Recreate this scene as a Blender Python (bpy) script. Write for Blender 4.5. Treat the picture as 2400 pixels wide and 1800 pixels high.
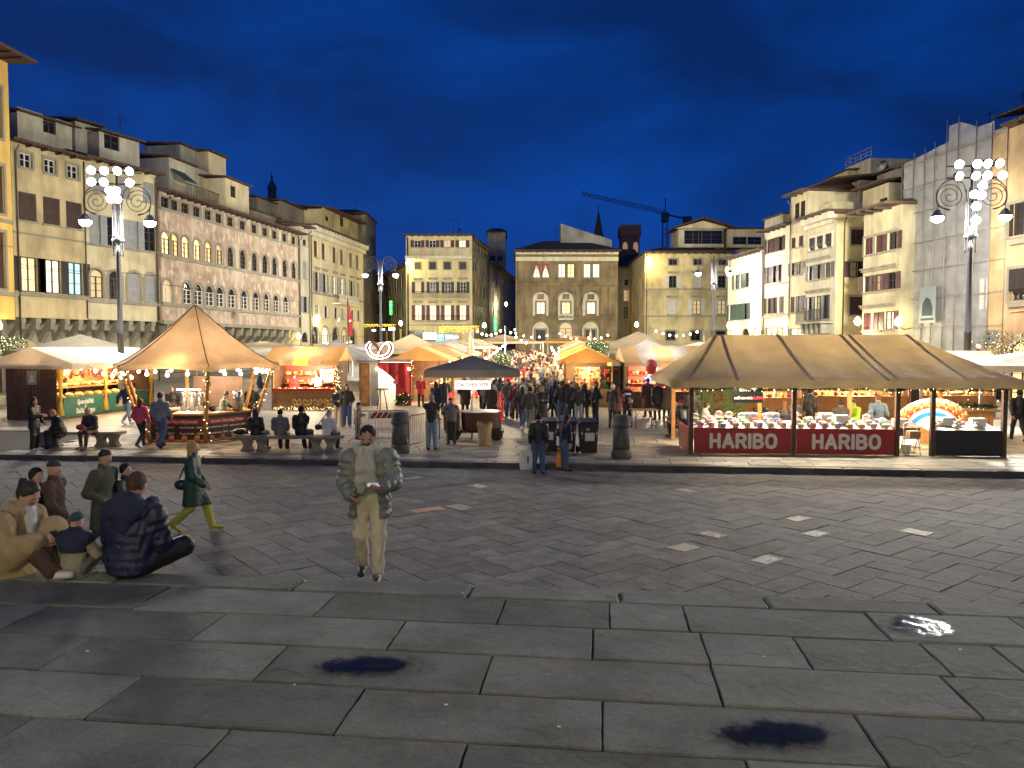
import bpy, bmesh, math, random
import numpy as np
from mathutils import Vector, Matrix
sc = bpy.context.scene
for _o in list(bpy.data.objects):
	bpy.data.objects.remove(_o)
random.seed(7)
rnd = random.Random(11)
COL = sc.collection
PI = math.pi
rad = math.radians

# ---------------------------------------------------------------- camera, sky, exposure
CZ = 3.3                 # eye height above the road
FPX = 1800.0             # focal length in photo pixels (2400 wide)
PITCH = math.atan(85 / FPX)
cam = bpy.data.cameras.new('camera')
cam.sensor_width = 36.0
cam.lens = FPX / 2400 * 36.0
cam.clip_start = 0.1
cam.clip_end = 1500
co = bpy.data.objects.new('camera', cam)
COL.objects.link(co)
co.location = (0, 0, CZ)
co.rotation_euler = (PI / 2 - PITCH, 0, 0)
sc.camera = co

SUN_EL, SUN_ROT = rad(-4.0), rad(-40)
world = bpy.data.worlds.new('World')
sc.world = world
world.use_nodes = True
wn, wl = world.node_tree.nodes, world.node_tree.links
wn.clear()
w_out = wn.new('ShaderNodeOutputWorld')
w_bg = wn.new('ShaderNodeBackground')
w_sky = wn.new('ShaderNodeTexSky')
w_sky.sky_type = 'NISHITA'
w_sky.sun_disc = False
w_sky.sun_elevation = SUN_EL
w_sky.sun_rotation = SUN_ROT
w_tc = wn.new('ShaderNodeTexCoord')
w_map = wn.new('ShaderNodeMapping')
w_map.inputs['Scale'].default_value = (2.0, 1.2, 4.6)
w_map.inputs['Location'].default_value = (3.1, 1.7, 0.4)
w_noise = wn.new('ShaderNodeTexNoise')
w_noise.inputs['Scale'].default_value = 1.35
w_noise.inputs['Detail'].default_value = 5
w_noise.inputs['Roughness'].default_value = 0.52
w_noise.inputs['Distortion'].default_value = 0.4
w_ramp = wn.new('ShaderNodeValToRGB')
w_ramp.color_ramp.elements[0].position = 0.37
w_ramp.color_ramp.elements[0].color = (0.0012, 0.018, 0.110, 1)
w_ramp.color_ramp.elements[1].position = 0.72
w_ramp.color_ramp.elements[1].color = (0.001, 0.050, 0.305, 1)
w_mix = wn.new('ShaderNodeMix')
w_mix.data_type = 'RGBA'
w_mix.blend_type = 'ADD'
w_mix.inputs[0].default_value = 0.04      # twilight glow of the sky model over the cloud layer
wl.new(w_tc.outputs['Generated'], w_map.inputs['Vector'])
wl.new(w_map.outputs['Vector'], w_noise.inputs['Vector'])
wl.new(w_noise.outputs['Fac'], w_ramp.inputs['Fac'])
wl.new(w_ramp.outputs['Color'], w_mix.inputs[6])
wl.new(w_sky.outputs['Color'], w_mix.inputs[7])
wl.new(w_mix.outputs[2], w_bg.inputs['Color'])
w_bg.inputs['Strength'].default_value = 1.0
wl.new(w_bg.outputs['Background'], w_out.inputs['Surface'])

sc.view_settings.view_transform = 'Standard'
sc.view_settings.look = 'None'
sc.view_settings.exposure = 0.15
sc.view_settings.gamma = 1.0
sc.view_settings.use_curve_mapping = False
sc.render.engine = 'CYCLES'
cy = sc.cycles
cy.use_denoising = True
try:
	cy.denoiser = 'OPENIMAGEDENOISE'
except Exception:
	pass
cy.max_bounces = 6
cy.diffuse_bounces = 3
cy.glossy_bounces = 3
cy.transmission_bounces = 4
cy.transparent_max_bounces = 8
cy.sample_clamp_indirect = 4.0
cy.caustics_reflective = False
cy.caustics_refractive = False
cy.use_light_tree = True

# ---------------------------------------------------------------- projection helpers (photo pixel -> place)
def ray(u, v):
	x = (u - 1200) / FPX
	y = -(v - 900) / FPX
	c, s = math.cos(PITCH), math.sin(PITCH)
	return Vector((x, c + y * s, -s + y * c))

def at(u, v, d):
	r = ray(u, v)
	k = d / r.y
	return Vector((r.x * k, d, CZ + r.z * k))

def on(u, v, z=0.0):
	r = ray(u, v)
	k = (z - CZ) / r.z
	return Vector((r.x * k, r.y * k, z))

ZM = 0.15                # market paving level
ZP = 1.2                 # church platform level
def zg(y):               # the square climbs gently towards its far end
	return ZM + max(0.0, y - 36) * .026
YAW = rad(6.6)           # the square is turned by this against the camera
def sq(a, b, z=0.0):     # square frame: a across (to the right), b away from the church
	return Vector((a * math.cos(YAW) + b * math.sin(YAW), -a * math.sin(YAW) + b * math.cos(YAW), z))

# ---------------------------------------------------------------- materials
MATS = {}
def new_mat(name):
	m = bpy.data.materials.new(name)
	m.use_nodes = True
	nt = m.node_tree
	return m, nt, nt.nodes['Principled BSDF']

def mat(name, col=(.5, .5, .5), rough=.7, metal=0.0, noise=0.0, nscale=6.0, bump=0.0, bscale=20.0, rand=0.0, spec=None, sheen=0, coords='Object', col2=None, detail=4):
	if name in MATS:
		return MATS[name]
	m, nt, b = new_mat(name)
	N, L = nt.nodes, nt.links
	b.inputs['Base Color'].default_value = (*col, 1)
	b.inputs['Roughness'].default_value = rough
	b.inputs['Metallic'].default_value = metal
	if spec is not None:
		b.inputs['Specular IOR Level'].default_value = spec
	tc = None
	last = None
	if noise or bump:
		tc = N.new('ShaderNodeTexCoord')
	if noise:
		n = N.new('ShaderNodeTexNoise')
		n.inputs['Scale'].default_value = nscale
		n.inputs['Detail'].default_value = detail
		L.new(tc.outputs[coords], n.inputs['Vector'])
		r = N.new('ShaderNodeMapRange')
		r.inputs['From Min'].default_value = .3
		r.inputs['From Max'].default_value = .7
		r.inputs['To Min'].default_value = 0
		r.inputs['To Max'].default_value = 1
		L.new(n.outputs['Fac'], r.inputs['Value'])
		mx = N.new('ShaderNodeMix')
		mx.data_type = 'RGBA'
		c2 = col2 if col2 else tuple(c * (1 - noise) for c in col)
		mx.inputs[6].default_value = (*c2, 1)
		mx.inputs[7].default_value = (*[min(1, c * (1 + noise * .4)) for c in col], 1)
		L.new(r.outputs['Result'], mx.inputs[0])
		last = mx.outputs[2]
	if rand:
		oi = N.new('ShaderNodeObjectInfo')
		hv = N.new('ShaderNodeHueSaturation')
		mr = N.new('ShaderNodeMapRange')
		mr.inputs['To Min'].default_value = 1 - rand
		mr.inputs['To Max'].default_value = 1 + rand
		L.new(oi.outputs['Random'], mr.inputs['Value'])
		L.new(mr.outputs['Result'], hv.inputs['Value'])
		if last:
			L.new(last, hv.inputs['Color'])
		else:
			hv.inputs['Color'].default_value = (*col, 1)
		last = hv.outputs['Color']
	if last:
		L.new(last, b.inputs['Base Color'])
	if bump:
		n2 = N.new('ShaderNodeTexNoise')
		n2.inputs['Scale'].default_value = bscale
		n2.inputs['Detail'].default_value = 5
		L.new(tc.outputs[coords], n2.inputs['Vector'])
		bp = N.new('ShaderNodeBump')
		bp.inputs['Strength'].default_value = bump
		bp.inputs['Distance'].default_value = 0.02
		L.new(n2.outputs['Fac'], bp.inputs['Height'])
		L.new(bp.outputs['Normal'], b.inputs['Normal'])
	MATS[name] = m
	return m

def emit(name, col, s):
	if name in MATS:
		return MATS[name]
	m, nt, b = new_mat(name)
	b.inputs['Base Color'].default_value = (*[c * .5 for c in col], 1)
	b.inputs['Emission Color'].default_value = (*col, 1)
	b.inputs['Emission Strength'].default_value = s
	m.cycles.emission_sampling = 'NONE' if s < 4 else 'AUTO'
	MATS[name] = m
	return m

def fabric(name, col, trans=.45, rough=.85, noise=.32, nscale=1.6):
	"""canvas that lets the lamps under it shine through"""
	if name in MATS:
		return MATS[name]
	m, nt, b = new_mat(name)
	N, L = nt.nodes, nt.links
	tc = N.new('ShaderNodeTexCoord')
	n = N.new('ShaderNodeTexNoise')
	n.inputs['Scale'].default_value = nscale
	n.inputs['Detail'].default_value = 5
	L.new(tc.outputs['Object'], n.inputs['Vector'])
	mx = N.new('ShaderNodeMix')
	mx.data_type = 'RGBA'
	mx.inputs[6].default_value = (*[c * (1 - noise) for c in col], 1)
	mx.inputs[7].default_value = (*[min(1, c * (1 + noise)) for c in col], 1)
	L.new(n.outputs['Fac'], mx.inputs[0])
	L.new(mx.outputs[2], b.inputs['Base Color'])
	b.inputs['Roughness'].default_value = rough
	bp = N.new('ShaderNodeBump')
	bp.inputs['Strength'].default_value = .8
	bp.inputs['Distance'].default_value = .05
	n2 = N.new('ShaderNodeTexNoise')
	n2.inputs['Scale'].default_value = 3.5
	n2.inputs['Detail'].default_value = 3
	L.new(tc.outputs['Object'], n2.inputs['Vector'])
	L.new(n2.outputs['Fac'], bp.inputs['Height'])
	L.new(bp.outputs['Normal'], b.inputs['Normal'])
	t = N.new('ShaderNodeBsdfTranslucent')
	L.new(mx.outputs[2], t.inputs['Color'])
	ms = N.new('ShaderNodeMixShader')
	ms.inputs[0].default_value = trans
	L.new(b.outputs[0], ms.inputs[1])
	L.new(t.outputs[0], ms.inputs[2])
	L.new(ms.outputs[0], N['Material Output'].inputs['Surface'])
	MATS[name] = m
	return m

# ---------------------------------------------------------------- mesh helpers
class MB:
	def __init__(s):
		s.v, s.f, s.m, s.sm = [], [], [], []
		s.cur, s.smooth = 0, False
	def add(s, vs, fs):
		o = len(s.v)
		s.v += [tuple(x) for x in vs]
		for f in fs:
			s.f.append(tuple(i + o for i in f))
			s.m.append(s.cur)
			s.sm.append(s.smooth)
		return s
	def box(s, x0, y0, z0, x1, y1, z1):
		return s.add([(x0, y0, z0), (x1, y0, z0), (x1, y1, z0), (x0, y1, z0), (x0, y0, z1), (x1, y0, z1), (x1, y1, z1), (x0, y1, z1)],
					 [(3, 2, 1, 0), (4, 5, 6, 7), (0, 1, 5, 4), (1, 2, 6, 5), (2, 3, 7, 6), (3, 0, 4, 7)])
	def prism(s, pts, z0, z1):            # pts ccw in xy
		n = len(pts)
		return s.add([(p[0], p[1], z0) for p in pts] + [(p[0], p[1], z1) for p in pts],
					 [tuple(range(n - 1, -1, -1)), tuple(range(n, 2 * n))] + [(i, (i + 1) % n, (i + 1) % n + n, i + n) for i in range(n)])
	def extr(s, pts, y0, y1):             # outline in xz, extruded along y
		n = len(pts)
		return s.add([(p[0], y0, p[1]) for p in pts] + [(p[0], y1, p[1]) for p in pts],
					 [tuple(range(n)), tuple(range(2 * n - 1, n - 1, -1))] + [((i + 1) % n, i, i + n, (i + 1) % n + n) for i in range(n)])
	def tube(s, path, r, n=8, cap=True):
		P = [Vector(p) for p in path]
		rs = r if isinstance(r, (list, tuple)) else [r] * len(P)
		vs, fs = [], []
		up = None
		for i, p in enumerate(P):
			t = (P[min(i + 1, len(P) - 1)] - P[max(i - 1, 0)])
			t = t.normalized() if t.length > 1e-9 else Vector((0, 0, 1))
			if up is None:
				up = Vector((1, 0, 0)) if abs(t.x) < .9 else Vector((0, 1, 0))
			a = (up - t * up.dot(t))
			a = a.normalized() if a.length > 1e-6 else t.orthogonal().normalized()
			up = a
			b = t.cross(a)
			for k in range(n):
				an = 2 * PI * k / n
				vs.append(p + (a * math.cos(an) + b * math.sin(an)) * rs[i])
		for i in range(len(P) - 1):
			for k in range(n):
				fs.append((i * n + k, i * n + (k + 1) % n, (i + 1) * n + (k + 1) % n, (i + 1) * n + k))
		if cap:
			fs.append(tuple(range(n - 1, -1, -1)))
			fs.append(tuple(range((len(P) - 1) * n, len(P) * n)))
		sm = s.smooth
		s.smooth = True
		s.add(vs, fs)
		s.smooth = sm
		return s
	def lathe(s, prof, n=16, c=(0, 0, 0)):   # prof [(r,z)]
		vs, fs = [], []
		for r, z in prof:
			for k in range(n):
				an = 2 * PI * k / n
				vs.append((c[0] + r * math.cos(an), c[1] + r * math.sin(an), c[2] + z))
		for i in range(len(prof) - 1):
			for k in range(n):
				fs.append((i * n + k, i * n + (k + 1) % n, (i + 1) * n + (k + 1) % n, (i + 1) * n + k))
		fs.append(tuple(range(n - 1, -1, -1)))
		fs.append(tuple(range((len(prof) - 1) * n, len(prof) * n)))
		sm = s.smooth
		s.smooth = True
		s.add(vs, fs)
		s.smooth = sm
		return s
	def ball(s, c, r, n=8, sz=1.0):
		prof = [(max(1e-4, r * math.sin(PI * i / (n // 2 + 1))), -r * sz * math.cos(PI * i / (n // 2 + 1))) for i in range(n // 2 + 2)]
		return s.lathe(prof, n, c)
	def quad(s, a, b, c, d):
		return s.add([a, b, c, d], [(0, 1, 2, 3)])
	def mesh(s, name, mats):
		me = bpy.data.meshes.new(name)
		me.from_pydata(s.v, [], s.f)
		for m in (mats if isinstance(mats, (list, tuple)) else [mats]):
			me.materials.append(m)
		if any(s.m):
			me.polygons.foreach_set('material_index', s.m)
		if any(s.sm):
			me.polygons.foreach_set('use_smooth', s.sm)
		me.update()
		return me
	def build(s, name, mats, parent=None, loc=None, rz=0.0):
		return put(name, s.mesh(name, mats), parent, loc, rz)

def put(name, me, parent=None, loc=None, rz=0.0, scale=None):
	o = bpy.data.objects.new(name, me)
	COL.objects.link(o)
	if parent is not None:
		o.parent = parent
	if loc is not None:
		o.location = loc
	if rz:
		o.rotation_euler = (0, 0, rz)
	if scale is not None:
		o.scale = scale if hasattr(scale, '__len__') else (scale,) * 3
	return o

def tag(o, label=None, cat=None, group=None, kind=None):
	if label:
		o['label'] = label
	if cat:
		o['category'] = cat
	if group:
		o['group'] = group
	if kind:
		o['kind'] = kind
	return o

def thing(name, label, cat, loc=(0, 0, 0), rz=0.0, group=None):
	o = bpy.data.objects.new(name, None)
	COL.objects.link(o)
	o.location = loc
	o.rotation_euler = (0, 0, rz)
	o.empty_display_size = .2
	return tag(o, label, cat, group)

def copy_tree(o, parent=None):
	c = o.copy()
	COL.objects.link(c)
	c.parent = parent
	for ch in list(o.children):
		copy_tree(ch, c)
	return c

def lamp(name, kind, loc, power, col, parent=None, size=.1, spot=None, aim=None, blend=.5):
	l = bpy.data.lights.new(name, kind)
	l.energy = power
	l.color = col
	if kind == 'AREA':
		l.shape = 'RECTANGLE'
		l.size, l.size_y = size if isinstance(size, tuple) else (size, size)
	else:
		l.shadow_soft_size = size
	if kind == 'SPOT':
		l.spot_size = spot
		l.spot_blend = blend
	o = bpy.data.objects.new(name, l)
	COL.objects.link(o)
	o.location = loc
	if parent is not None:
		o.parent = parent
	if aim is not None:
		base = Vector(loc)
		if parent is not None:
			base = Matrix.Translation(parent.location) @ parent.rotation_euler.to_matrix().to_4x4() @ base
			q = (Vector(aim) - base).to_track_quat('-Z', 'Y')
			q = parent.rotation_euler.to_quaternion().inverted() @ q
		else:
			q = (Vector(aim) - base).to_track_quat('-Z', 'Y')
		o.rotation_euler = q.to_euler()
	return o

ORD = ['first', 'second', 'third', 'fourth', 'fifth', 'sixth', 'seventh', 'eighth', 'ninth', 'tenth', 'eleventh', 'twelfth', 'thirteenth', 'fourteenth', 'fifteenth', 'sixteenth', 'seventeenth', 'eighteenth', 'nineteenth', 'twentieth', 'twenty-first', 'twenty-second', 'twenty-third', 'twenty-fourth', 'twenty-fifth']
WARM = (1.0, .66, .30)
WARM2 = (1.0, .78, .50)
COOL = (.96, 1.0, .93)

_font_cache = {}
def text_mesh(txt, size=1.0, bold=0.0, mat_=None, depth=.004, align='CENTER', shear=0):
	cu = bpy.data.curves.new('lettering', 'FONT')
	cu.body = txt
	cu.size = size
	cu.align_x = align
	cu.align_y = 'CENTER'
	cu.extrude = depth
	cu.offset = bold
	cu.shear = shear
	cu.resolution_u = 3
	ob = bpy.data.objects.new('lettering', cu)
	COL.objects.link(ob)
	bpy.context.view_layer.update()
	me = bpy.data.meshes.new_from_object(ob.evaluated_get(bpy.context.evaluated_depsgraph_get()))
	bpy.data.objects.remove(ob)
	bpy.data.curves.remove(cu)
	me.materials.clear()
	me.materials.append(mat_)
	me.name = 'lettering'
	return me

def put_text(txt, size, loc, mat_, parent, bold=0.0, align='CENTER', rz=0.0, name='lettering', shear=0):
	"""stand the text upright facing local -y"""
	o = put(name, text_mesh(txt, size, bold, mat_, .003, align, shear), parent, loc)
	o.rotation_euler = (PI / 2, 0, rz)
	return o
# ================================================================ GROUND
def stone_mat(name, col, rough=.6, rand=.2, bump=.6, scale=1.0, flake=.5, wet=0.0):
	if name in MATS:
		return MATS[name]
	m, nt, b = new_mat(name)
	N, L = nt.nodes, nt.links
	tc = N.new('ShaderNodeTexCoord')
	oi = N.new('ShaderNodeObjectInfo')
	mul = N.new('ShaderNodeMath'); mul.operation = 'MULTIPLY'; mul.inputs[1].default_value = 37.0
	L.new(oi.outputs['Random'], mul.inputs[0])
	add = N.new('ShaderNodeVectorMath'); add.operation = 'ADD'
	L.new(tc.outputs['Object'], add.inputs[0])
	L.new(mul.outputs[0], add.inputs[1])
	def noise(s, d=5, r=.6):
		n = N.new('ShaderNodeTexNoise')
		n.inputs['Scale'].default_value = s * scale
		n.inputs['Detail'].default_value = d
		n.inputs['Roughness'].default_value = r
		L.new(add.outputs[0], n.inputs['Vector'])
		return n.outputs['Fac']
	big, fine, fl = noise(1.7), noise(38, 6, .7), noise(2.6, 3, .5)
	ramp = N.new('ShaderNodeValToRGB')
	e = ramp.color_ramp.elements
	e[0].position, e[0].color = .28, (*[c * .55 for c in col], 1)
	e[1].position, e[1].color = .72, (*[c * 1.3 for c in col], 1)
	L.new(big, ramp.inputs['Fac'])
	sp = N.new('ShaderNodeMix'); sp.data_type = 'RGBA'; sp.blend_type = 'OVERLAY'; sp.inputs[0].default_value = .45
	L.new(ramp.outputs['Color'], sp.inputs[6])
	L.new(fine, sp.inputs[7])
	hv = N.new('ShaderNodeHueSaturation')
	mr = N.new('ShaderNodeMapRange'); mr.inputs['To Min'].default_value = 1 - rand; mr.inputs['To Max'].default_value = 1 + rand
	L.new(oi.outputs['Random'], mr.inputs['Value'])
	L.new(mr.outputs['Result'], hv.inputs['Value'])
	L.new(sp.outputs[2], hv.inputs['Color'])
	L.new(hv.outputs['Color'], b.inputs['Base Color'])
	rr = N.new('ShaderNodeMapRange'); rr.inputs['To Min'].default_value = rough - .18; rr.inputs['To Max'].default_value = rough + .15
	L.new(big, rr.inputs['Value'])
	L.new(rr.outputs['Result'], b.inputs['Roughness'])
	# flaked layers: terraces of a slow noise + grain
	fr = N.new('ShaderNodeValToRGB')
	fe = fr.color_ramp.elements
	fe[0].position, fe[0].color = .46, (0, 0, 0, 1)
	fe[1].position, fe[1].color = .49, (1, 1, 1, 1)
	L.new(fl, fr.inputs['Fac'])
	bp = N.new('ShaderNodeBump'); bp.inputs['Strength'].default_value = flake; bp.inputs['Distance'].default_value = .006
	L.new(fr.outputs['Color'], bp.inputs['Height'])
	bp2 = N.new('ShaderNodeBump'); bp2.inputs['Strength'].default_value = bump; bp2.inputs['Distance'].default_value = .012
	L.new(fine, bp2.inputs['Height'])
	L.new(bp.outputs['Normal'], bp2.inputs['Normal'])
	mid = noise(9, 3, .5)
	bp3 = N.new('ShaderNodeBump'); bp3.inputs['Strength'].default_value = bump * .6; bp3.inputs['Distance'].default_value = .03
	L.new(mid, bp3.inputs['Height'])
	L.new(bp2.outputs['Normal'], bp3.inputs['Normal'])
	L.new(bp3.outputs['Normal'], b.inputs['Normal'])
	b.inputs['Specular IOR Level'].default_value = .16
	MATS[name] = m
	return m

M_slab = stone_mat('platform_stone', (.165, .170, .145), .86, .24, .45, 1.0, .6)
M_paver = stone_mat('paver_stone', (.165, .162, .146), .82, .2, .8, 1.6, .5)
M_market = stone_mat('market_stone', (.29, .27, .215), .6, .2, .5, 1.2, .5)
M_kerb = stone_mat('kerb_stone', (.085, .085, .08), .6, .15, .5, 1.0, .6)
M_joint = mat('joint_earth', (.055, .053, .047), .95, noise=.4, nscale=9)
M_pale = stone_mat('pale_plate', (.27, .26, .22), .5, .25, 1.0, 2.2, .3)
M_pink = stone_mat('pink_plate', (.42, .2, .13), .45, .1, .8, 2.0, .3)

def chisel(m, scale=26, strength=.5):
	nt = m.node_tree; N, L = nt.nodes, nt.links
	b = N['Principled BSDF']
	src = b.inputs['Normal'].links[0].from_socket
	tc = N.new('ShaderNodeTexCoord')
	wv = N.new('ShaderNodeTexWave'); wv.inputs['Scale'].default_value = scale / 6.28; wv.inputs['Distortion'].default_value = 6; wv.inputs['Detail'].default_value = 2; wv.inputs['Detail Scale'].default_value = 2
	oi = N.new('ShaderNodeObjectInfo')
	vr = N.new('ShaderNodeVectorRotate'); vr.rotation_type = 'Z_AXIS'
	mu = N.new('ShaderNodeMath'); mu.operation = 'MULTIPLY'; mu.inputs[1].default_value = 20
	L.new(oi.outputs['Random'], mu.inputs[0]); L.new(mu.outputs[0], vr.inputs['Angle'])
	L.new(tc.outputs['Object'], vr.inputs['Vector']); L.new(vr.outputs[0], wv.inputs['Vector'])
	bp = N.new('ShaderNodeBump'); bp.inputs['Strength'].default_value = strength; bp.inputs['Distance'].default_value = .012
	L.new(wv.outputs['Fac'], bp.inputs['Height']); L.new(src, bp.inputs['Normal']); L.new(bp.outputs['Normal'], b.inputs['Normal'])
chisel(M_paver, 160, .35)
chisel(M_pale, 120, .6)
def fsq(p):              # back from world to the square frame
	return (p.x * math.cos(YAW) - p.y * math.sin(YAW), p.x * math.sin(YAW) + p.y * math.cos(YAW))

def slab_mesh(name, w, d, h, mt, step=.14, jit=.004, bev=.012, seed=0):
	"""stone slab centred at the origin, top at z=0, uneven worn edges"""
	r = random.Random(seed)
	pts = []
	def side(ax, ay, bx, by):
		n = max(1, int(math.hypot(bx - ax, by - ay) / step))
		for i in range(n):
			t = i / n
			k = 0 if i == 0 else jit
			pts.append((ax + (bx - ax) * t + r.uniform(-k, k), ay + (by - ay) * t + r.uniform(-k, k)))
	x, y = w / 2, d / 2
	side(-x, -y, x, -y); side(x, -y, x, y); side(x, y, -x, y); side(-x, y, -x, -y)
	n = len(pts)
	sx, sy = (x - bev) / x, (y - bev) / y
	vs = [(p[0], p[1], -h) for p in pts] + [(p[0], p[1], -bev * (.5 + r.random())) for p in pts] + [(p[0] * sx, p[1] * sy, 0) for p in pts]
	fs = []
	for k in (0, 1):
		for i in range(n):
			j = (i + 1) % n
			fs.append((k * n + i, k * n + j, (k + 1) * n + j, (k + 1) * n + i))
	fs.append(tuple(range(2 * n, 3 * n)))
	b = MB()
	b.add(vs, fs)
	return b.mesh(name, mt)

# --- one sheet to the horizon
g = MB()
g.quad((-400, -60, -.06), (400, -60, -.06), (400, 700, -.06), (-400, 700, -.06))
tag(g.build('ground', M_joint), kind='structure')

# --- church platform with its big slabs
PLAT_EDGE = fsq(on(1200, 1371, ZP))[1]
platform = thing('church_platform', None, None, (0, 0, 0))
tag(platform, kind='structure')
pb = MB()
c4 = [sq(-16, -9, 0), sq(16, -9, 0), sq(16, PLAT_EDGE - .03, 0), sq(-16, PLAT_EDGE - .03, 0)]
pb.prism([(c.x, c.y) for c in c4], -.05, ZP - .028)
pb.build('bed', mat('platform_bed', (.015, .015, .014), .95), platform)
rows_v = [1371, 1402, 1463, 1536, 1628, 1745]
rows_b = [fsq(on(1200, v, ZP))[1] for v in rows_v]
rows_b += [rows_b[-1] - .62, rows_b[-1] - 1.25, rows_b[-1] - 1.85]
joints = [[-200, 300, 700, 1101, 1453, 1800, 2200],
		  [-40, 358, 762, 1174, 1429, 1608, 2061, 2420],
		  [49, 487, 927, 1389, 1653, 1881, 2194, 2372],
		  [142, 628, 1139, 1679, 2247],
		  [-160, 248, 814, 1412, 2035],
		  [461, 1080, 1750], [200, 900, 1600, 2300], [0, 700, 1500, 2200]]
k_sl = 0
for ri in range(len(rows_b) - 1):
	b1, b0 = rows_b[ri], rows_b[ri + 1]
	bm_ = (b0 + b1) / 2
	As = []
	for u in joints[ri]:
		if ri < 5:
			vm = (rows_v[ri] + rows_v[ri + 1]) / 2 + (u - 1200) * .043
		else:
			vm = 1790 + (ri - 5) * 10
		p = on(u, vm, ZP)
		As.append(fsq(p)[0])
	while As[0] > -9:
		As.insert(0, As[0] - rnd.uniform(1.1, 1.7))
	while As[-1] < 9:
		As.append(As[-1] + rnd.uniform(1.1, 1.7))
	for a0, a1 in zip(As, As[1:]):
		gap = .013
		me = slab_mesh('slab', a1 - a0 - gap, b1 - b0 - .024, .06 if ri else .16, M_slab, .11, .004, .008 if ri else .025, k_sl)
		c = sq((a0 + a1) / 2, bm_, ZP + rnd.uniform(-.009, .003) - (.004 if ri == 0 else 0))
		o = put('slab', me, platform, c, -YAW)
		o.rotation_euler = (rnd.uniform(-.003, .003), rnd.uniform(-.003, .003), -YAW)
		k_sl += 1
# --- stairs going down to the road
stairs = tag(thing('stairs', None, None), kind='structure')
NS = 7
for i in range(NS - 1):
	z = ZP - (i + 1) * ZP / NS
	for a in np.arange(-14, 14, 1.75):
		me = MATS.get('_step_mesh')
		if me is None:
			me = slab_mesh('step_slab', 1.74, .56, .17, M_slab, .2, .005, .015, 99)
			MATS['_step_mesh'] = me
		put('step_slab', me, stairs, sq(a + .3 * (i % 2), PLAT_EDGE + .24 + i * .5, z), -YAW)
del MATS['_step_mesh']

# --- road of herringbone pavers
road = tag(thing('road', None, None), kind='structure')
KERB_B = fsq(on(1200, 1098, 0))[1]
W_P = .43
paver_meshes = [slab_mesh('paver', 2 * W_P - .004, W_P - .004, .05, M_paver, .2, .005, .007, 200 + i) for i in range(6)]
cells = []
ROT = PI / 4 - YAW
RB0 = PLAT_EDGE + 3.1
ca, sa = math.cos(ROT), math.sin(ROT)
for i in range(-70, 90):
	for j in range(-70, 90):
		s_ = (i - j) % 4
		if s_ == 0:
			lx, ly, vert = (i + 1) * W_P, (j + .5) * W_P, 0
		elif s_ == 3:
			lx, ly, vert = (i + .5) * W_P, (j + 1) * W_P, 1
		else:
			continue
		c0 = sq(0, 16)
		x, y = c0.x + lx * ca - ly * sa, c0.y + lx * sa + ly * ca
		a, b = fsq(Vector((x, y, 0)))
		if b < RB0 or b > KERB_B + .05 or abs(a) > 18:
			continue
		cells.append((y, x, vert))
cells.sort()
pale_at = [(1636, 1278), (1715, 1258), (1885, 1222), (1900, 1257), (2127, 1245), (1755, 1310), (1050, 1185), (1635, 1151), (1118, 1140), (985, 1123)]
pink_at = [(1000, 1197)]
def nearest(u, v):
	p = on(u, v, 0)
	return min(range(len(cells)), key=lambda k: (cells[k][1] - p.x) ** 2 + (cells[k][0] - p.y) ** 2)
pale = {nearest(*q) for q in pale_at}
pink = {nearest(*q) for q in pink_at}
pale_mesh = slab_mesh('cover_plate', 1.25 * W_P, W_P * .9, .02, M_pale, .1, .014, .012, 5)
pink_mesh = slab_mesh('cover_plate', 1.6 * W_P, W_P * .95, .02, M_pink, .1, .008, .012, 6)
vis = [k for k in range(len(cells)) if abs(cells[k][1]) < .69 * cells[k][0] and cells[k][0] > 11.0]
single = set(vis[:290]) | pale | pink
far_v, far_f = [], []
for k, (y, x, vert) in enumerate(cells):
	me = paver_meshes[rnd.randrange(6)]
	rz = ROT + (PI / 2 if vert else 0) + rnd.choice((0, PI))
	z = rnd.uniform(-.006, .004)
	if k in single:
		o = put('paver', me, road, (x, y, z))
		o.rotation_euler = (rnd.uniform(-.006, .006), rnd.uniform(-.006, .006), rz)
		if k in pale or k in pink:
			pl_ = put('cover_plate', pale_mesh if k in pale else pink_mesh, road, (x, y, z + .009), rz + rnd.uniform(-.05, .05))
			pl_.scale = (rnd.uniform(.85, 1.1), rnd.uniform(.8, 1), 1)
	else:
		M = Matrix.Translation((x, y, z)) @ Matrix.Rotation(rz, 4, 'Z') @ Matrix.Rotation(rnd.uniform(-.006, .006), 4, 'X')
		o0 = len(far_v)
		far_v += [tuple(M @ v.co) for v in me.vertices]
		far_f += [tuple(i + o0 for i in p.vertices) for p in me.polygons]
mm = MB()
mm.add(far_v, far_f)
tag(mm.build('far_pavers', M_paver, road), kind='stuff')

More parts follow.
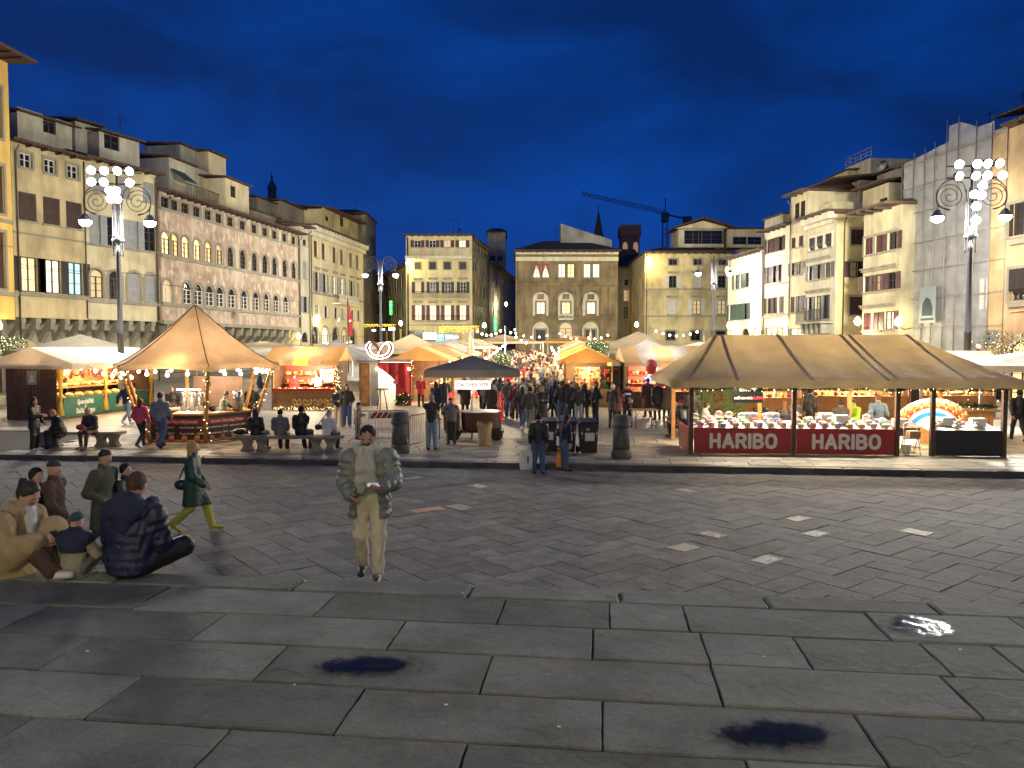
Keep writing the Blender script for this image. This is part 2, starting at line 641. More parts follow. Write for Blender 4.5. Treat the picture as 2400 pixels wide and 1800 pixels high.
# --- kerb and market paving
kerb = tag(thing('kerb', None, None), kind='structure')
a = -20.0
while a < 20:
	L_ = rnd.uniform(1.2, 2.0)
	me = slab_mesh('kerb_stone', L_ - .012, .34, .2, M_kerb, .16, .006, .022, int(a * 10) + 500)
	put('kerb_stone', me, kerb, sq(a + L_ / 2, KERB_B + .17, ZM + rnd.uniform(-.008, .004)), -YAW)
	a += L_
paving = tag(thing('market_pavement', None, None), kind='structure')
pv = MB()
c4 = [sq(-120, KERB_B + .02), sq(120, KERB_B + .02), sq(120, 200), sq(-120, 200)]
pv.prism([(c.x, c.y) for c in c4], -.05, ZM - .03)
pv.build('bed', M_joint, paving)
mk_meshes = [slab_mesh('flagstone', 1.0, .56, .06, M_market, .2, .006, .012, 700 + i) for i in range(4)]
b = KERB_B + .36
n_fl = 0
while b < KERB_B + 5.6:
	a = -17.5 + rnd.uniform(-.5, 0)
	while a < 19.5:
		L_ = rnd.choice((.75, .95, 1.15, 1.3))
		c = sq(a + L_ / 2, b + .28, ZM + rnd.uniform(-.005, .003))
		a += L_
		if abs(c.x) > .7 * c.y + 1:
			continue
		if n_fl < 298 and abs(c.x) < .69 * c.y:
			o = put('flagstone', mk_meshes[rnd.randrange(4)], paving, c, -YAW)
			o.scale = (L_ - .014, 1, 1)
			n_fl += 1
		else:
			o = None
			mm2 = mk_meshes[rnd.randrange(4)]
			M = Matrix.Translation(c) @ Matrix.Rotation(-YAW, 4, 'Z') @ Matrix.Diagonal((L_ - .014, 1, 1, 1))
			if 'mk_v' not in globals():
				mk_v, mk_f = [], []
			o0 = len(mk_v)
			mk_v += [tuple(M @ v.co) for v in mm2.vertices]
			mk_f += [tuple(i + o0 for i in p.vertices) for p in mm2.polygons]
	b += .57
if 'mk_v' in globals() and mk_v:
	mm = MB()
	mm.add(mk_v, mk_f)
	tag(mm.build('outer_flagstones', M_market, paving), kind='stuff')
# beyond: sheet whose joints are only relief
m_far, nt, bs = new_mat('far_paving')
N, L = nt.nodes, nt.links
tc = N.new('ShaderNodeTexCoord')
mp = N.new('ShaderNodeMapping'); mp.inputs['Rotation'].default_value = (0, 0, YAW)
L.new(tc.outputs['Object'], mp.inputs['Vector'])
br = N.new('ShaderNodeTexBrick')
br.inputs['Scale'].default_value = 1.0
br.inputs['Brick Width'].default_value = 1.1
br.inputs['Row Height'].default_value = .57
br.inputs['Mortar Size'].default_value = .012
br.inputs['Color1'].default_value = (.29, .265, .21, 1)
br.inputs['Color2'].default_value = (.24, .22, .18, 1)
br.inputs['Mortar'].default_value = (.05, .048, .045, 1)
L.new(mp.outputs[0], br.inputs['Vector'])
nz = N.new('ShaderNodeTexNoise'); nz.inputs['Scale'].default_value = .8; nz.inputs['Detail'].default_value = 6
L.new(tc.outputs['Object'], nz.inputs['Vector'])
mxx = N.new('ShaderNodeMix'); mxx.data_type = 'RGBA'; mxx.blend_type = 'OVERLAY'; mxx.inputs[0].default_value = .5
L.new(br.outputs['Color'], mxx.inputs[6]); L.new(nz.outputs['Fac'], mxx.inputs[7])
L.new(mxx.outputs[2], bs.inputs['Base Color'])
bs.inputs['Roughness'].default_value = .6
pf = MB()
c4 = [sq(-120, b), sq(120, b), sq(120, 199), sq(-120, 199)]
bs_ = [b] + [v for v in (36, 37, 40, 45, 55, 70, 90, 120, 160, 199) if v > b]
vs_, fs_ = [], []
for bb in bs_:
	for aa in range(-120, 121, 10):
		c = sq(aa, bb)
		vs_.append((c.x, c.y, zg(c.y) - .002))
for i in range(len(bs_) - 1):
	for j in range(24):
		k = i * 25 + j
		fs_.append((k, k + 1, k + 26, k + 25))
pf.add(vs_, fs_)
pf.build('far_paving', m_far, paving)

# --- puddles standing in worn hollows of the platform
m_water, nt, bs = new_mat('puddle_water')
bs.inputs['Base Color'].default_value = (.012, .013, .016, 1)
bs.inputs['Roughness'].default_value = .09
bs.inputs['Specular IOR Level'].default_value = .22
N, L = nt.nodes, nt.links
tc = N.new('ShaderNodeTexCoord')
nz = N.new('ShaderNodeTexNoise'); nz.inputs['Scale'].default_value = 9; nz.inputs['Detail'].default_value = 4
L.new(tc.outputs['Object'], nz.inputs['Vector'])
bp = N.new('ShaderNodeBump'); bp.inputs['Strength'].default_value = .5; bp.inputs['Distance'].default_value = .012
L.new(nz.outputs['Fac'], bp.inputs['Height']); L.new(bp.outputs['Normal'], bs.inputs['Normal'])
M_wet = stone_mat('wet_stone', (.055, .056, .052), .66, .05, .7, 1.5, .6)
def fade_edge(m, hard, seed):
	"""let a thin film thin out to nothing towards its rim"""
	nt = m.node_tree; N, L = nt.nodes, nt.links
	b = N['Principled BSDF']
	tc = N.new('ShaderNodeTexCoord')
	ln = N.new('ShaderNodeVectorMath'); ln.operation = 'LENGTH'
	L.new(tc.outputs['UV'], ln.inputs[0])
	nz = N.new('ShaderNodeTexNoise'); nz.inputs['Scale'].default_value = 5.5; nz.inputs['Detail'].default_value = 7; nz.inputs['Roughness'].default_value = .65
	L.new(tc.outputs['Object'], nz.inputs['Vector'])
	ma = N.new('ShaderNodeMath'); ma.operation = 'MULTIPLY_ADD'; ma.inputs[1].default_value = 1.5;
	L.new(nz.outputs['Fac'], ma.inputs[0]); L.new(ln.outputs['Value'], ma.inputs[2])
	mr = N.new('ShaderNodeMapRange'); mr.interpolation_type = 'SMOOTHSTEP'
	mr.inputs['From Min'].default_value = 1.62; mr.inputs['From Max'].default_value = 1.62 - hard; mr.inputs['To Min'].default_value = 0; mr.inputs['To Max'].default_value = .8
	L.new(ma.outputs[0], mr.inputs['Value'])
	tr = N.new('ShaderNodeBsdfTransparent'); ms = N.new('ShaderNodeMixShader')
	L.new(mr.outputs['Result'], ms.inputs[0]); L.new(tr.outputs[0], ms.inputs[1]); L.new(b.outputs[0], ms.inputs[2])
	L.new(ms.outputs[0], N['Material Output'].inputs['Surface'])
fade_edge(m_water, .34, 1)
fade_edge(M_wet, .7, 2)
def puddle(u, v, wpx, hpx, label, seed):
	c = on(u, v, ZP)
	rx = wpx / 2 / FPX * c.y
	ry = abs(on(u, v - hpx / 2, ZP).y - c.y)
	root = thing('puddle', label, 'puddle', (c.x, c.y, ZP + .006), -.05)
	for nm, k, zz, mt in (('wet_rim', 1.75, 0, M_wet), ('water', 1.25, .0025, m_water)):
		mb = MB()
		n = 48
		mb.add([(0, 0, zz)] + [(rx * k * math.cos(2 * PI * i / n), ry * k * math.sin(2 * PI * i / n), zz) for i in range(n)], [(0, i + 1, (i + 1) % n + 1) for i in range(n)])
		o = mb.build(nm, mt, root)
		uv = o.data.uv_layers.new(name='film')
		for lp in o.data.loops:
			i = lp.vertex_index
			uv.data[lp.index].uv = (0, 0) if i == 0 else (math.cos(2 * PI * (i - 1) / n), math.sin(2 * PI * (i - 1) / n))
puddle(865, 1561, 235, 42, 'dark shallow puddle in the slab just below the walking man', 1)
puddle(1830, 1722, 300, 62, 'long dark puddle nearest the lower right corner', 2)
puddle(2152, 1467, 150, 46, 'small puddle glaring white with lamp light near the step edge', 3)
M_scrap = mat('paper_scrap', (.7, .7, .66), .8)
for (u, v, w_) in ((205, 1529, 'nearest the left edge'), (690, 1608, 'below the middle dark puddle'), (1085, 1392, 'on the step edge in the middle'), (715, 1364, 'just left of the walking man'), (1790, 1542, 'left of the bright puddle'), (2250, 1525, 'below the bright puddle'), (1310, 1707, 'left of the long dark puddle'), (1045, 1655, 'between the two dark puddles')):
	p = on(u, v, ZP)
	mb = MB()
	s_ = rnd.uniform(.007, .014)
	mb.prism([(-s_, -s_ * .6), (s_, -s_ * .4), (s_ * .8, s_ * .7), (-s_ * .9, s_ * .5)], 0, .004)
	tag(mb.build('paper_scrap', M_scrap, None, (p.x, p.y, ZP + .008), rnd.uniform(0, 3)), f'tiny white paper scrap on the platform {w_}', 'litter', 'paper scraps on the platform')
# --- the white marble church front behind the steps (its floodlit face lights the platform)
M_marble = mat('white_marble', (.62, .60, .55), .6, noise=.12, nscale=1.5)
M_marg = mat('green_marble', (.08, .12, .09), .5)
chu = thing('church', 'white marble church front with three portals behind the steps', 'church', sq(0, -13), PI - YAW)
q = MB()
q.extr([(-19, .05), (19, .05), (19, 15), (12, 20), (8, 20), (8, 27), (0, 34), (-8, 27), (-8, 20), (-12, 20), (-19, 15)], 0, 3)
q.build('wall', M_marble, chu)
for x in (-12.5, 0, 12.5):
	w_ = 2.0 if x else 2.6
	MB().box(x - w_, -.12, 1.2, x + w_, -.004, 8.5).build('portal', M_marg, chu)
	MB().box(x - w_ * .7, -.3, 1.2, x + w_ * .7, -.124, 7).build('door', mat('church_door', (.06, .035, .02), .6), chu)
	MB().extr([(x - w_ - .8, 8.5), (x + w_ + .8, 8.5), (x, 13)], -.4, -.004).build('gable', M_marble, chu)
for x in (-18.5, -7, 7, 18.5):
	MB().box(x - .6, -.5, .05, x + .6, -.004, 15).build('buttress', M_marble, chu)
for z in (9.5, 14.5):
	MB().box(-19, -.35, z, 19, -.002, z + .5).build('cornice', M_marg, chu)
q = MB()
for i in range(20):
	a0, a1 = 2 * PI * i / 20, 2 * PI * (i + 1) / 20
	q.extr([(2.2 * math.cos(a0), 23 + 2.2 * math.sin(a0)), (2.7 * math.cos(a0), 23 + 2.7 * math.sin(a0)), (2.7 * math.cos(a1), 23 + 2.7 * math.sin(a1)), (2.2 * math.cos(a1), 23 + 2.2 * math.sin(a1))], -.2, -.004)
q.build('rose_window', M_marg, chu)
# ================================================================ BUILDINGS
def plaster(name, col, rand=0, stain=.42, bump=.25, scale=.45):
	col = (col[0] * .95, col[1] * .94, col[2] * .82)
	"""old lime plaster: slow stains, rain streaks, fine grain"""
	if name in MATS:
		return MATS[name]
	m, nt, b = new_mat(name)
	N, L = nt.nodes, nt.links
	tc = N.new('ShaderNodeTexCoord')
	mp = N.new('ShaderNodeMapping'); mp.inputs['Scale'].default_value = (1.6, 1.6, .35)
	L.new(tc.outputs['Object'], mp.inputs['Vector'])
	n1 = N.new('ShaderNodeTexNoise'); n1.inputs['Scale'].default_value = scale; n1.inputs['Detail'].default_value = 7
	L.new(tc.outputs['Object'], n1.inputs['Vector'])
	n2 = N.new('ShaderNodeTexNoise'); n2.inputs['Scale'].default_value = 1.1; n2.inputs['Detail'].default_value = 5
	L.new(mp.outputs[0], n2.inputs['Vector'])
	r = N.new('ShaderNodeValToRGB')
	r.color_ramp.elements[0].position, r.color_ramp.elements[0].color = .33, (*[c * (1 - stain) for c in col], 1)
	r.color_ramp.elements[1].position, r.color_ramp.elements[1].color = .62, (*col, 1)
	L.new(n1.outputs['Fac'], r.inputs['Fac'])
	mx = N.new('ShaderNodeMix'); mx.data_type = 'RGBA'; mx.blend_type = 'OVERLAY'; mx.inputs[0].default_value = .48
	L.new(r.outputs['Color'], mx.inputs[6]); L.new(n2.outputs['Fac'], mx.inputs[7])
	L.new(mx.outputs[2], b.inputs['Base Color'])
	b.inputs['Roughness'].default_value = .9
	n3 = N.new('ShaderNodeTexNoise'); n3.inputs['Scale'].default_value = 5; n3.inputs['Detail'].default_value = 6
	L.new(tc.outputs['Object'], n3.inputs['Vector'])
	bp = N.new('ShaderNodeBump'); bp.inputs['Strength'].default_value = bump; bp.inputs['Distance'].default_value = .05
	L.new(n3.outputs['Fac'], bp.inputs['Height']); L.new(bp.outputs['Normal'], b.inputs['Normal'])
	MATS[name] = m
	return m

def fresco(name):
	"""faded painted facade: patchy pale figures over warm brown ground"""
	m, nt, b = new_mat(name)
	N, L = nt.nodes, nt.links
	tc = N.new('ShaderNodeTexCoord')
	def noise(s, d, sc=None):
		n = N.new('ShaderNodeTexNoise'); n.inputs['Scale'].default_value = s; n.inputs['Detail'].default_value = d
		n.inputs['Roughness'].default_value = .62
		src = tc.outputs['Object']
		if sc:
			mp = N.new('ShaderNodeMapping'); mp.inputs['Scale'].default_value = sc
			L.new(src, mp.inputs['Vector']); src = mp.outputs[0]
		L.new(src, n.inputs['Vector'])
		return n.outputs['Fac']
	r = N.new('ShaderNodeValToRGB')
	r.color_ramp.elements[0].position, r.color_ramp.elements[0].color = .38, (.30, .215, .145, 1)
	r.color_ramp.elements[1].position, r.color_ramp.elements[1].color = .60, (.50, .405, .29, 1)
	L.new(noise(.5, 7), r.inputs['Fac'])
	f = N.new('ShaderNodeValToRGB')
	f.color_ramp.elements[0].position, f.color_ramp.elements[0].color = .53, (0, 0, 0, 1)
	f.color_ramp.elements[1].position, f.color_ramp.elements[1].color = .60, (1, 1, 1, 1)
	L.new(noise(1.5, 4, (1.3, 1, .62)), f.inputs['Fac'])
	mx = N.new('ShaderNodeMix'); mx.data_type = 'RGBA'
	L.new(f.outputs['Color'], mx.inputs[0])
	L.new(r.outputs['Color'], mx.inputs[6])
	mx.inputs[7].default_value = (.56, .48, .38, 1)
	red = N.new('ShaderNodeValToRGB')
	red.color_ramp.elements[0].position, red.color_ramp.elements[0].color = .58, (0, 0, 0, 1)
	red.color_ramp.elements[1].position, red.color_ramp.elements[1].color = .66, (.6, .6, .6, 1)
	L.new(noise(2.2, 3), red.inputs['Fac'])
	m2 = N.new('ShaderNodeMix'); m2.data_type = 'RGBA'
	L.new(red.outputs['Color'], m2.inputs[0]); L.new(mx.outputs[2], m2.inputs[6])
	m2.inputs[7].default_value = (.36, .17, .12, 1)
	L.new(m2.outputs[2], b.inputs['Base Color'])
	b.inputs['Roughness'].default_value = .9
	return m

M_cream = plaster('cream_plaster', (.60, .50, .31))
M_cream2 = plaster('pale_cream_plaster', (.62, .56, .40))
M_yellow = plaster('ochre_yellow_plaster', (.70, .47, .13), stain=.2)
M_white = plaster('white_plaster', (.56, .525, .43), stain=.25)
M_ivory = plaster('ivory_plaster', (.66, .58, .40), stain=.25)
M_straw = plaster('straw_plaster', (.62, .52, .30))
M_grey = plaster('grey_plaster', (.36, .35, .33))
M_greybr = plaster('grey_brown_plaster', (.33, .29, .22))
M_stone_wall = plaster('pale_stone', (.45, .43, .38), stain=.3)
M_pietra = plaster('dark_pietraforte', (.27, .21, .13), stain=.45, bump=.5, scale=.6)
M_trim = plaster('grey_stone_trim', (.30, .28, .24), stain=.2)
M_trimw = plaster('white_stone_trim', (.66, .62, .52), stain=.15)
M_fresco = fresco('faded_fresco')
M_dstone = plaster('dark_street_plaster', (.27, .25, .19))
M_shb = mat('brown_shutter', (.05, .024, .018), .55, noise=.3, nscale=3)
M_shd = mat('dark_shutter', (.022, .017, .016), .5, noise=.3, nscale=3)
M_shg = mat('grey_shutter', (.26, .27, .27), .6, noise=.2, nscale=3)
M_shw = mat('white_shutter', (.50, .49, .42), .6, noise=.2, nscale=3)
M_shr = mat('maroon_shutter', (.085, .026, .026), .5, noise=.3, nscale=3)
M_shgr = mat('green_shutter', (.045, .07, .055), .55, noise=.2, nscale=3)
M_framew = mat('white_window_frame', (.55, .53, .46), .5)
M_framed = mat('dark_window_frame', (.05, .035, .025), .5)
M_iron = mat('wrought_iron', (.03, .03, .032), .45, .6)
M_pipe = mat('downpipe', (.10, .075, .06), .5, .3)
M_copper = mat('copper_gutter', (.16, .10, .07), .5, .5)
mg, nt, b = new_mat('dark_glass')
b.inputs['Base Color'].default_value = (.012, .014, .018, 1)
b.inputs['Roughness'].default_value = .12
M_glass = mg
L_warm = emit('warm_room', (1.0, .70, .30), 1.5)
L_warm2 = emit('amber_room', (1.0, .58, .22), 1.1)
L_pale = emit('pale_room', (1.0, .86, .58), 1.6)
L_dim = emit('dim_room', (1.0, .72, .38), .35)
L_pink = emit('peach_room', (1.0, .70, .48), 1.35)
L_cyan = emit('bluish_room', (.6, .95, 1.0), .7)
PANES = {'w': L_warm, 'a': L_warm2, 'p': L_pale, 'd': L_dim, 'k': L_pink, 'c': L_cyan, '.': M_glass}
m_roof, nt, b = new_mat('roof_tile')
N, L = nt.nodes, nt.links
tc = N.new('ShaderNodeTexCoord')
nz = N.new('ShaderNodeTexNoise'); nz.inputs['Scale'].default_value = 2.5; nz.inputs['Detail'].default_value = 5
L.new(tc.outputs['Object'], nz.inputs['Vector'])
rp = N.new('ShaderNodeValToRGB')
rp.color_ramp.elements[0].color = (.035, .022, .016, 1)
rp.color_ramp.elements[1].color = (.15, .085, .055, 1)
L.new(nz.outputs['Fac'], rp.inputs['Fac']); L.new(rp.outputs['Color'], b.inputs['Base Color'])
wv = N.new('ShaderNodeTexWave'); wv.inputs['Scale'].default_value = 1.6
L.new(tc.outputs['Object'], wv.inputs['Vector'])
bp = N.new('ShaderNodeBump'); bp.inputs['Strength'].default_value = .9; bp.inputs['Distance'].default_value = .1
L.new(wv.outputs['Fac'], bp.inputs['Height']); L.new(bp.outputs['Normal'], b.inputs['Normal'])
b.inputs['Roughness'].default_value = .9
M_roof = m_roof

def wall_holes(mb, W, z0, z1, holes, y=0.0, rec=.26):
	"""front wall at y with rectangular or round-headed openings and their reveals"""
	xs = sorted({0.0, W} | {h[0] for h in holes} | {h[1] for h in holes})
	zs = sorted({z0, z1} | {h[2] for h in holes} | {h[3] for h in holes})
	for i in range(len(xs) - 1):
		k = 0
		while k < len(zs) - 1:
			def solid(kk):
				cx, cz = (xs[i] + xs[i + 1]) / 2, (zs[kk] + zs[kk + 1]) / 2
				return not any(h[0] < cx < h[1] and h[2] < cz < h[3] for h in holes)
			if not solid(k):
				k += 1
				continue
			e = k
			while e + 1 < len(zs) - 1 and solid(e + 1):
				e += 1
			mb.quad((xs[i], y, zs[k]), (xs[i + 1], y, zs[k]), (xs[i + 1], y, zs[e + 1]), (xs[i], y, zs[e + 1]))
			k = e + 1
	for h in holes:
		x0, x1, a0, a1, arch = h
		r = (x1 - x0) / 2
		top = a1 - r if arch else a1
		yb = y + rec
		mb.quad((x0, y, a0), (x0, yb, a0), (x1, yb, a0), (x1, y, a0))
		mb.quad((x0, y, top), (x0, yb, top), (x0, yb, a0), (x0, y, a0))
		mb.quad((x1, y, a0), (x1, yb, a0), (x1, yb, top), (x1, y, top))
		if not arch:
			mb.quad((x0, y, a1), (x1, y, a1), (x1, yb, a1), (x0, yb, a1))
		else:
			n = 10
			P = [((x0 + x1) / 2 - r * math.cos(PI * i / n), top + r * math.sin(PI * i / n)) for i in range(n + 1)]
			for i in range(n):
				p, q = P[i], P[i + 1]
				mb.quad((p[0], y, p[1]), (q[0], y, q[1]), (q[0], yb, q[1]), (p[0], yb, p[1]))
				mb.quad((p[0], y, p[1]), (p[0], y, a1), (q[0], y, a1), (q[0], y, q[1]))

_wm = {}
def window_meshes(w, h, arch, frame, mull=1):
	key = (round(w, 2), round(h, 2), arch, frame.name, mull)
	if key in _wm:
		return _wm[key]
	mb = MB()
	t, y0, y1 = .07, .12, .19
	r = w / 2
	top = h - r if arch else h
	if arch:
		n = 10
		for i in range(n):
			a0, a1 = PI * i / n, PI * (i + 1) / n
			o0, o1 = (-r * math.cos(a0), top + r * math.sin(a0)), (-r * math.cos(a1), top + r * math.sin(a1))
			k = (r - t) / r
			i0, i1 = (o0[0] * k, top + (o0[1] - top) * k), (o1[0] * k, top + (o1[1] - top) * k)
			mb.quad((o0[0], y0, o0[1]), (i0[0], y0, i0[1]), (i1[0], y0, i1[1]), (o1[0], y0, o1[1]))
		mb.box(-r, y0, top - .03, r, y1, top + .03)
	else:
		mb.box(-r, y0, h - t, r, y1, h)
	mb.box(-r, y0, 0, -r + t, y1, top)
	mb.box(r - t, y0, 0, r, y1, top)
	mb.box(-r + t, y0, 0, r - t, y1, t)
	mb.box(-.045, y0, t, .045, y1, top)
	nb = max(1, int(h / .75)) if mull else 0
	for i in range(1, nb + 1):
		z = t + (top - t) * i / (nb + 1)
		mb.box(-r + t, y0 + .015, z - .02, r - t, y1 - .01, z + .02)
	fm = mb.mesh('window', frame)
	pm = MB()
	if arch:
		P = [(-r, 0), (r, 0)] + [(r * math.cos(PI * i / 10), top + r * math.sin(PI * i / 10)) for i in range(11)]
	else:
		P = [(-r, 0), (r, 0), (r, h), (-r, h)]
	pm.extr(P, .2, .235)
	_wm[key] = (fm, pm)
	return _wm[key]

_pm = {}
def pane_mesh(w, h, arch, pm, m):
	key = (round(w, 2), round(h, 2), arch, m.name)
	if key not in _pm:
		_pm[key] = pm.mesh('pane', m)
	return _pm[key]

def shutter_mesh(w, h, m, arch=False):
	key = ('sh', round(w, 2), round(h, 2), m.name, arch)
	if key not in _pm:
		mb = MB()
		if arch:
			r = w
			P = [(0, 0), (w, 0), (w, h)] + [(w - w * math.sin(PI / 2 * i / 6), h - r + r * math.cos(PI / 2 * i / 6)) for i in range(1, 7)]
			mb.extr(P, 0, .045)
		else:
			mb.box(0, 0, 0, w, .04, h)
			t = .09
			for z0, z1 in ((t, h / 2 - .04), (h / 2 + .04, h - t)):
				n = max(3, int((z1 - z0) / .16))
				for i in range(n):
					z = z0 + (z1 - z0) * i / n
					mb.add([(t, -.018, z), (w - t, -.018, z), (w - t, 0, z + .10), (t, 0, z + .10)], [(0, 1, 2, 3)])
		_pm[key] = mb.mesh('shutter', m)
	return _pm[key]

class Bld:
	def __init__(s, name, label, u0, d0, u1, d1, eave, wall, depth=9.0, z0=0.05, cat='building'):
		A, B = at(u0, 815, d0), at(u1, 815, d1)
		A.z = B.z = 0
		s.A, s.u = A, (B - A)
		s.W = s.u.length
		s.u = s.u / s.W
		s.n = Vector((-s.u.y, s.u.x, 0))          # into the building
		s.rz = math.atan2(s.u.y, s.u.x)
		s.root = thing(name, label, cat, A, s.rz)
		s.eave, s.wall, s.depth, s.z0 = eave, wall, depth, z0
		s.holes, s.wins = [], []
	def loc(s, u, v, off=0.0):                     # pixel -> (x along the facade, z) on the plane off behind the facade
		r = ray(u, v)
		O = s.A + s.n * off
		k = O.dot(s.n) / r.dot(s.n)
		p = Vector((r.x * k, r.y * k, CZ + r.z * k))
		return (p - s.A).dot(s.u), p.z
	def row(s, us, ref, w, style='plain', sh=None, lit='', arch=False, frame=None, sill=True, surround=None, lintel=False, door=False, mull=1, hole=True):
		zt, zb = s.loc(ref[0], ref[1])[1], s.loc(ref[0], ref[2])[1]
		for i, u in enumerate(us):
			x = s.loc(u, 800)[0]
			x = min(max(x, w / 2 + .08), s.W - w / 2 - .08)
			s.win(x, zb, zt, w, style, sh, lit[i] if i < len(lit) else '.', arch, frame, sill, surround, lintel, door, mull)
		return s
	def win(s, x, zb, zt, w, style='plain', sh=None, lit='.', arch=False, frame=None, sill=True, surround=None, lintel=False, door=False, mull=1):
		for h in s.holes:                            # keep openings apart
			if h[2] < zt and zb < h[3] and h[0] < x + w / 2 and x - w / 2 < h[1]:
				return
		s.holes.append((x - w / 2, x + w / 2, zb, zt, arch))
		s.wins.append((x, zb, zt - zb, w, style, sh, lit, arch, frame or M_framed, sill, surround, lintel, door, mull))
	def finish(s, roof=True, over=.9, rise=1.8, roofmat=None, back_z=None, y=0.0, zw=None):
		mb = MB()
		z0, z1 = (s.z0 if zw is None else zw), s.eave
		W, D = s.W, s.depth
		wall_holes(mb, W, z0, z1, s.holes, y)
		mb.quad((0, D, z0), (0, y, z0), (0, y, z1), (0, D, z1))
		mb.quad((W, y, z0), (W, D, z0), (W, D, z1), (W, y, z1))
		mb.quad((W, D, z0), (0, D, z0), (0, D, z1), (W, D, z1))
		mb.quad((0, y, z1), (W, y, z1), (W, D, z1), (0, D, z1))
		if z0 > .5:
			mb.quad((0, D, z0), (W, D, z0), (W, y, z0), (0, y, z0))
		mb.build('wall', s.wall, s.root)
		for (x, zb, h, w, style, sh, lit, arch, frame, sill, sur, lintel, door, mull) in s.wins:
			if not arch and not door:                # no two windows are kept alike
				t_ = rnd.random()
				if style == 'open' and lit == '.':
					style = 'closed' if t_ < .14 else 'left' if t_ < .22 else 'right' if t_ < .28 else style
				elif style == 'closed' and t_ < .14:
					style = 'open' if w < 1.2 else style
				if lit == '.' and t_ > .95:
					lit = 'd'
			fm, pm = window_meshes(w, h, arch, frame, mull)
			o = put('door' if door else 'window', fm, s.root, (x, y, zb))
			put('pane', pane_mesh(w, h, arch, pm, PANES[lit]), o)
			if style in ('open', 'left', 'right'):
				sw = w / 2
				me = shutter_mesh(sw, h, sh or M_shb)
				if style != 'right':
					put('shutter', me, o, (-w / 2 - sw - .02, -.05, 0))
				if style != 'left':
					put('shutter', me, o, (w / 2 + .02, -.05, 0))
			elif style == 'ajar':
				sw = w / 2
				me = shutter_mesh(sw, h, sh or M_shb)
				a = put('shutter', me, o, (-w / 2, .02, 0), rad(-118))
				b_ = put('shutter', me, o, (w / 2, .02, 0), rad(-62))
			elif style == 'closed':
				sw = w / 2 - .01
				me = shutter_mesh(sw, h, sh or M_shb, arch)
				a = put('shutter', me, o, (-w / 2 + .005, .06, 0))
				b_ = put('shutter', me, o, (w / 2 - .005, .1, 0), 0)
				b_.scale = (-1, 1, 1)
			elif style == 'prop':                    # pushed out at the bottom
				sw = w / 2 - .01
				for k in (0, 1):
					q = put('shutter', shutter_mesh(sw, h * .62, sh or M_shb), o, (-w / 2 + .005 + k * (w / 2), -.02, h * .38))
					q2 = put('shutter', shutter_mesh(sw, h * .38, sh or M_shb), o, (-w / 2 + .005 + k * (w / 2), -.02, h * .38))
					q2.rotation_euler = (PI + rad(35), 0, 0)
			if sill:
				key = ('sill', round(w, 2))
				if key not in _pm:
					_pm[key] = MB().box(-w / 2 - .1, -.1, -.12, w / 2 + .1, .1, 0).mesh('sill', M_trim)
				put('sill', _pm[key], o, (0, 0, -.003))
			if sur:
				key = ('sur', round(w, 2), round(h, 2), arch, sur.name)
				if key not in _pm:
					q, t = MB(), .18
					if arch:
						n, r, top = 10, w / 2, h - w / 2
						for i in range(n):
							a0, a1 = PI * i / n, PI * (i + 1) / n
							f = lambda a_, k_: (-(r + k_) * math.cos(a_), top + (r + k_) * math.sin(a_))
							q.extr([f(a0, .003), f(a1, .003), f(a1, t), f(a0, t)], -.05, .02)
					else:
						top = h
						q.box(-w / 2 - t, -.05, h + .003, w / 2 + t, .02, h + t)
					q.box(-w / 2 - t, -.05, 0, -w / 2 - .003, .02, top)
					q.box(w / 2 + .003, -.05, 0, w / 2 + t, .02, top)
					_pm[key] = q.mesh('surround', sur)
				put('surround', _pm[key], o)
			if lintel:
				key = ('lin', round(w, 2))
				if key not in _pm:
					q = MB()
					q.box(-w / 2 - .25, -.2, .0, w / 2 + .25, .0, .1).box(-w / 2 - .18, -.12, -.16, w / 2 + .18, .0, 0)
					_pm[key] = q.mesh('lintel', M_trim)
				put('lintel', _pm[key], o, (0, 0, h + .45))
		if W > 5:                                    # cables and pipes every old front carries
			zc_ = z0 + (z1 - z0) * rnd.uniform(.28, .36)
			n_ = 10
			MB().tube([(W * i / n_, y - .03 - .02 * (i % 2), zc_ + .05 * math.sin(i * 2.1)) for i in range(n_ + 1)], .018, 4).build('cable', M_iron, s.root)
			xp_ = W * rnd.choice((.985, .02))
			MB().tube([(xp_, y - .07, z0 + .1), (xp_, y - .07, z1 - .1)], .05, 6).build('downpipe', M_pipe, s.root)
		if roof:
			s.roof(0, W, y, D, z1, over, rise, roofmat)
			if W > 6 and rise > .7:
				for _ in range(2):
					ax_, ay_, hh_ = rnd.uniform(W * .2, W * .8), D * .5, rnd.uniform(1.4, 2.4)
					q = MB().tube([(0, 0, -.3), (0, 0, hh_)], .025, 5).tube([(-.5, 0, hh_ - .2), (.5, 0, hh_ - .2)], .015, 4)
					for k_ in range(5):
						q.tube([(-.4 + .2 * k_, -.2, hh_ - .2), (-.4 + .2 * k_, .2, hh_ - .2)], .01, 4)
					q.build('antenna', M_iron, s.root, (ax_, ay_, z1 + rise))
		return s
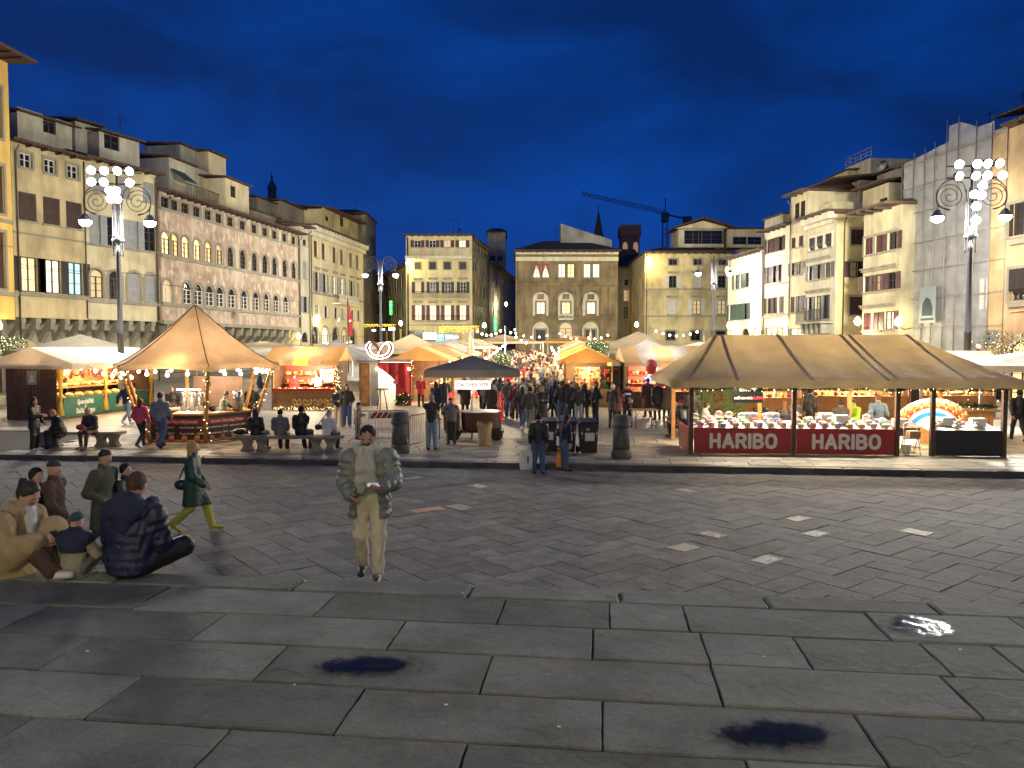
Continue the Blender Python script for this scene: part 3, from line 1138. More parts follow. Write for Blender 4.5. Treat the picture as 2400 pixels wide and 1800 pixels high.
	def roof(s, x0, x1, y0, y1, z, over=.9, rise=1.8, m=None, sides=.25):
		mb = MB()
		a0, a1, b0, b1 = x0 - sides, x1 + sides, y0 - over, y1 + .4
		yc = (y0 + y1) / 2
		hip = min((b1 - b0) / 2, (a1 - a0) / 2 - .1)
		t = .16
		z = z + .004
		base = [(a0, b0), (a1, b0), (a1, b1), (a0, b1)]
		vs = [(p[0], p[1], z) for p in base] + [(p[0], p[1], z + t) for p in base] + [(a0 + hip * .6, yc, z + rise), (a1 - hip * .6, yc, z + rise)]
		fs = [(3, 2, 1, 0), (0, 1, 5, 4), (1, 2, 6, 5), (2, 3, 7, 6), (3, 0, 4, 7), (4, 5, 9, 8), (5, 6, 9), (6, 7, 8, 9), (7, 4, 8)]
		mb.add(vs, fs)
		r = mb.build('roof', m or M_roof, s.root)
		if over > .4:                                # rafters carrying the overhang
			key = ('raft', round(over, 2))
			if key not in _pm:
				_pm[key] = MB().box(-.06, -over + .05, -.14, .06, 0, -.003).mesh('rafter', M_framed)
			n = int((x1 - x0) / .9)
			for i in range(1, n):
				put('rafter', _pm[key], r, (x0 + (x1 - x0) * i / n, y0, z))
		return r
	def ledge(s, ref, h=.22, out=.12, m=None, y=0.0, x0=None, x1=None, name='ledge', z=None):
		zz = s.loc(*ref)[1] if z is None else z
		MB().box(-.02 if x0 is None else x0, y - out, zz - h, s.W + .02 if x1 is None else x1, y + .05, zz).build(name, m or M_trim, s.root)
		return s
	def box(s, name, x0, x1, y0, y1, z0, z1, m):
		return MB().box(x0, y0, z0, x1, y1, z1).build(name, m, s.root)
	def pipe(s, x, z0, z1, y=-.09):
		return MB().tube([(x, y, z0), (x, y, z1 - .5), (x, y - .35, z1 - .1)], .055, 6).build('downpipe', M_pipe, s.root)
	def upper(s, ua, ub, vtop, off, vbot, m, depth=4.0, wins=(), roof=True, over=.5, rise=.7, name='attic'):
		"""a set-back block on the roof; ua,ub,vtop in pixels on the plane off behind the facade"""
		x0, zt = s.loc(ua, vtop, off)
		x1, _ = s.loc(ub, vtop, off)
		zb = s.loc((ua + ub) / 2, vbot, off)[1]
		mb = MB()
		hs = []
		for (u, v0, v1, w) in wins:
			x = s.loc(u, 800, off)[0] - x0
			hs.append((x - w / 2, x + w / 2, s.loc(u, v1, off)[1], s.loc(u, v0, off)[1], False))
		W = x1 - x0
		wall_holes(mb, W, zb, zt, hs, 0)
		mb.quad((0, depth, zb), (0, 0, zb), (0, 0, zt), (0, depth, zt))
		mb.quad((W, 0, zb), (W, depth, zb), (W, depth, zt), (W, 0, zt))
		mb.quad((W, depth, zb), (0, depth, zb), (0, depth, zt), (W, depth, zt))
		mb.quad((0, 0, zt), (W, 0, zt), (W, depth, zt), (0, depth, zt))
		o = mb.build(name, m, s.root, (x0, off, 0))
		for h in hs:
			fm, pm = window_meshes(h[1] - h[0], h[3] - h[2], False, M_framed)
			wd = put('window', fm, o, ((h[0] + h[1]) / 2, 0, h[2]))
			me = pane_mesh(h[1] - h[0], h[3] - h[2], False, pm, M_glass)
			# the pane is joined under the block as its own piece
			put('pane', me, o, ((h[0] + h[1]) / 2, 0, h[2]))
		if roof:
			r = MB()
			z = zt + .004
			r.add([(-.2, -over, z), (W + .2, -over, z), (W + .2, depth + .2, z + rise), (-.2, depth + .2, z + rise),
				   (-.2, -over, z + .14), (W + .2, -over, z + .14), (W + .2, depth + .2, z + rise + .14), (-.2, depth + .2, z + rise + .14)],
				  [(3, 2, 1, 0), (4, 5, 6, 7), (0, 1, 5, 4), (1, 2, 6, 5), (2, 3, 7, 6), (3, 0, 4, 7)])
			r.build('roof', M_roof, o)
		return o

def brackets(bd, zb, n, out=1.3, m=None):
	"""timber-like stone struts carrying a jettied upper floor; ground-floor wall set back by out"""
	m = m or M_trim
	mb = MB()
	mb.extr([(0, 0), (.5, 0), (.5, 0)], 0, 0) if False else None
	t = .32
	q = MB()
	# strut from wall foot up to the outer edge, then corbel block
	prof = [(out + .05, zb - 2.0), (out + .05, zb - 1.35), (.55, zb - .35), (.1, zb - .35), (.1, zb - .75), (.45, zb - .85)]
	pts = [(p[0], p[1]) for p in prof]
	k = len(pts)
	q.add([(-t / 2, p[0], p[1]) for p in pts] + [(t / 2, p[0], p[1]) for p in pts],
		  [tuple(range(k)), tuple(range(2 * k - 1, k - 1, -1))] + [((i + 1) % k, i, i + k, (i + 1) % k + k) for i in range(k)])
	q.box(-t / 2 - .02, .02, zb - .352, t / 2 + .02, out, zb - .004)
	me = q.mesh('bracket', m)
	for i in range(n):
		put('bracket', me, bd.root, ((i + .5) * bd.W / n, 0, 0))

# ---------------------------------------------------------------- left side of the square
Z1 = lambda x, y: (x * .4339, 100 + y * .4339)
Z2 = lambda x, y: (360 + x * .30145, 320 + y * .30145)
Z3 = lambda x, y: (820 + x * .20498, 480 + y * .20498)
Z4 = lambda x, y: (1180 + x * .24412, 440 + y * .24412)
Z5 = lambda x, y: (1680 + x * .27725, 360 + y * .27725)
Z6 = lambda x, y: (2080 + x * .38554, 220 + y * .38554)
def us(Z, *xs):
	return [Z(x, 0)[0] for x in xs]
def rf(Z, x, y0, y1):
	u, v0 = Z(x, y0)
	return (u, v0, Z(x, y1)[1])

# yellow house at the left edge of the picture
b0 = Bld('yellow_house', 'ochre yellow house with deep eaves at the left edge', -330, 36.5, 38, 46.5, 20.2, M_yellow, 9)
b0.win(b0.W - 1.15, 15.6, 18.6, 1.1, 'plain', sill=True, surround=M_trim)
b0.win(b0.W - 1.15, 11.2, 14.0, 1.1, 'closed', M_shb, surround=M_trim)
b0.win(b0.W - 1.25, 6.8, 10.1, 1.15, 'closed', M_shb, surround=M_trim)
for x in (3.2, 6.2, 9.2):
	for zb, zt in ((15.6, 18.6), (11.2, 14.0), (6.8, 10.1)):
		if x < b0.W - 3:
			b0.win(x, zb, zt, 1.1, 'closed', M_shb)
b0.finish(over=1.7, rise=2.2, y=0, zw=5.0)
b0.ledge(None, z=6.6, out=.18)
b0.ledge(None, z=10.9, out=.1)
b0.box('ground_floor', 0, b0.W, 1.4, 8.9, .05, 4.996, M_yellow)
brackets(b0, 5.0, 4, 1.4)

b1 = Bld('cream_house', 'cream house with brown shutters and three warm lit windows above stone brackets', 39, 49, 208, 54.0, 16.3, M_cream, 9)
b1.row(us(Z1, 168, 297, 418), rf(Z1, 168, 605, 682), .85, lit='...', surround=M_trim, frame=M_framew)
b1.row(us(Z1, 170, 299, 419), rf(Z1, 170, 815, 965), 1.25, 'closed', M_shb)
b1.row(us(Z1, 170, 299, 419), rf(Z1, 170, 1160, 1345), 1.1, 'open', M_shd, lit='wpc', frame=M_framed)
b1.finish(over=.7, rise=1.6, zw=5.25)
b1.ledge(Z1(170, 1352)); b1.ledge(Z1(170, 1030), .12, .08)
b1.box('ground_floor', 0, b1.W, 1.3, 8.9, .05, 5.246, M_stone_wall)
b1.pipe(.25, .5, 16.2)
brackets(b1, 5.25, 5)
b1.upper(*us(Z1, 92, 400), 262, 3.6, 345, M_stone_wall, wins=[(*us(Z1, 300), *[Z1(0, q)[1] for q in (408, 500)], 1.0)])

b2 = Bld('pale_house', 'pale cream house with grey shutters behind the floodlight mast', 208, 54.0, 375, 59.5, 16.45, M_cream2, 9)
b2.row(us(Z1, 560, 690, 818), rf(Z1, 818, 760, 865), .95, 'closed', M_shg)
b2.row(us(Z1, 533, 628, 733, 823), rf(Z1, 733, 965, 1115), 1.05, 'open', M_shg)
b2.row(us(Z1, 533, 630), rf(Z1, 533, 1225, 1380), 1.05, 'plain', arch=True, lit='d.', surround=M_trim)
b2.row(us(Z1, 732, 824), rf(Z1, 732, 1240, 1395), 1.15, 'closed', M_shg, arch=True, surround=M_trim)
b2.finish(over=.7, rise=1.6, zw=5.3)
b2.ledge(Z1(733, 1402)); b2.ledge(Z1(733, 1118), .14, .1)
b2.box('ground_floor', 0, b2.W, 1.3, 8.9, .05, 5.296, M_stone_wall)
brackets(b2, 5.3, 6)
b2.pipe(b2.W - .2, .5, 16.3)
b2.upper(*us(Z1, 405, 535), 283, 3.4, 400, M_grey)
b2.upper(*us(Z1, 535, 750), 308, 2.2, 410, M_stone_wall, wins=[(*us(Z1, 630), *[Z1(0, q)[1] for q in (505, 585)], 1.3)])
MB().tube([(0, 0, 0), (0, 0, 2.0)], .03, 6).tube([(-.5, 0, 1.6), (.5, 0, 1.6)], .02, 5).tube([(-.4, 0, 1.85), (.4, 0, 1.85)], .02, 5).build('antenna', M_iron, b2.root, (6.2, 4, 19.6))

b3 = Bld('frescoed_palace', 'long frescoed palace with two rows of arched windows', 382, 60, 705, 83.3, 15.4, M_fresco, 11)
b3.row(us(Z2, 93, 183, 265, 355, 443, 525, 613, 707, 797, 880, 953, 1030, 1100), rf(Z2, 265, 525, 605), 1.1, 'plain', surround=M_trim)
b3.row(us(Z2, 95, 182, 265, 355, 441, 524, 612, 706, 797, 878, 952, 1030, 1100), rf(Z2, 355, 800, 965), 1.12, 'plain', arch=True, lit='wawwad.......', surround=M_trim)
b3.row(us(Z2, 100, 190, 273, 360, 447, 527, 618, 715, 805, 887, 962, 1038), rf(Z2, 360, 1145, 1310), 1.3, 'plain', arch=True, lit='d...........', surround=M_trim, frame=M_framew)
b3.finish(over=.9, rise=1.2, zw=5.2)
b3.ledge(Z2(360, 970), .25, .16); b3.ledge(Z2(360, 1316), .25, .16); b3.ledge(Z2(265, 612), .14, .1); b3.ledge(None, z=5.45, out=.15, h=.3)
b3.box('ground_floor', 0, b3.W, 1.4, 10.9, .05, 5.196, M_greybr)
brackets(b3, 5.2, 15, 1.4)
b3.pipe(b3.W - .15, .5, 15.3)
m_bust = MB()
m_bust.ball((0, 0, .42), .2, 10, 1.2)
m_bust.lathe([(.32, 0), (.34, .12), (.2, .2), (.1, .28)], 10)
x_, z_ = b3.loc(*Z2(620, 1420))
m_bust.build('bust', M_trim, b3.root, (x_, -.25, z_ + .2))
b3.upper(*us(Z2, 118, 320), Z2(0, 160)[1], 3.2, 470, M_stone_wall, roof=True, over=.3, rise=.4)
b3.upper(*us(Z2, 205, 425), Z2(0, 60)[1], 6.5, 440, M_grey, depth=4, over=.3, rise=.3)
b3.upper(*us(Z2, 425, 560), Z2(0, 115)[1], 5.2, 440, M_ivory, depth=4, over=.4, rise=.5)
b3.upper(*us(Z2, 320, 560), Z2(0, 240)[1], 3.6, 480, M_stone_wall, depth=3, roof=False)
b3.upper(*us(Z2, 556, 738), Z2(0, 320)[1], 1.0, 505, M_ivory, depth=5, wins=[(*us(Z2, 640), *[Z2(0, q)[1] for q in (392, 482)], .95)], over=.35, rise=.5)
b3.upper(*us(Z2, 738, 980), Z2(0, 560)[1], 3.0, 540, M_greybr, depth=3, over=.2, rise=.5)
b3.upper(*us(Z2, 800, 990), Z2(0, 470)[1], 8.0, 530, M_greybr, depth=3, over=.2, rise=.5)
# awning on the roof terrace
x_, z_ = b3.loc(*Z2(145, 250), 3.0)
x2_, _ = b3.loc(*Z2(250, 250), 3.0)
MB().add([(x_, 3.1, z_), (x2_, 3.1, z_), (x2_, 1.9, z_ - 1.0), (x_, 1.9, z_ - 1.0), (x_, 3.1, z_ + .06), (x2_, 3.1, z_ + .06), (x2_, 1.9, z_ - .94), (x_, 1.9, z_ - .94)],
		 [(3, 2, 1, 0), (4, 5, 6, 7), (0, 1, 5, 4), (1, 2, 6, 5), (2, 3, 7, 6), (3, 0, 4, 7)]).build('awning', mat('green_awning', (.03, .06, .05), .8), b3.root)
# terrace railing
q = MB()
xa, xb = b3.loc(*Z2(260, 440), 1.6)[0], b3.loc(*Z2(545, 480), 1.6)[0]
zr = 16.3
for i in range(26):
	x = xa + (xb - xa) * i / 25
	q.tube([(x, 1.6, zr - .3), (x, 1.6, zr + 1.0)], .02, 4)
q.tube([(xa, 1.6, zr + 1.0), (xb, 1.6, zr + 1.0)], .03, 5)
q.build('railing', M_iron, b3.root)

b4 = Bld('narrow_house', 'narrow pale house with blue-grey shutters beside the frescoed palace', 706, 83.6, 727, 85.6, 16.4, M_white, 9)
b4.row([Z2(1185, 0)[0]], rf(Z2, 1185, 805, 850), .9)
b4.row([Z2(1185, 0)[0]], rf(Z2, 1185, 970, 1105), 1.0, 'open', M_shg)
b4.row([Z2(1185, 0)[0]], rf(Z2, 1185, 1245, 1368), 1.0, 'open', M_shg)
b4.row([Z2(1180, 0)[0]], rf(Z2, 1180, 1520, 1600), 1.5, arch=True, door=True, sill=False)
b4.finish(over=.8, rise=1.3)
b4.pipe(b4.W - .1, .5, 16.3)

b5 = Bld('corniced_palace', 'ivory palace with broad cornice and balcony at the far left corner', 728, 86, 853, 103.5, 16.9, M_ivory, 14)
b5.row(us(Z2, 1270, 1330, 1413, 1470, 1540, 1590), rf(Z2, 1270, 815, 940), 1.1, 'closed', M_shr)
b5.row(us(Z2, 1275, 1335, 1413, 1473, 1545, 1595), rf(Z2, 1275, 1055, 1205), 1.1, 'open', M_shg, lit='..pp..', lintel=True)
b5.row(us(Z2, 1273, 1343, 1420, 1473, 1548, 1595), rf(Z2, 1273, 1310, 1400), 1.0, 'open', M_shw, lit='d..d..')
b5.row(us(Z2, 1258, 1335, 1415, 1485, 1550, 1590), (Z2(1335, 0)[0], Z2(0, 1480)[1], 806), 2.0, arch=True, lit='.p.d..', door=True, sill=False, surround=M_trim)
b5.finish(roof=True, over=1.0, rise=.8)
b5.ledge(None, z=16.88, h=.55, out=.8, m=M_trimw, name='cornice'); b5.ledge(None, z=16.3, h=.5, out=.4, m=M_trimw, name='cornice'); b5.ledge(Z2(1270, 1215), .2, .14)
xa, xb = b5.loc(*Z2(1392, 1290))[0], b5.loc(*Z2(1545, 1290))[0]
zb_ = b5.loc(*Z2(1400, 1292))[1]
bal = b5.box('balcony', xa, xb, -1.0, -.003, zb_ - .2, zb_, M_trimw)
q = MB()
for i in range(22):
	x = xa + .1 + (xb - xa - .2) * i / 21
	q.lathe([(.03, 0), (.07, .3), (.04, .6), (.06, .85)], 6, (x, -.9, zb_ + .003))
q.box(xa, -1.0, zb_ + .86, xb, -.8, zb_ + 1.0)
q.build('balustrade', M_trimw, bal)
b5.upper(*us(Z2, 1310, 1588), Z2(0, 560)[1], 4.5, 548, M_straw, depth=6, wins=[(*us(Z2, 1360), *[Z2(0, q_)[1] for q_ in (625, 662)], 1.3), (*us(Z2, 1475), *[Z2(0, q_)[1] for q_ in (622, 704)], 1.5)], over=1.5, rise=.8, name='loggia')
b5.upper(*us(Z2, 990, 1180), Z2(0, 500)[1], 7.0, 540, M_greybr, depth=5, over=.5, rise=.6, name='attic')

# ---------------------------------------------------------------- far end
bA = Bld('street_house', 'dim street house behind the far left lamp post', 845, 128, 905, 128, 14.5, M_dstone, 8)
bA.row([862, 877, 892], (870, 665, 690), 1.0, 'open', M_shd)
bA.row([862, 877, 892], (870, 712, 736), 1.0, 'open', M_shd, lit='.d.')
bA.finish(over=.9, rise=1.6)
bB = Bld('side_street_house', 'cream house with long side facade along the left side street', 900, 131, 952, 112, 15.2, M_straw, 8)
bB.row(us(Z3, 425, 480, 540, 600), rf(Z3, 540, 860, 1000), 1.1, 'open', M_shd)
bB.row(us(Z3, 425, 480, 540, 600), rf(Z3, 540, 1180, 1300), 1.1, 'open', M_shd)
bB.row(us(Z3, 420, 500, 580), (920, 772, 806), 2.2, lit='apa', door=True, sill=False)
bB.finish(over=.9, rise=1.5)

bC = Bld('corner_house', 'cream corner house with two balconies and dark red shutters', 953, 108, 1107, 108, 18.9, M_ivory, 14)
bC.row(us(Z3, 780, 950, 1118, 1290), rf(Z3, 780, 405, 487), .95, 'open', M_shr, lit='..dk', frame=M_framew)
bC.row(us(Z3, 780, 950, 1118, 1293), rf(Z3, 780, 655, 737), .9, 'closed', M_shd, surround=M_trim)
bC.row(us(Z3, 783, 952, 1122, 1297), rf(Z3, 783, 880, 1008), .85, 'open', M_shd, frame=M_framew, lintel=True)
bC.row(us(Z3, 785, 952, 1120, 1293), rf(Z3, 785, 1148, 1320), .9, 'open', M_shr, lit='kkkk', frame=M_framew, lintel=True)
bC.row(us(Z3, 740, 920), (Z3(740, 0)[0], 775, 806), 2.4, lit='.p', door=True, sill=False)
bC.row(us(Z3, 1080, 1240), (Z3(1080, 0)[0], 782, 806), 2.6, lit='c.', door=True, sill=False)
bC.finish(over=1.0, rise=1.3)
bC.ledge(Z3(780, 590), .45, .9, M_trimw, name='cornice')
for v0, nm in ((1075, 'balcony'), (1350, 'balcony')):
	xa, xb = bC.loc(*Z3(715, v0))[0], bC.loc(*Z3(1362, v0))[0]
	zb_ = bC.loc(*Z3(780, v0))[1]
	bal = bC.box(nm, xa, xb, -.95, -.003, zb_ - .16, zb_, M_trimw)
	q = MB()
	for i in range(40):
		x = xa + .05 + (xb - xa - .1) * i / 39
		q.tube([(x, -.88, zb_ + .003), (x, -.88, zb_ + .95)], .018, 4, False)
	q.tube([(xa, -.88, zb_ + .95), (xb, -.88, zb_ + .95)], .03, 5)
	q.build('railing', M_iron, bal)
bC.pipe(.3, .5, 18.6)
bCs = Bld('corner_house_wing', 'side wing of the corner house receding into the right hand street', 1107.6, 108.4, 1146, 122, 18.4, M_straw, 8)
bCs.row(us(Z3, 1425, 1452, 1490, 1525, 1555), rf(Z3, 1425, 430, 520), .9, 'closed', M_shd)
bCs.row(us(Z3, 1425, 1460, 1500, 1550), rf(Z3, 1425, 665, 750), .9, 'closed', M_shd)
bCs.row(us(Z3, 1428, 1468, 1510, 1550), rf(Z3, 1428, 895, 1030), .95, 'open', M_shd, lit='..p.')
bCs.row(us(Z3, 1428, 1468, 1510, 1550), rf(Z3, 1428, 1150, 1290), .95, 'open', M_shd)
bCs.finish(over=.8, rise=1.2)
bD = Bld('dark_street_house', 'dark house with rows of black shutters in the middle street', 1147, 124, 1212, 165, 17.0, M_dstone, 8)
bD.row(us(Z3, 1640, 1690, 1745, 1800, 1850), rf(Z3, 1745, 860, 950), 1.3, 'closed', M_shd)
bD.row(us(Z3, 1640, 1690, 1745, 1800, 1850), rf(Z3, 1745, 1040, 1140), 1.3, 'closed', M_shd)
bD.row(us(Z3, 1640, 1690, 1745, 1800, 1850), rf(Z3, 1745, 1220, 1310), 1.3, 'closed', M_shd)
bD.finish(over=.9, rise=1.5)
bD2 = Bld('blue_grey_house', 'unlit blue grey house rising behind the middle street', 1143, 150, 1185, 150, 25.6, M_grey, 9)
bD2.row([1155, 1172], (1160, 600, 612), 1.0)
bD2.finish(over=.9, rise=1.5)

bE = Bld('stone_palace', 'brown stone palace with white arches and lit upper windows', 1209, 105, 1447, 105, 16.25, M_pietra, 16)
bE.row(us(Z4, 318, 405, 558, 645, 800, 887), rf(Z4, 318, 730, 862), .95, 'plain', lit='pppwpp')
bE.row(us(Z4, 357, 600, 840), rf(Z4, 357, 1098, 1212), 1.15, 'plain', lit='pwp', sill=False, surround=M_trim)
bE.row(us(Z4, 355, 835), (Z4(355, 0)[0], Z4(0, 1365)[1], 806), 1.3, 'closed', M_shd, door=True, sill=False, surround=M_trim)
bE.row(us(Z4, 598), (Z4(598, 0)[0], Z4(0, 1290)[1], 806), 1.8, arch=True, lit='d', door=True, sill=False, surround=M_trim)
bE.finish(over=1.6, rise=2.6)
bE.ledge(None, z=16.22, h=.3, out=.55, m=M_trimw, name='cornice'); bE.ledge(None, z=15.6, h=.55, out=.25, m=M_trimw, name='cornice')
bE.ledge(Z4(357, 918), .3, .3, M_pietra); bE.ledge(Z4(357, 1240), .3, .25, M_pietra)
# white arch fields round the first-floor windows and ground openings
def arch_field(x, zb, zt, w, hole, m, name):
	r = w / 2
	top = zt - r
	n = 12
	q = MB()
	O = [(-r, zb)] + [(-r * math.cos(PI * i / n), top + r * math.sin(PI * i / n)) for i in range(n + 1)] + [(r, zb)]
	hw, hz = hole
	I = [(-hw, zb)] + [(max(-hw, min(hw, p[0])), min(hz, max(p[1], zb))) for p in O[1:-1]] + [(hw, zb)]
	I[1] = (-hw, hz); I[-2] = (hw, hz)
	for i in range(2, len(I) - 2):
		I[i] = (max(-hw, min(hw, O[i][0])), hz)
	for i in range(len(O) - 1):
		a_, b_, c_, d_ = O[i], I[i], I[i + 1], O[i + 1]
		q.add([(a_[0], -.04, a_[1]), (b_[0], -.04, b_[1]), (c_[0], -.04, c_[1]), (d_[0], -.04, d_[1])], [(0, 1, 2, 3)])
		q.add([(a_[0], -.04, a_[1]), (d_[0], -.04, d_[1]), (d_[0], 0, d_[1]), (a_[0], 0, a_[1])], [(0, 1, 2, 3)])
	o = q.build(name, m, bE.root, (x, 0, 0))
	q = MB()
	for i in range(n):
		f = lambda a_, k_: (-(r + k_) * math.cos(a_), top + (r + k_) * math.sin(a_))
		q.extr([f(PI * i / n, .0), f(PI * (i + 1) / n, .0), f(PI * (i + 1) / n, .3), f(PI * i / n, .3)], -.12, -.002)
	q.build('archivolt', M_pietra, o)
	return o
for zx in (357, 600, 840):
	x_ = bE.loc(*Z4(zx, 1000))[0]
	zt_, zb_ = bE.loc(*Z4(zx, 1003))[1], bE.loc(*Z4(zx, 1228))[1]
	wz = bE.loc(*Z4(zx, 1085))[1]
	arch_field(x_, zb_, zt_, 2.15, (.78, wz), M_trimw, 'arch_field')
	bE.box('tablet', x_ - .45, x_ + .45, -.09, -.042, wz + .2, wz + .9, M_pietra)
for zx in (355, 835):
	x_ = bE.loc(*Z4(zx, 1285))[0]
	arch_field(x_, .1, bE.loc(*Z4(zx, 1288))[1], 2.2, (.9, bE.loc(*Z4(zx, 1350))[1]), M_trimw, 'arch_field')
for zx in (165, 240, 480, 720, 960, 1040):
	x_ = bE.loc(*Z4(zx, 900))[0]
	bE.box('pilaster', x_ - .35, x_ + .35, -.14, -.003, bE.loc(*Z4(357, 915))[1] + .004, 15.0, M_pietra)
	bE.box('pilaster', x_ - .4, x_ + .4, -.16, -.003, bE.loc(*Z4(357, 1235))[1] + .004, bE.loc(*Z4(357, 930))[1] - .35, M_pietra)
# curtains in the lit upper windows
M_curt = mat('red_curtain', (.42, .10, .07), .8)
M_curtw = emit('glowing_net_curtain', (1.0, .80, .48), .9)
for i, zx in enumerate((318, 405)):
	x_ = bE.loc(*Z4(zx, 900))[0]
	zb_, zt_ = bE.loc(*Z4(318, 862))[1], bE.loc(*Z4(318, 730))[1]
	h_ = zt_ - zb_
	for s_ in (-1, 1):
		MB().extr([(s_ * .42, 0), (s_ * .46, h_), (s_ * .02, h_), (s_ * .1, h_ * .7), (s_ * .36, h_ * .3)][::s_], .196, .199).build('curtain', M_curt, bE.root, (x_, 0, zb_))
# banner and flag on the first floor
x_, z_ = bE.loc(*Z4(598, 1242))
ban = MB()
ban.add([(-1.05, 0, .36), (1.03, .03, .4), (1.02, -.05, -.36), (.4, -.1, -.42), (-.4, -.06, -.38), (-.98, 0, -.44)], [(0, 5, 4, 3, 2, 1)])
bo = ban.build('banner', mat('banner_cloth', (.62, .58, .48), .9), None, (at(*Z4(598, 1242), 104.6)))
bo.location = bE.A + bE.u * x_ + Vector((0, -.35, z_))
tag(bo, 'white cloth banner with black capitals hanging below the middle window of the stone palace', 'banner')
put_text('RIPUDIA', .5, (0, -.11, 0), mat('black_paint', (.06, .055, .05), .6), bo, .008)
bfl = MB()
bfl.tube([(0, 0, 0), (.6, -1.2, 1.6)], .03, 6)
fo = bfl.build('flag', M_iron, None, bE.A + bE.u * (x_ + 1.9) + Vector((0, -.2, z_ + 1.6)))
tag(fo, 'pale furled flag on a slanting pole beside the banner', 'flag')
MB().add([(.6, -1.2, 1.6), (.65, -1.15, 1.2), (.75, -1.1, -.6), (.35, -1.0, -.9), (.2, -.9, -.3), (.42, -.9, 1.0)], [(0, 1, 2, 3, 4, 5)]).build('flag_cloth', mat('flag_cloth', (.5, .5, .42), .9), fo)
# firewall and roof pieces above
q = MB()
p0, p1, p2, p3 = bE.loc(*Z4(550, 345), 6), bE.loc(*Z4(1040, 500), 6), bE.loc(*Z4(1040, 600), 6), bE.loc(*Z4(550, 600), 6)
q.extr([p3, p2, p1, p0], 6, 9)
q.build('firewall', M_grey, bE.root)

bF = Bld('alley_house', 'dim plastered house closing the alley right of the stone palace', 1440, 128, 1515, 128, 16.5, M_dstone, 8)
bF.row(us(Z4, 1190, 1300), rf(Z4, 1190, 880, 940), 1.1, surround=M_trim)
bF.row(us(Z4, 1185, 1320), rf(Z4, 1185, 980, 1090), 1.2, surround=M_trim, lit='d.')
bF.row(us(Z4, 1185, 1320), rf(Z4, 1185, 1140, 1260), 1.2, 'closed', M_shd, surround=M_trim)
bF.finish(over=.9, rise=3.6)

bG = Bld('straw_house', 'straw coloured house with grey shutters lit by a corner lamp', 1510, 100, 1712, 100, 15.5, M_straw, 14)
bG.row(us(Z4, 1622, 1858, 2095), rf(Z4, 1622, 685, 742), 1.1, surround=M_trim)
bG.row(us(Z4, 1620, 1857, 2090), rf(Z4, 1620, 845, 960), 1.0, 'open', M_shw, lit='...', lintel=True)
bG.row(us(Z4, 1615, 1852, 2090), rf(Z4, 1615, 1078, 1215), 1.05, 'open', M_shw, lit='.dd', lintel=True)
bG.row(us(Z4, 1605, 1845, 2085), rf(Z4, 1605, 1375, 1465), 1.2, 'plain', surround=M_trim)
bG.finish(over=1.3, rise=1.6)
bG.ledge(Z4(1620, 968), .2, .15); bG.ledge(Z4(1620, 1226), .2, .12)
bG.upper(*us(Z4, 1680, 2105), Z4(0, 400)[1], 5, 580, M_ivory, depth=5, wins=[(*us(Z4, 1810), *[Z4(0, q_)[1] for q_ in (408, 540)], 2.4), (*us(Z4, 1985), *[Z4(0, q_)[1] for q_ in (408, 540)], 3.4)], roof=False, name='roof_flat')
q = MB()
xa, za = bG.loc(*Z4(1650, 392), 5); xb, _ = bG.loc(*Z4(2190, 392), 5); xm, zm = bG.loc(*Z4(1915, 318), 5)
q.extr([(xa, za), (xb, za), (xm, zm)], 4.9, 5.3)
q.build('gable', M_ivory, bG.root)
q = MB()
for s_, x1_ in ((0, xa - .5), (1, xb + .5)):
	q.add([(x1_, 4.0, za - .15), (xm, 4.0, zm + .25), (xm, 10, zm + .25), (x1_, 10, za - .15), (x1_, 4.0, za + .05), (xm, 4.0, zm + .45), (xm, 10, zm + .45), (x1_, 10, za + .05)],
		  [(0, 1, 2, 3), (4, 5, 6, 7), (0, 1, 5, 4), (1, 2, 6, 5), (2, 3, 7, 6), (3, 0, 4, 7)])
q.build('gable_roof', M_roof, bG.root)
u_a, u_b = 1706, 1790
bG.upper(u_a, u_b, 537, 5, 580, M_ivory, depth=5, wins=[(1731, 555, 573, 1.9), (1765, 555, 573, 1.9)], over=.5, rise=.5, name='attic')

# ---------------------------------------------------------------- right side of the square
def rd(u):
	return 34.6 / ((u - 1200) / 1800 + .1433)
def RB(name, label, u0, u1, eave, wall, off0=0, **k):
	return Bld(name, label, u0, rd(u0) + off0, u1, rd(u1) + off0, eave, wall, **k)
r1 = RB('low_white_house', 'low white house with green shutters beside the straw coloured house', 1704, 1787.5, 12.6, M_white, depth=9)
r1.row(us(Z5, 160, 205, 245), rf(Z5, 200, 1015, 1140), 1.0, 'open', M_shgr)
r1.row(us(Z5, 118, 155, 195, 238), rf(Z5, 190, 1270, 1405), 1.05, 'open', M_shgr)
r1.row(us(Z5, 110, 240, 330), (1730, 770, 806), 1.8, lit='w.p', arch=True, door=True, sill=False)
r1.finish(over=.8, rise=1.2)
r2 = RB('white_house', 'tall narrow white house with three rows of brown shutters', 1788.5, 1848, 14.2, M_white, depth=9)
r2.row(us(Z5, 430, 475, 520, 562), rf(Z5, 515, 705, 825), .95, 'open', M_shb, lit='...a')
r2.row(us(Z5, 430, 475, 520, 562), rf(Z5, 515, 940, 1085), .95, 'open', M_shb)
r2.row(us(Z5, 437, 487, 540), rf(Z5, 487, 1215, 1350), .95, 'closed', M_shb)
r2.row(us(Z5, 450, 540), (1800, 768, 806), 2.0, lit='pw', door=True, sill=False)
r2.finish(over=.8, rise=.8)
r2.ledge(Z5(500, 1365)); r2.ledge(Z5(500, 1100), .12, .08)
r2.pipe(.15, .5, 14.1)
r2.upper(*us(Z5, 405, 560), Z5(0, 565)[1], 2.0, 545, M_white, depth=4, over=.2, rise=.1)
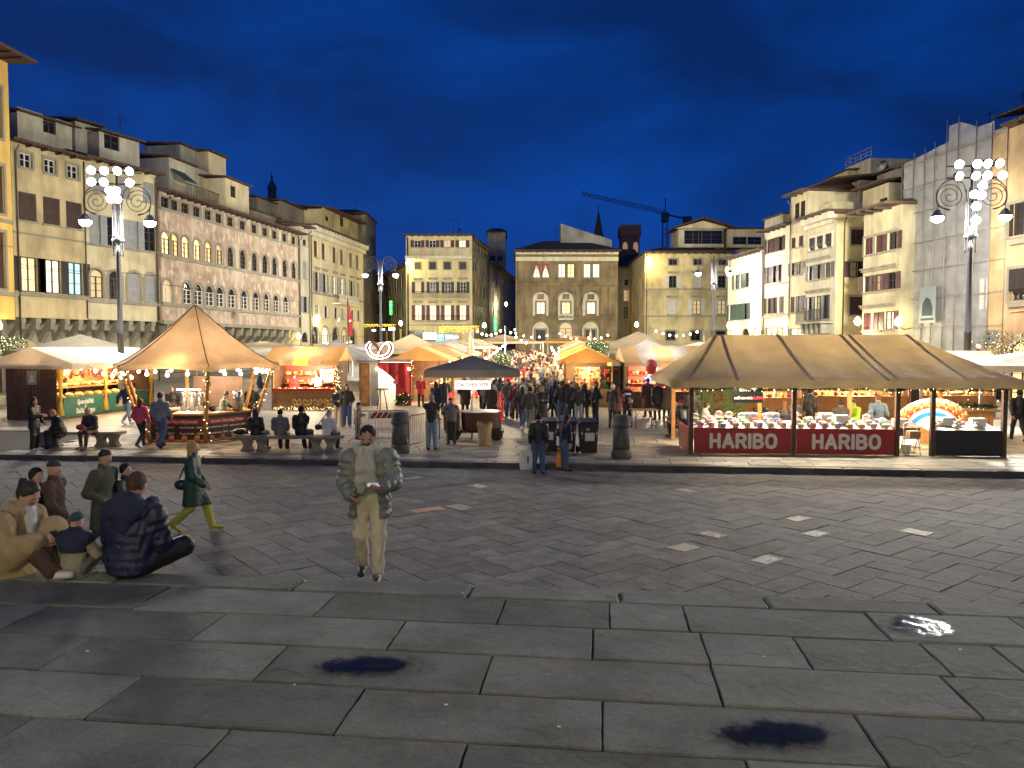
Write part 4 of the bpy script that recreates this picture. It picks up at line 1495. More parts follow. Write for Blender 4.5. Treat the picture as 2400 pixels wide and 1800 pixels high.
r3 = RB('tall_cream_house', 'tall cream house with three slim top windows', 1848.6, 1888, 16.6, M_ivory, depth=9)
r3.row(us(Z5, 655, 703, 750), rf(Z5, 703, 408, 555), .95)
r3.row(us(Z5, 630, 662, 696, 732), rf(Z5, 690, 700, 790), .8, 'closed', M_shb)
r3.row(us(Z5, 628, 662, 696, 732), rf(Z5, 690, 915, 1022), .8, 'open', M_shb)
r3.row(us(Z5, 627, 678, 722), rf(Z5, 680, 1205, 1340), .85, 'closed', M_shb)
r3.row(us(Z5, 670,), (Z5(670, 0)[0], 770, 806), 2.4, lit='p', door=True, sill=False)
r3.finish(over=.8, rise=.9)
r3.ledge(Z5(690, 575), .12, .12)
r3.pipe(.1, .5, 16.4)
D4 = -1.2
r4 = RB('balcony_house', 'white house with dark shutters and a long iron balcony', 1888.6, 1955, 13.9, M_white, D4, depth=10)
r4.row(us(Z5, 793, 858, 930), rf(Z5, 858, 700, 810), .95, 'prop', M_shd, surround=M_trimw)
r4.row(us(Z5, 785, 852, 925), rf(Z5, 860, 935, 1060), .95, 'open', M_shd, lintel=True)
r4.row(us(Z5, 785, 852, 922), rf(Z5, 850, 1205, 1400), .95, 'open', M_shd, lit='.d.', lintel=True)
r4.finish(roof=True, over=1.0, rise=.25)
r4.ledge(None, z=13.88, h=.5, out=.7, m=M_trimw, name='cornice'); r4.ledge(None, z=13.35, h=.3, out=.35, m=M_trimw, name='cornice')
xa, xb = r4.loc(*Z5(735, 1435))[0], r4.loc(*Z5(960, 1435))[0]
zb_ = r4.loc(*Z5(850, 1425))[1]
xa, xb = .1, r4.W - .2
bal = r4.box('balcony', xa, xb, -1.1, -.003, zb_ - .15, zb_, M_grey)
q = MB()
for i in range(34):
	x = xa + .05 + (xb - xa - .1) * i / 33
	q.tube([(x, -1.02, zb_ + .003), (x, -1.02, zb_ + .95)], .02, 4, False)
q.tube([(xa, -1.02, zb_ + .95), (xb, -1.02, zb_ + .95)], .03, 5)
q.build('railing', M_iron, bal)
for i in range(5):
	x = xa + .5 + (xb - xa - 1) * i / 4
	MB().extr([(x - .15, zb_ - .152), (x - .15, zb_ - .95), (x + .15, zb_ - .95), (x + .15, zb_ - .152)], -.75, -.003).build('console', M_grey, r4.root)
r4.upper(1893, 1953, Z5(0, 450)[1] + 8, 1.6, 520, M_ivory, depth=3, roof=False, name='parapet')
r4.upper(1905, 2015, Z5(0, 372)[1], 5, 505, M_greybr, depth=4, over=2.6, rise=.8, name='terrace_room')
# flank of the balcony house facing the church
A_ = at(1955, 815, rd(1955) + D4)
B_ = at(2022, 815, rd(1955) + D4 + 1.0)
rs = Bld('balcony_house_flank', 'plain side wall of the balcony house with three shuttered windows', 1955.3, rd(1955) + D4 + .02, 2024, rd(1955) + D4 + .05, 13.7, M_straw, depth=5)
rs.row(us(Z5, 1190), rf(Z5, 1190, 640, 770), 1.1, 'closed', M_shb, surround=M_trim)
rs.row(us(Z5, 1190), rf(Z5, 1190, 910, 1045), 1.1, 'closed', M_shb, surround=M_trim)
rs.row(us(Z5, 1190), rf(Z5, 1190, 1210, 1362), 1.1, 'closed', M_shb, surround=M_trim)
rs.finish(over=.6, rise=.6)
rs.pipe(.6, .5, 13.5)
r5 = RB('buff_house', 'buff house with maroon shutters left of the scaffolding', 2019, 2104, 12.8, M_cream2, -2.2, depth=9)
r5.row(us(Z5, 1268, 1360, 1465), rf(Z5, 1360, 695, 838), 1.05, 'closed', M_shr, surround=M_trim)
r5.row(us(Z5, 1262, 1360, 1462), rf(Z5, 1360, 1022, 1160), 1.05, 'open', M_shr, lintel=True)
r5.row(us(Z5, 1255, 1350, 1452), rf(Z5, 1360, 1340, 1490), 1.05, 'open', M_shr, lit='..p', lintel=True)
r5.finish(over=1.3, rise=1.0)
r5.upper(*us(Z5, 1236, 1452), Z5(0, 320)[1], 2.5, 512, M_cream2, depth=5, wins=[(*us(Z5, 1378), *[Z5(0, q_)[1] for q_ in (385, 532)], 1.1)], over=.9, rise=.9)
# rooftop tower with railing
o = r5.upper(*us(Z5, 1088, 1300), Z5(0, 125)[1], 9.0, 500, M_ivory, depth=4, roof=False, name='roof_tower')
q = MB()
x0_, z0_ = r5.loc(*Z5(1085, 125), 9.0); x1_, _ = r5.loc(*Z5(1302, 125), 9.0)
for zz in (.3, .6, .95):
	q.tube([(x0_, 9.05, z0_ + zz), (x1_, 9.05, z0_ + zz)], .03, 5); q.tube([(x0_, 9.05, z0_ + zz), (x0_, 12.9, z0_ + zz)], .03, 5)
for i in range(6):
	q.tube([(x0_ + (x1_ - x0_) * i / 5, 9.05, z0_), (x0_ + (x1_ - x0_) * i / 5, 9.05, z0_ + .98)], .03, 5)
q.build('railing', mat('grey_rail', (.3, .3, .28), .5, .5), r5.root)
r5.upper(*us(Z5, 945, 1110), Z5(0, 210)[1], 8.0, 500, M_ivory, depth=3, over=.15, rise=.15, name='roof_tower')
q = MB(); q.lathe([(.05, 0), (.35, .25), (.5, .7), (.52, .72)], 12); q.tube([(0, 0, -1), (0, 0, .1)], .04, 6)
d_ = q.build('satellite_dish', M_ivory, r5.root, (*[r5.loc(*Z5(1440, 120), 8.0)[0], 8.0], r5.loc(*Z5(1440, 135), 8.0)[1])); d_.rotation_euler = (rad(70), 0, .3)
r5.upper(*us(Z5, 1355, 1560), Z5(0, 190)[1], 7.0, 450, M_grey, depth=3, over=.5, rise=.5)
# far crown house above the narrow white ones (roof over the left)
# near yellow-pink house at the right edge
r7 = RB('rosy_house', 'rosy plaster house with grey stone trim at the right edge', 2366, 2700, 15.6, plaster('rosy_plaster', (.62, .44, .27)), -.4, depth=9)
x7 = r7.loc(*Z6(808, 0))[0]
zz = lambda y: r7.loc(*Z6(808, y))[1]
r7.win(x7, zz(858), zz(660), 1.2, 'closed', M_shd, surround=M_trim)
r7.win(x7 + .2, zz(1255), zz(1060), 1.2, 'prop', M_shd, surround=M_trim)
r7.win(x7 - 1.6, zz(1505), zz(1450), .7, 'closed', M_shd, surround=M_trim)
r7.win(x7 + .6, .2, zz(1500), 1.6, 'plain', arch=True, lit='w', surround=M_trimw, door=True, sill=False)
for dx in (3.6, 7.0):
	if x7 + dx < r7.W - 1:
		r7.win(x7 + dx, zz(858), zz(660), 1.2, 'closed', M_shd); r7.win(x7 + dx, zz(1255), zz(1060), 1.2, 'closed', M_shd)
r7.finish(over=.8, rise=1.2)
r7.ledge(None, z=zz(880), out=.25, h=.3); r7.ledge(None, z=zz(1270), out=.2)
r7.upper(2372, 2500, 280, 3, 330, M_cream2, depth=4, over=1.2, rise=1.0)

# scaffolded house wrapped in netting
r6 = RB('scaffolded_house', 'house wrapped in pale grey scaffold netting right of the buff house', 2105, 2351, 15.9, M_grey, 1.0, depth=9)
for i, u in enumerate((2130, 2170, 2215, 2260, 2300)):
	for j, v in enumerate((470, 560, 660)):
		x = r6.loc(u, 800)[0]
		zt_ = r6.loc(2215, v)[1]
		r6.win(x, zt_ - 2.0, zt_, 1.1, 'closed' if (i + j) % 2 else 'plain', M_shd, lit='p' if (i, j) == (4, 2) else '.')
r6.finish(over=.6, rise=1.4)
m_net, nt, b = new_mat('scaffold_netting')
N, L = nt.nodes, nt.links
b.inputs['Base Color'].default_value = (.36, .36, .355, 1)
b.inputs['Roughness'].default_value = .8
tr = N.new('ShaderNodeBsdfTransparent')
ms = N.new('ShaderNodeMixShader')
tc = N.new('ShaderNodeTexCoord')
nz = N.new('ShaderNodeTexNoise'); nz.inputs['Scale'].default_value = 1.3; nz.inputs['Detail'].default_value = 6
L.new(tc.outputs['Object'], nz.inputs['Vector'])
mr = N.new('ShaderNodeMapRange'); mr.inputs['From Min'].default_value = .3; mr.inputs['From Max'].default_value = .7; mr.inputs['To Min'].default_value = .55; mr.inputs['To Max'].default_value = .85
L.new(nz.outputs['Fac'], mr.inputs['Value']); L.new(mr.outputs['Result'], ms.inputs[0])
L.new(tr.outputs[0], ms.inputs[1]); L.new(b.outputs[0], ms.inputs[2])
L.new(ms.outputs[0], N['Material Output'].inputs['Surface'])
scf = thing('scaffolding', 'steel scaffold poles hung with grey netting panels before the wrapped house', 'scaffolding', r6.A - r6.n * 1.15, r6.rz)
M_steel = mat('scaffold_steel', (.27, .26, .24), .5, .4)
cols = [r6.loc(u, 800, -1.15)[0] for u in (2105, 2132, 2157, 2180, 2207, 2234, 2275, 2312, 2348)]
tops = [r6.loc(u, v, -1.15)[1] for u, v in ((2105, 388), (2132, 376), (2157, 363), (2180, 350), (2207, 301), (2234, 291), (2299, 293), (2312, 312), (2348, 318))]
levels = [r6.loc(2225, v, -1.15)[1] for v in (765, 693, 624, 555, 480, 415, 357)]
for i, x in enumerate(cols):
	t_ = max(tops[i], tops[min(i + 1, 8)] if i in (4,) else tops[i]) + .4
	MB().tube([(x, 0, .15), (x, 0, t_)], .032, 6).tube([(x, .85, .15), (x, .85, t_ - .5)], .04, 5).build('pole', M_steel, scf)
for z in levels:
	for y in (-.05,):
		MB().tube([(cols[0], y, z), (cols[-1], y, z)], .02, 5).build('rail', M_steel, scf)
	MB().box(cols[0], .25, z - .06, cols[-1], .8, z - .02).build('deck', mat('deck_board', (.2, .16, .1), .8), scf)
for i in range(8):
	x0, x1 = cols[i] + .0, cols[i + 1] - .0
	t0, t1 = (tops[i] if i != 3 else tops[3]), (tops[i + 1] if i != 3 else tops[3] + .1)
	if i == 6: t0 = t1 = tops[6]
	if i == 7: t0 = t1 = tops[7]
	nz_, nx_ = 34, 5
	vs, fs = [], []
	rr_ = random.Random(40 + i)
	ph = [rr_.uniform(0, 6) for _ in range(4)]
	for a_ in range(nz_ + 1):
		for c_ in range(nx_ + 1):
			tx, tz = c_ / nx_, a_ / nz_
			x = x0 + (x1 - x0) * tx
			z = 2.2 + (t0 + (t1 - t0) * tx - 2.2) * tz
			bow = math.sin(PI * tx) * (.02 + .03 * math.sin(z * 1.9 + ph[0]) + .02 * math.sin(z * 4.1 + tx * 5 + ph[1])) + .02 * math.sin(z * 7 + tx * 9 + ph[2])
			vs.append((x, .12 - bow, z))
	for a_ in range(nz_):
		for c_ in range(nx_):
			k = a_ * (nx_ + 1) + c_
			fs.append((k, k + 1, k + nx_ + 2, k + nx_ + 1))
	q = MB(); q.smooth = True; q.add(vs, fs)
	q.build('netting', m_net, scf)
x_, z_ = r6.loc(*Z6(268, 1283), -1.15)
po = MB().box(-.75, -.3, -1.15, .75, -.26, 1.15).build('site_poster', mat('poster_blue', (.22, .26, .28), .6), scf, (x_, 0, z_))
MB().extr([(-.5, -.7), (.5, -.7), (.5, -.2), (.25, .35), (-.1, .5), (-.45, .1)], -.31, -.302).box(-.6, -.31, -1.0, .6, -.302, -.85).build('poster_print', mat('poster_dark', (.03, .05, .06), .6), po)

# ---------------------------------------------------------------- skyline behind
tw = thing('battlement_tower', 'brick tower with battlements on the skyline', 'tower', (*at(1473, 815, 230).xy, 0))
M_brick = mat('tower_brick', (.30, .16, .09), .9, noise=.3, nscale=1.5)
wt = 48 / 1800 * 230 / 2
zt_ = at(0, 530, 230).z
q = MB(); q.box(-wt * .86, -wt * .86, 0, wt * .86, wt * .86, zt_ - 3.3)
q.build('shaft', M_brick, tw)
q = MB(); q.box(-wt, -wt, zt_ - 3.3, wt, wt, zt_ - 1.2)
q.build('gallery', M_brick, tw)
for i in range(6):
	for y in (-wt, wt - .5):
		MB().box(-.45, 0, 0, .45, .5, 1.2).build('merlon', M_brick, tw, (-wt + .5 + i * (2 * wt - 1) / 5, y, zt_ - 1.198))
for x in (-1.6, 1.5):
	MB().extr([(-.7, 0), (.7, 0), (.7, 3.2), (.35, 3.9), (-.35, 3.9), (-.7, 3.2)], -wt * .86 - .03, -wt * .86 - .004).build('window', emit('lit_belfry', (1.0, .62, .34), .25), tw, (x, 0, zt_ - 9))
sp = thing('church_spire', 'slender pointed spire on the skyline behind the stone palace', 'spire', (*at(1401, 815, 240).xy, 0))
M_spire = mat('spire_tile', (.14, .075, .06), .9, noise=.3, nscale=1)
z_a, z_b = at(0, 492, 240).z, at(0, 556, 240).z
MB().lathe([(1.6, 0), (1.6, z_b - 30), (1.55, z_b), (.05, z_a)], 8).build('steeple', M_spire, sp)
MB().tube([(0, 0, z_a - .05), (0, 0, z_a + 1.6)], .08, 5).build('finial', M_iron, sp)
dm = thing('dome_lantern', 'distant lantern of a domed church above the frescoed palace roofs', 'tower', (*at(643, 815, 320).xy, 0))
za_, zb_ = at(0, 425, 320).z, at(0, 455, 320).z
MB().lathe([(4, 30), (4, zb_ - 6), (3.2, zb_ - 3), (1.7, zb_ - 1), (1.7, zb_ + 2.2), (2.1, zb_ + 2.3), (1.8, zb_ + 3), (.3, zb_ + 6)], 12).build('drum', mat('dome_stone', (.2, .15, .12), .9), dm)
MB().tube([(0, 0, zb_ + 5.9), (0, 0, zb_ + 9)], .15, 6).ball((0, 0, zb_ + 7), .6, 8).build('finial', M_copper, dm)
for i, (u0, u1, v, d) in enumerate(((560, 660, 468, 150), (655, 760, 490, 160), (735, 862, 480, 118))):
	z = at(0, v, d).z
	p0, p1 = at(u0, 815, d), at(u1, 815, d)
	bk = Bld('backstreet_house', ['dark flat topped house behind the frescoed palace roof', 'dark house between the dome lantern and the corniced palace', 'dark house with long eave above the corniced palace'][i], u0, d, u1, d, z - 1.5, M_greybr, depth=8)
	bk.finish(over=1.2, rise=1.5)
# tower crane
cr = thing('tower_crane', 'dark tower crane standing behind the straw coloured house', 'crane', (*at(1556, 815, 260).xy, 0))
M_crane = mat('crane_steel', (.10, .09, .085), .6)
zc = at(0, 500, 260).z
q = MB()
for sx in (-.8, .8):
	for sy in (-.8, .8):
		q.tube([(sx, sy, 0), (sx, sy, zc)], .075, 4)
nb = int(zc / 2)
for i in range(nb):
	z = i * zc / nb
	for a_ in ((-.8, -.8, .8, -.8), (.8, -.8, .8, .8), (.8, .8, -.8, .8), (-.8, .8, -.8, -.8)):
		q.tube([(a_[0], a_[1], z), (a_[2], a_[3], z + zc / nb)], .07, 4, False)
q.build('mast', M_crane, cr)
jt = at(1362, 457, 250) - Vector((*at(1556, 815, 260).xy, 0))
jb = Vector((0, 0, zc - .3))
q = MB()
dv = jt - jb
n_ = 22
side = dv.cross(Vector((0, 0, 1))).normalized()
for s_ in (-.7, .7):
	q.tube([jb + side * s_, jt + side * s_ * .5], .05, 4)
q.tube([jb + Vector((0, 0, 1.6)), jt + Vector((0, 0, .8))], .05, 4)
for i in range(n_):
	p_, p2_ = jb + dv * (i / n_), jb + dv * ((i + .5) / n_)
	for s_ in (-.7, .7):
		q.tube([p_ + side * s_, p2_ + Vector((0, 0, 1.4))], .06, 4, False)
		q.tube([p2_ + Vector((0, 0, 1.4)), jb + dv * ((i + 1) / n_) + side * s_], .06, 4, False)
q.build('jib', M_crane, cr)
cj = at(1612, 514, 265) - Vector((*at(1556, 815, 260).xy, 0))
MB().tube([jb, cj], .3, 5).build('counter_jib', M_crane, cr)
MB().box(cj.x - 1.6, cj.y - .8, cj.z - 2.2, cj.x + 1.2, cj.y + .8, cj.z + .9).build('counterweight', mat('ballast', (.1, .1, .1), .9), cr)
MB().box(-1.1, -1.1, zc - 2.8, 1.1, 1.1, zc + .2).tube([(0, 0, zc), (0, 0, zc + 5)], .2, 5).build('cab', M_crane, cr)
# ================================================================ LAMPS
M_mast = mat('painted_mast', (.07, .07, .075), .5, .3)
M_flood = emit('floodlight_lens', (.96, 1.0, .96), 40)
M_globe = emit('street_lamp_lens', (1.0, .97, .95), 30)
M_bulb = emit('festoon_bulb', (1.0, .78, .48), 22)
M_wbulb = emit('wall_lamp_glass', (1.0, .82, .48), 20)
M_fairy = emit('fairy_light', (1.0, .74, .36), 6)
M_strip = emit('lamp_tube', (1.0, .86, .66), 14)

def catmull(P, n=8, closed=False):
	P = [Vector(p) for p in P]
	out = []
	m = len(P)
	for i in range(m if closed else m - 1):
		g = lambda k: P[k % m] if closed else P[max(0, min(m - 1, k))]
		p0, p1, p2, p3 = g(i - 1), g(i), g(i + 1), g(i + 2)
		for j in range(n):
			t = j / n
			out.append(.5 * ((2 * p1) + (p2 - p0) * t + (2 * p0 - 5 * p1 + 4 * p2 - p3) * t * t + (3 * p1 - p0 - 3 * p2 + p3) * t ** 3))
	if not closed:
		out.append(P[-1])
	return out

def mast(loc, label, flood=None, name='street_lamp', rz=0.0, mirror=1):
	root = thing(name, label, 'street lamp', loc, rz)
	q = MB()
	q.lathe([(.3, 0), (.3, .25), (.2, .5), (.16, 1.2), (.15, 4.0), (.17, 4.05), (.17, 4.15), (.13, 4.2), (.11, 8.0), (.14, 8.05), (.1, 8.2), (.06, 8.4), (.055, 11.9 if flood else 11.2)], 12)
	q.build('pole', M_mast, root)
	for k in range(4):
		an = PI / 4 + k * PI / 2
		x, y = .23 * math.cos(an), .23 * math.sin(an)
		MB().lathe([(.05, 7.9), (.035, 8.0), (.03, 8.55), (.06, 8.6), (.06, 8.72), (.03, 8.8), (.03, 10.1), (.05, 10.15), (.03, 10.3), (.03, 10.9)], 6, (x, y, 0)).build('tube', M_mast, root)
	MB().lathe([(.27, 8.58), (.3, 8.62), (.3, 8.7), (.27, 8.74)], 12).build('collar', M_mast, root)
	for s in (-1, 1):
		P = []
		for i in range(64):                               # scroll bracket
			t = i / 63
			an = -PI * .5 + t * 2 * PI * 2.6
			r = .62 * (1 - t) ** .75 + .03
			P.append((s * (.95 + r * math.cos(an)), 0, 10.55 + r * math.sin(an)))
		stem = catmull([(s * .16, 0, 8.8), (s * .18, 0, 10.2), (s * .4, 0, 11.15), (s * 1.0, 0, 11.32), (s * 1.5, 0, 10.9), (s * 1.55, 0, 10.3), (s * 1.35, 0, 10.05), (s * .95, 0, 9.93)], 5)
		q = MB()
		q.tube(stem, .024, 6)
		q.tube(P, .019, 6)
		q.tube([(s * 1.5, 0, 10.3), (s * 1.5, 0, 9.85)], .025, 6)
		q.build('scroll_bracket', M_mast, root)
		hd = MB().lathe([(.05, .35), (.12, .3), (.2, .16), (.3, .02), (.3, 0)][::-1], 12).build('lamp_head', M_mast, root, (s * 1.5, 0, 9.6))
		MB().ball((0, 0, -.06), .29, 12, .72).build('lens', M_globe, hd)
		lamp('lamp_light', 'POINT', (s * 1.5, 0, 9.32), P_GLOBE, (1.0, .96, .88), root, size=.2)
	if flood:
		q = MB()
		for z in (11.4, 11.95):
			q.tube([(-1.15, 0, z), (1.15, 0, z)], .04, 6)
		q.tube([(0, 0, 11.2), (0, 0, 12.0)], .06, 6)
		q.build('floodlight_bar', M_mast, root)
		sh = MB().lathe([(.195, 0), (.215, .04), (.19, .2), (.1, .32), (.02, .34)], 14)
		shm = sh.mesh('floodlight', M_mast)
		lm = MB().lathe([(.192, -.012), (.192, .0)], 14).mesh('lens', M_flood)
		for (x, z, yw) in flood:
			z -= .55
			o = put('floodlight', shm, root, (x, -.4, z))
			o.rotation_euler = (rad(-66), 0, yw)
			put('lens', lm, o)
	return root
P_GLOBE = 3600
LEFT_M = at(283, 815, 38); LEFT_M.z = ZM
RIGHT_M = at(2267, 815, 36); RIGHT_M.z = ZM
LEFT_M.z -= .25; RIGHT_M = at(2267, 815, 36.6); RIGHT_M.z = ZM - .25
mast(LEFT_M, 'tall street lamp with a bank of floodlights before the pale house', [(-1.02, 12.5, .3), (-.42, 12.5, .2), (.18, 12.5, .0), (.74, 12.5, -.2), (-1.02, 11.95, .3), (-.45, 11.95, .1), (.74, 11.95, .35), (-.2, 11.55, .25), (.1, 11.55, .35), (-.15, 11.15, .3), (.15, 11.15, .5)], 'floodlight_mast', .12)
mast(RIGHT_M, 'tall street lamp with a bank of floodlights before the scaffold netting', [(-.75, 12.5, -.2), (.05, 12.5, -.5), (.5, 12.5, .1), (1.02, 12.5, .1), (-.72, 11.95, .3), (.0, 11.95, .1), (.5, 11.95, -.3), (1.15, 11.95, -.35), (.3, 11.5, -.2), (-.05, 11.1, -.25), (.25, 11.05, -.35), (.05, 10.55, -.3), (.05, 9.9, -.35)], 'floodlight_mast', -.12)
pl = at(893, 815, 76); pl.z = zg(76) - .3
mast(pl, 'far street lamp with two globes near the corniced palace', None, 'street_lamp')
pr = at(1671, 815, 74); pr.z = zg(74) - .3
mast(pr, 'far street lamp with two globes before the straw coloured house', None, 'street_lamp')
# the floodlights' beams
for base, tg, pw in ((LEFT_M, (2, 4, 0), 2600), (LEFT_M, (-4, 20, 0), 2500), (LEFT_M, (20, 50, 6), 15000), (LEFT_M, (-20, 50, 9), 7500), (LEFT_M, (0, 95, 8), 46000), (LEFT_M, (-6, -13, 15), 170000),
					 (RIGHT_M, (0, 5, 0), 5000), (RIGHT_M, (15, 19, 0), 17000), (RIGHT_M, (-26, 56, 9), 44000), (RIGHT_M, (26, 46, 9), 5500), (RIGHT_M, (4, 95, 9), 46000), (RIGHT_M, (4, -13, 15), 170000)):
	lamp('floodlight_beam', 'SPOT', base + Vector((0, -1.0 if tg[1] < 33 else 1.0, 11.7)), pw, (1.0, .88, .64) if tg[1] < 0 else (1.0, .97, .86) if tg[1] < 30 else (1.0, .93, .78), None, .8, rad(44) if tg[1] < 0 else rad(75), tg, .7)
lamp('floodlight_beam', 'SPOT', LEFT_M + Vector((.6, .5, 12.4)), 23000, (1.0, .92, .76), None, .8, rad(60), (26, 72, 8), .7)

# wall lanterns on the facades
def wall_lamp(u, v, d, label, power=450, col=(1.0, .80, .42), arm=.8, aimdir=(0, 1)):
	p = at(u, v, d)
	o = thing('wall_lamp', label, 'wall lamp', p)
	MB().lathe([(.05, -.3), (.2, -.22), (.24, 0), (.12, .22), (.04, .3)], 10).build('globe', M_wbulb, o)
	ax, ay = aimdir[0] * arm, aimdir[1] * arm
	MB().tube(catmull([(0, 0, -.3), (ax * .4, ay * .4, -.5), (ax, ay, -.45)], 4), .03, 5).build('arm', M_iron, o)
	lamp('lamp_light', 'POINT', (0, 0, -.35), power, col, o, size=.15)
	return o
wl_ = [(Z2(1277, 1408), 87.6, 'left'), (Z2(1430, 1420), 94.5, 'middle'), (Z2(1565, 1424), 101, 'right')]
for (uv, d, w) in wl_:
	wall_lamp(*uv, d, f'warm wall lantern over the palace arcade, {w} of three', 500, (1.0, .86, .35), 1.0, (-.9, .1))
for i, (u, v, w) in enumerate(((1709, 762, 'under the low white house shutters'), (1762, 757, 'at the low white house corner'), (1820, 757, 'between the white house and the balcony'), (2010, 752, 'on the plain side wall'), (2106, 753, 'at the foot of the scaffold netting'))):
	wall_lamp(u, v, rd(u) - 1.2 - (2.4 if i > 2 else 0), f'warm round wall lantern {w}', 420, (1.0, .80, .45), 1.0, (.95, .3))
wall_lamp(956, 613, 107.2, 'corner spotlight high on the cream corner house', 900, (1.0, .80, .22), .5, (.5, .8))
wall_lamp(1519, 607, 99.2, 'corner spotlight high on the straw coloured house', 900, (1.0, .80, .30), .5, (.3, .9))
wall_lamp(1705, 632, 79.5, 'small bright lantern at the eave of the low white house', 150, (1.0, .9, .75), .5, (.9, .3))
wall_lamp(-6, 762, 44.5, 'white lantern under the yellow house jetty', 700, (1.0, .82, .55), .5, (-.3, .9))
wall_lamp(700, 787, 82, 'small yellow spotlight under the frescoed palace jetty', 250, (1.0, .75, .2), .5, (-.6, .8))
wall_lamp(1492, 760, 90, 'single bare bulb lantern before the dark alley', 120, (1.0, .8, .5), .3, (0, 1))
wall_lamp(939, 757, 100, 'round street lantern at the left side street', 900, (1.0, .8, .4), .3, (0, 1))
wall_lamp(1135, 762, 96, 'round lantern at the middle street mouth', 1500, (1.0, .8, .4), .3, (0, 1))

wall_lamp(1186, 712, 132, 'added lantern brightening the depth of the middle street', 2600, (1.0, .82, .5), .5, (.9, .1))  # invented lamp, added so the street fronts do not go black
wall_lamp(1478, 705, 116, 'added lantern brightening the alley right of the stone palace', 2200, (1.0, .82, .5), .5, (.9, .1))  # likewise invented, put in to lift the dark alley
# neon signs, street garlands and shop lights at the far end
def neon(u, v0, v1, d, wpx, label, txt):
	p = at(u, (v0 + v1) / 2, d)
	h = (v1 - v0) / FPX * d
	w = wpx / FPX * d
	o = thing('neon_sign', label, 'neon sign', p)
	MB().box(-w / 2, 0, -h / 2, w / 2, .2, h / 2).build('backing', emit('green_neon_panel', (.02, .85, .06), .7), o)
	n = len(txt)
	for i, ch in enumerate(txt):
		put_text(ch, w * .95, (0, -.02, h / 2 - (i + .5) * h / n), emit('green_neon', (.1, 1, .25), 5), o, .02)
	lamp('neon_glow', 'POINT', (0, -1.2, 0), 16, (.1, 1.0, .15), o, size=.4)
neon(916, 705, 738, 113, 7, 'tall green neon hotel sign in the left side street', 'HOTEL')
neon(1161, 742, 776, 118, 8, 'green neon sign hanging at the middle street mouth', 'CACTUS')
def light_curtain(u0, u1, v0, v1, d, n, label, name='light_curtain'):
	A, B = at(u0, v0, d), at(u1, v0, d)
	h = (v1 - v0) / FPX * d
	q = MB()
	r = random.Random(u0)
	for i in range(n):
		t = i / (n - 1)
		x = (B.x - A.x) * t
		L_ = h * r.uniform(.35, 1)
		k = max(2, int(L_ / .22))
		for j in range(k):
			q.ball((x + r.uniform(-.06, .06), r.uniform(-.05, .05), -L_ * j / k - r.uniform(0, .1)), r.uniform(.035, .07), 4)
	o = q.build(name, emit('gold_lights', (1.0, .62, .06), 2.6), None, A)
	MB().tube([(0, .03, .06), (B.x - A.x, .03, .06)], .03, 5).build('wire', M_iron, o)
	return tag(o, label, 'light garland')
light_curtain(1030, 1122, 764, 784, 104, 60, 'golden light curtain over the corner house cafe')
light_curtain(854, 926, 760, 770, 108, 44, 'golden light garland across the left side street')
for i, (u, v, w, h, c, s, lb) in enumerate(((876, 774, 9, 4, (.7, .9, 1), 4, 'small white shop sign, leftmost in the left street'), (897, 772, 9, 4, (.9, .95, 1), 5, 'white shop sign in the middle of the left street'), (918, 771, 14, 6, (1, 1, 1), 7, 'bright white shop sign nearest the corner house'),
										   (1007, 788, 30, 15, (1, .97, .9), 6, 'glaring white awning light at the corner house'), (1060, 790, 28, 5, (.45, .8, 1), 5, 'pale blue lit cafe sign at the corner house'), (1212, 773, 15, 5, (.5, .8, 1), 4, 'pale blue shop sign beside the stone palace'))):
	p = at(u, v, 106)
	ww, hh = w / FPX * 106 / 2, h / FPX * 106 / 2
	o = MB().box(-ww, 0, -hh, ww, .15, hh).build('shop_sign', emit(f'shop_sign_{i}', c, s), None, p)
	MB().box(-ww - .05, .151, -hh - .05, ww + .05, .25, hh + .05).build('casing', M_iron, o)
	tag(o, lb, 'shop sign')

# ================================================================ MARKET STALLS
M_wood = mat('fir_wood', (.34, .19, .08), .6, noise=.35, nscale=3, bump=.2, bscale=9)
M_woodd = mat('dark_wood', (.085, .045, .026), .65, noise=.4, nscale=3, bump=.2, bscale=9)
M_woodo = mat('orange_wood', (.48, .23, .07), .55, noise=.25, nscale=4)
M_black = mat('black_panel', (.012, .012, .013), .5)
M_red = mat('red_panel', (.28, .012, .016), .45)
M_redc = mat('red_cloth', (.45, .03, .03), .8, noise=.2, nscale=4)
M_whitep = mat('white_panel', (.72, .70, .64), .6)
M_txtw = mat('white_lettering', (.72, .70, .62), .5)
F_cream = fabric('cream_canvas', (.46, .38, .25), .3)
F_beige = fabric('beige_canvas', (.30, .268, .19), .40)
F_orange = fabric('orange_canvas', (.52, .30, .11), .36)
F_yellow = fabric('yellow_canvas', (.66, .44, .10), .45)
F_grey = fabric('grey_canvas', (.33, .32, .32), .3)
F_greyd = fabric('charcoal_canvas', (.17, .16, .15), .25)
F_white = fabric('white_canvas', (.52, .49, .43), .3)
F_tan = fabric('tan_canvas', (.40, .28, .16), .3)
F_olive = fabric('olive_canvas', (.40, .42, .12), .5)
F_curt = fabric('yellow_curtain', (.75, .55, .10), .5)
M_green = mat('banner_green', (.02, .12, .075), .6, noise=.3, nscale=5)
M_leafg = mat('fir_green', (.02, .055, .02), .7, noise=.4, nscale=20)
M_foil = mat('tinsel_leaf', (.05, .10, .03), .6, noise=.4, nscale=20)

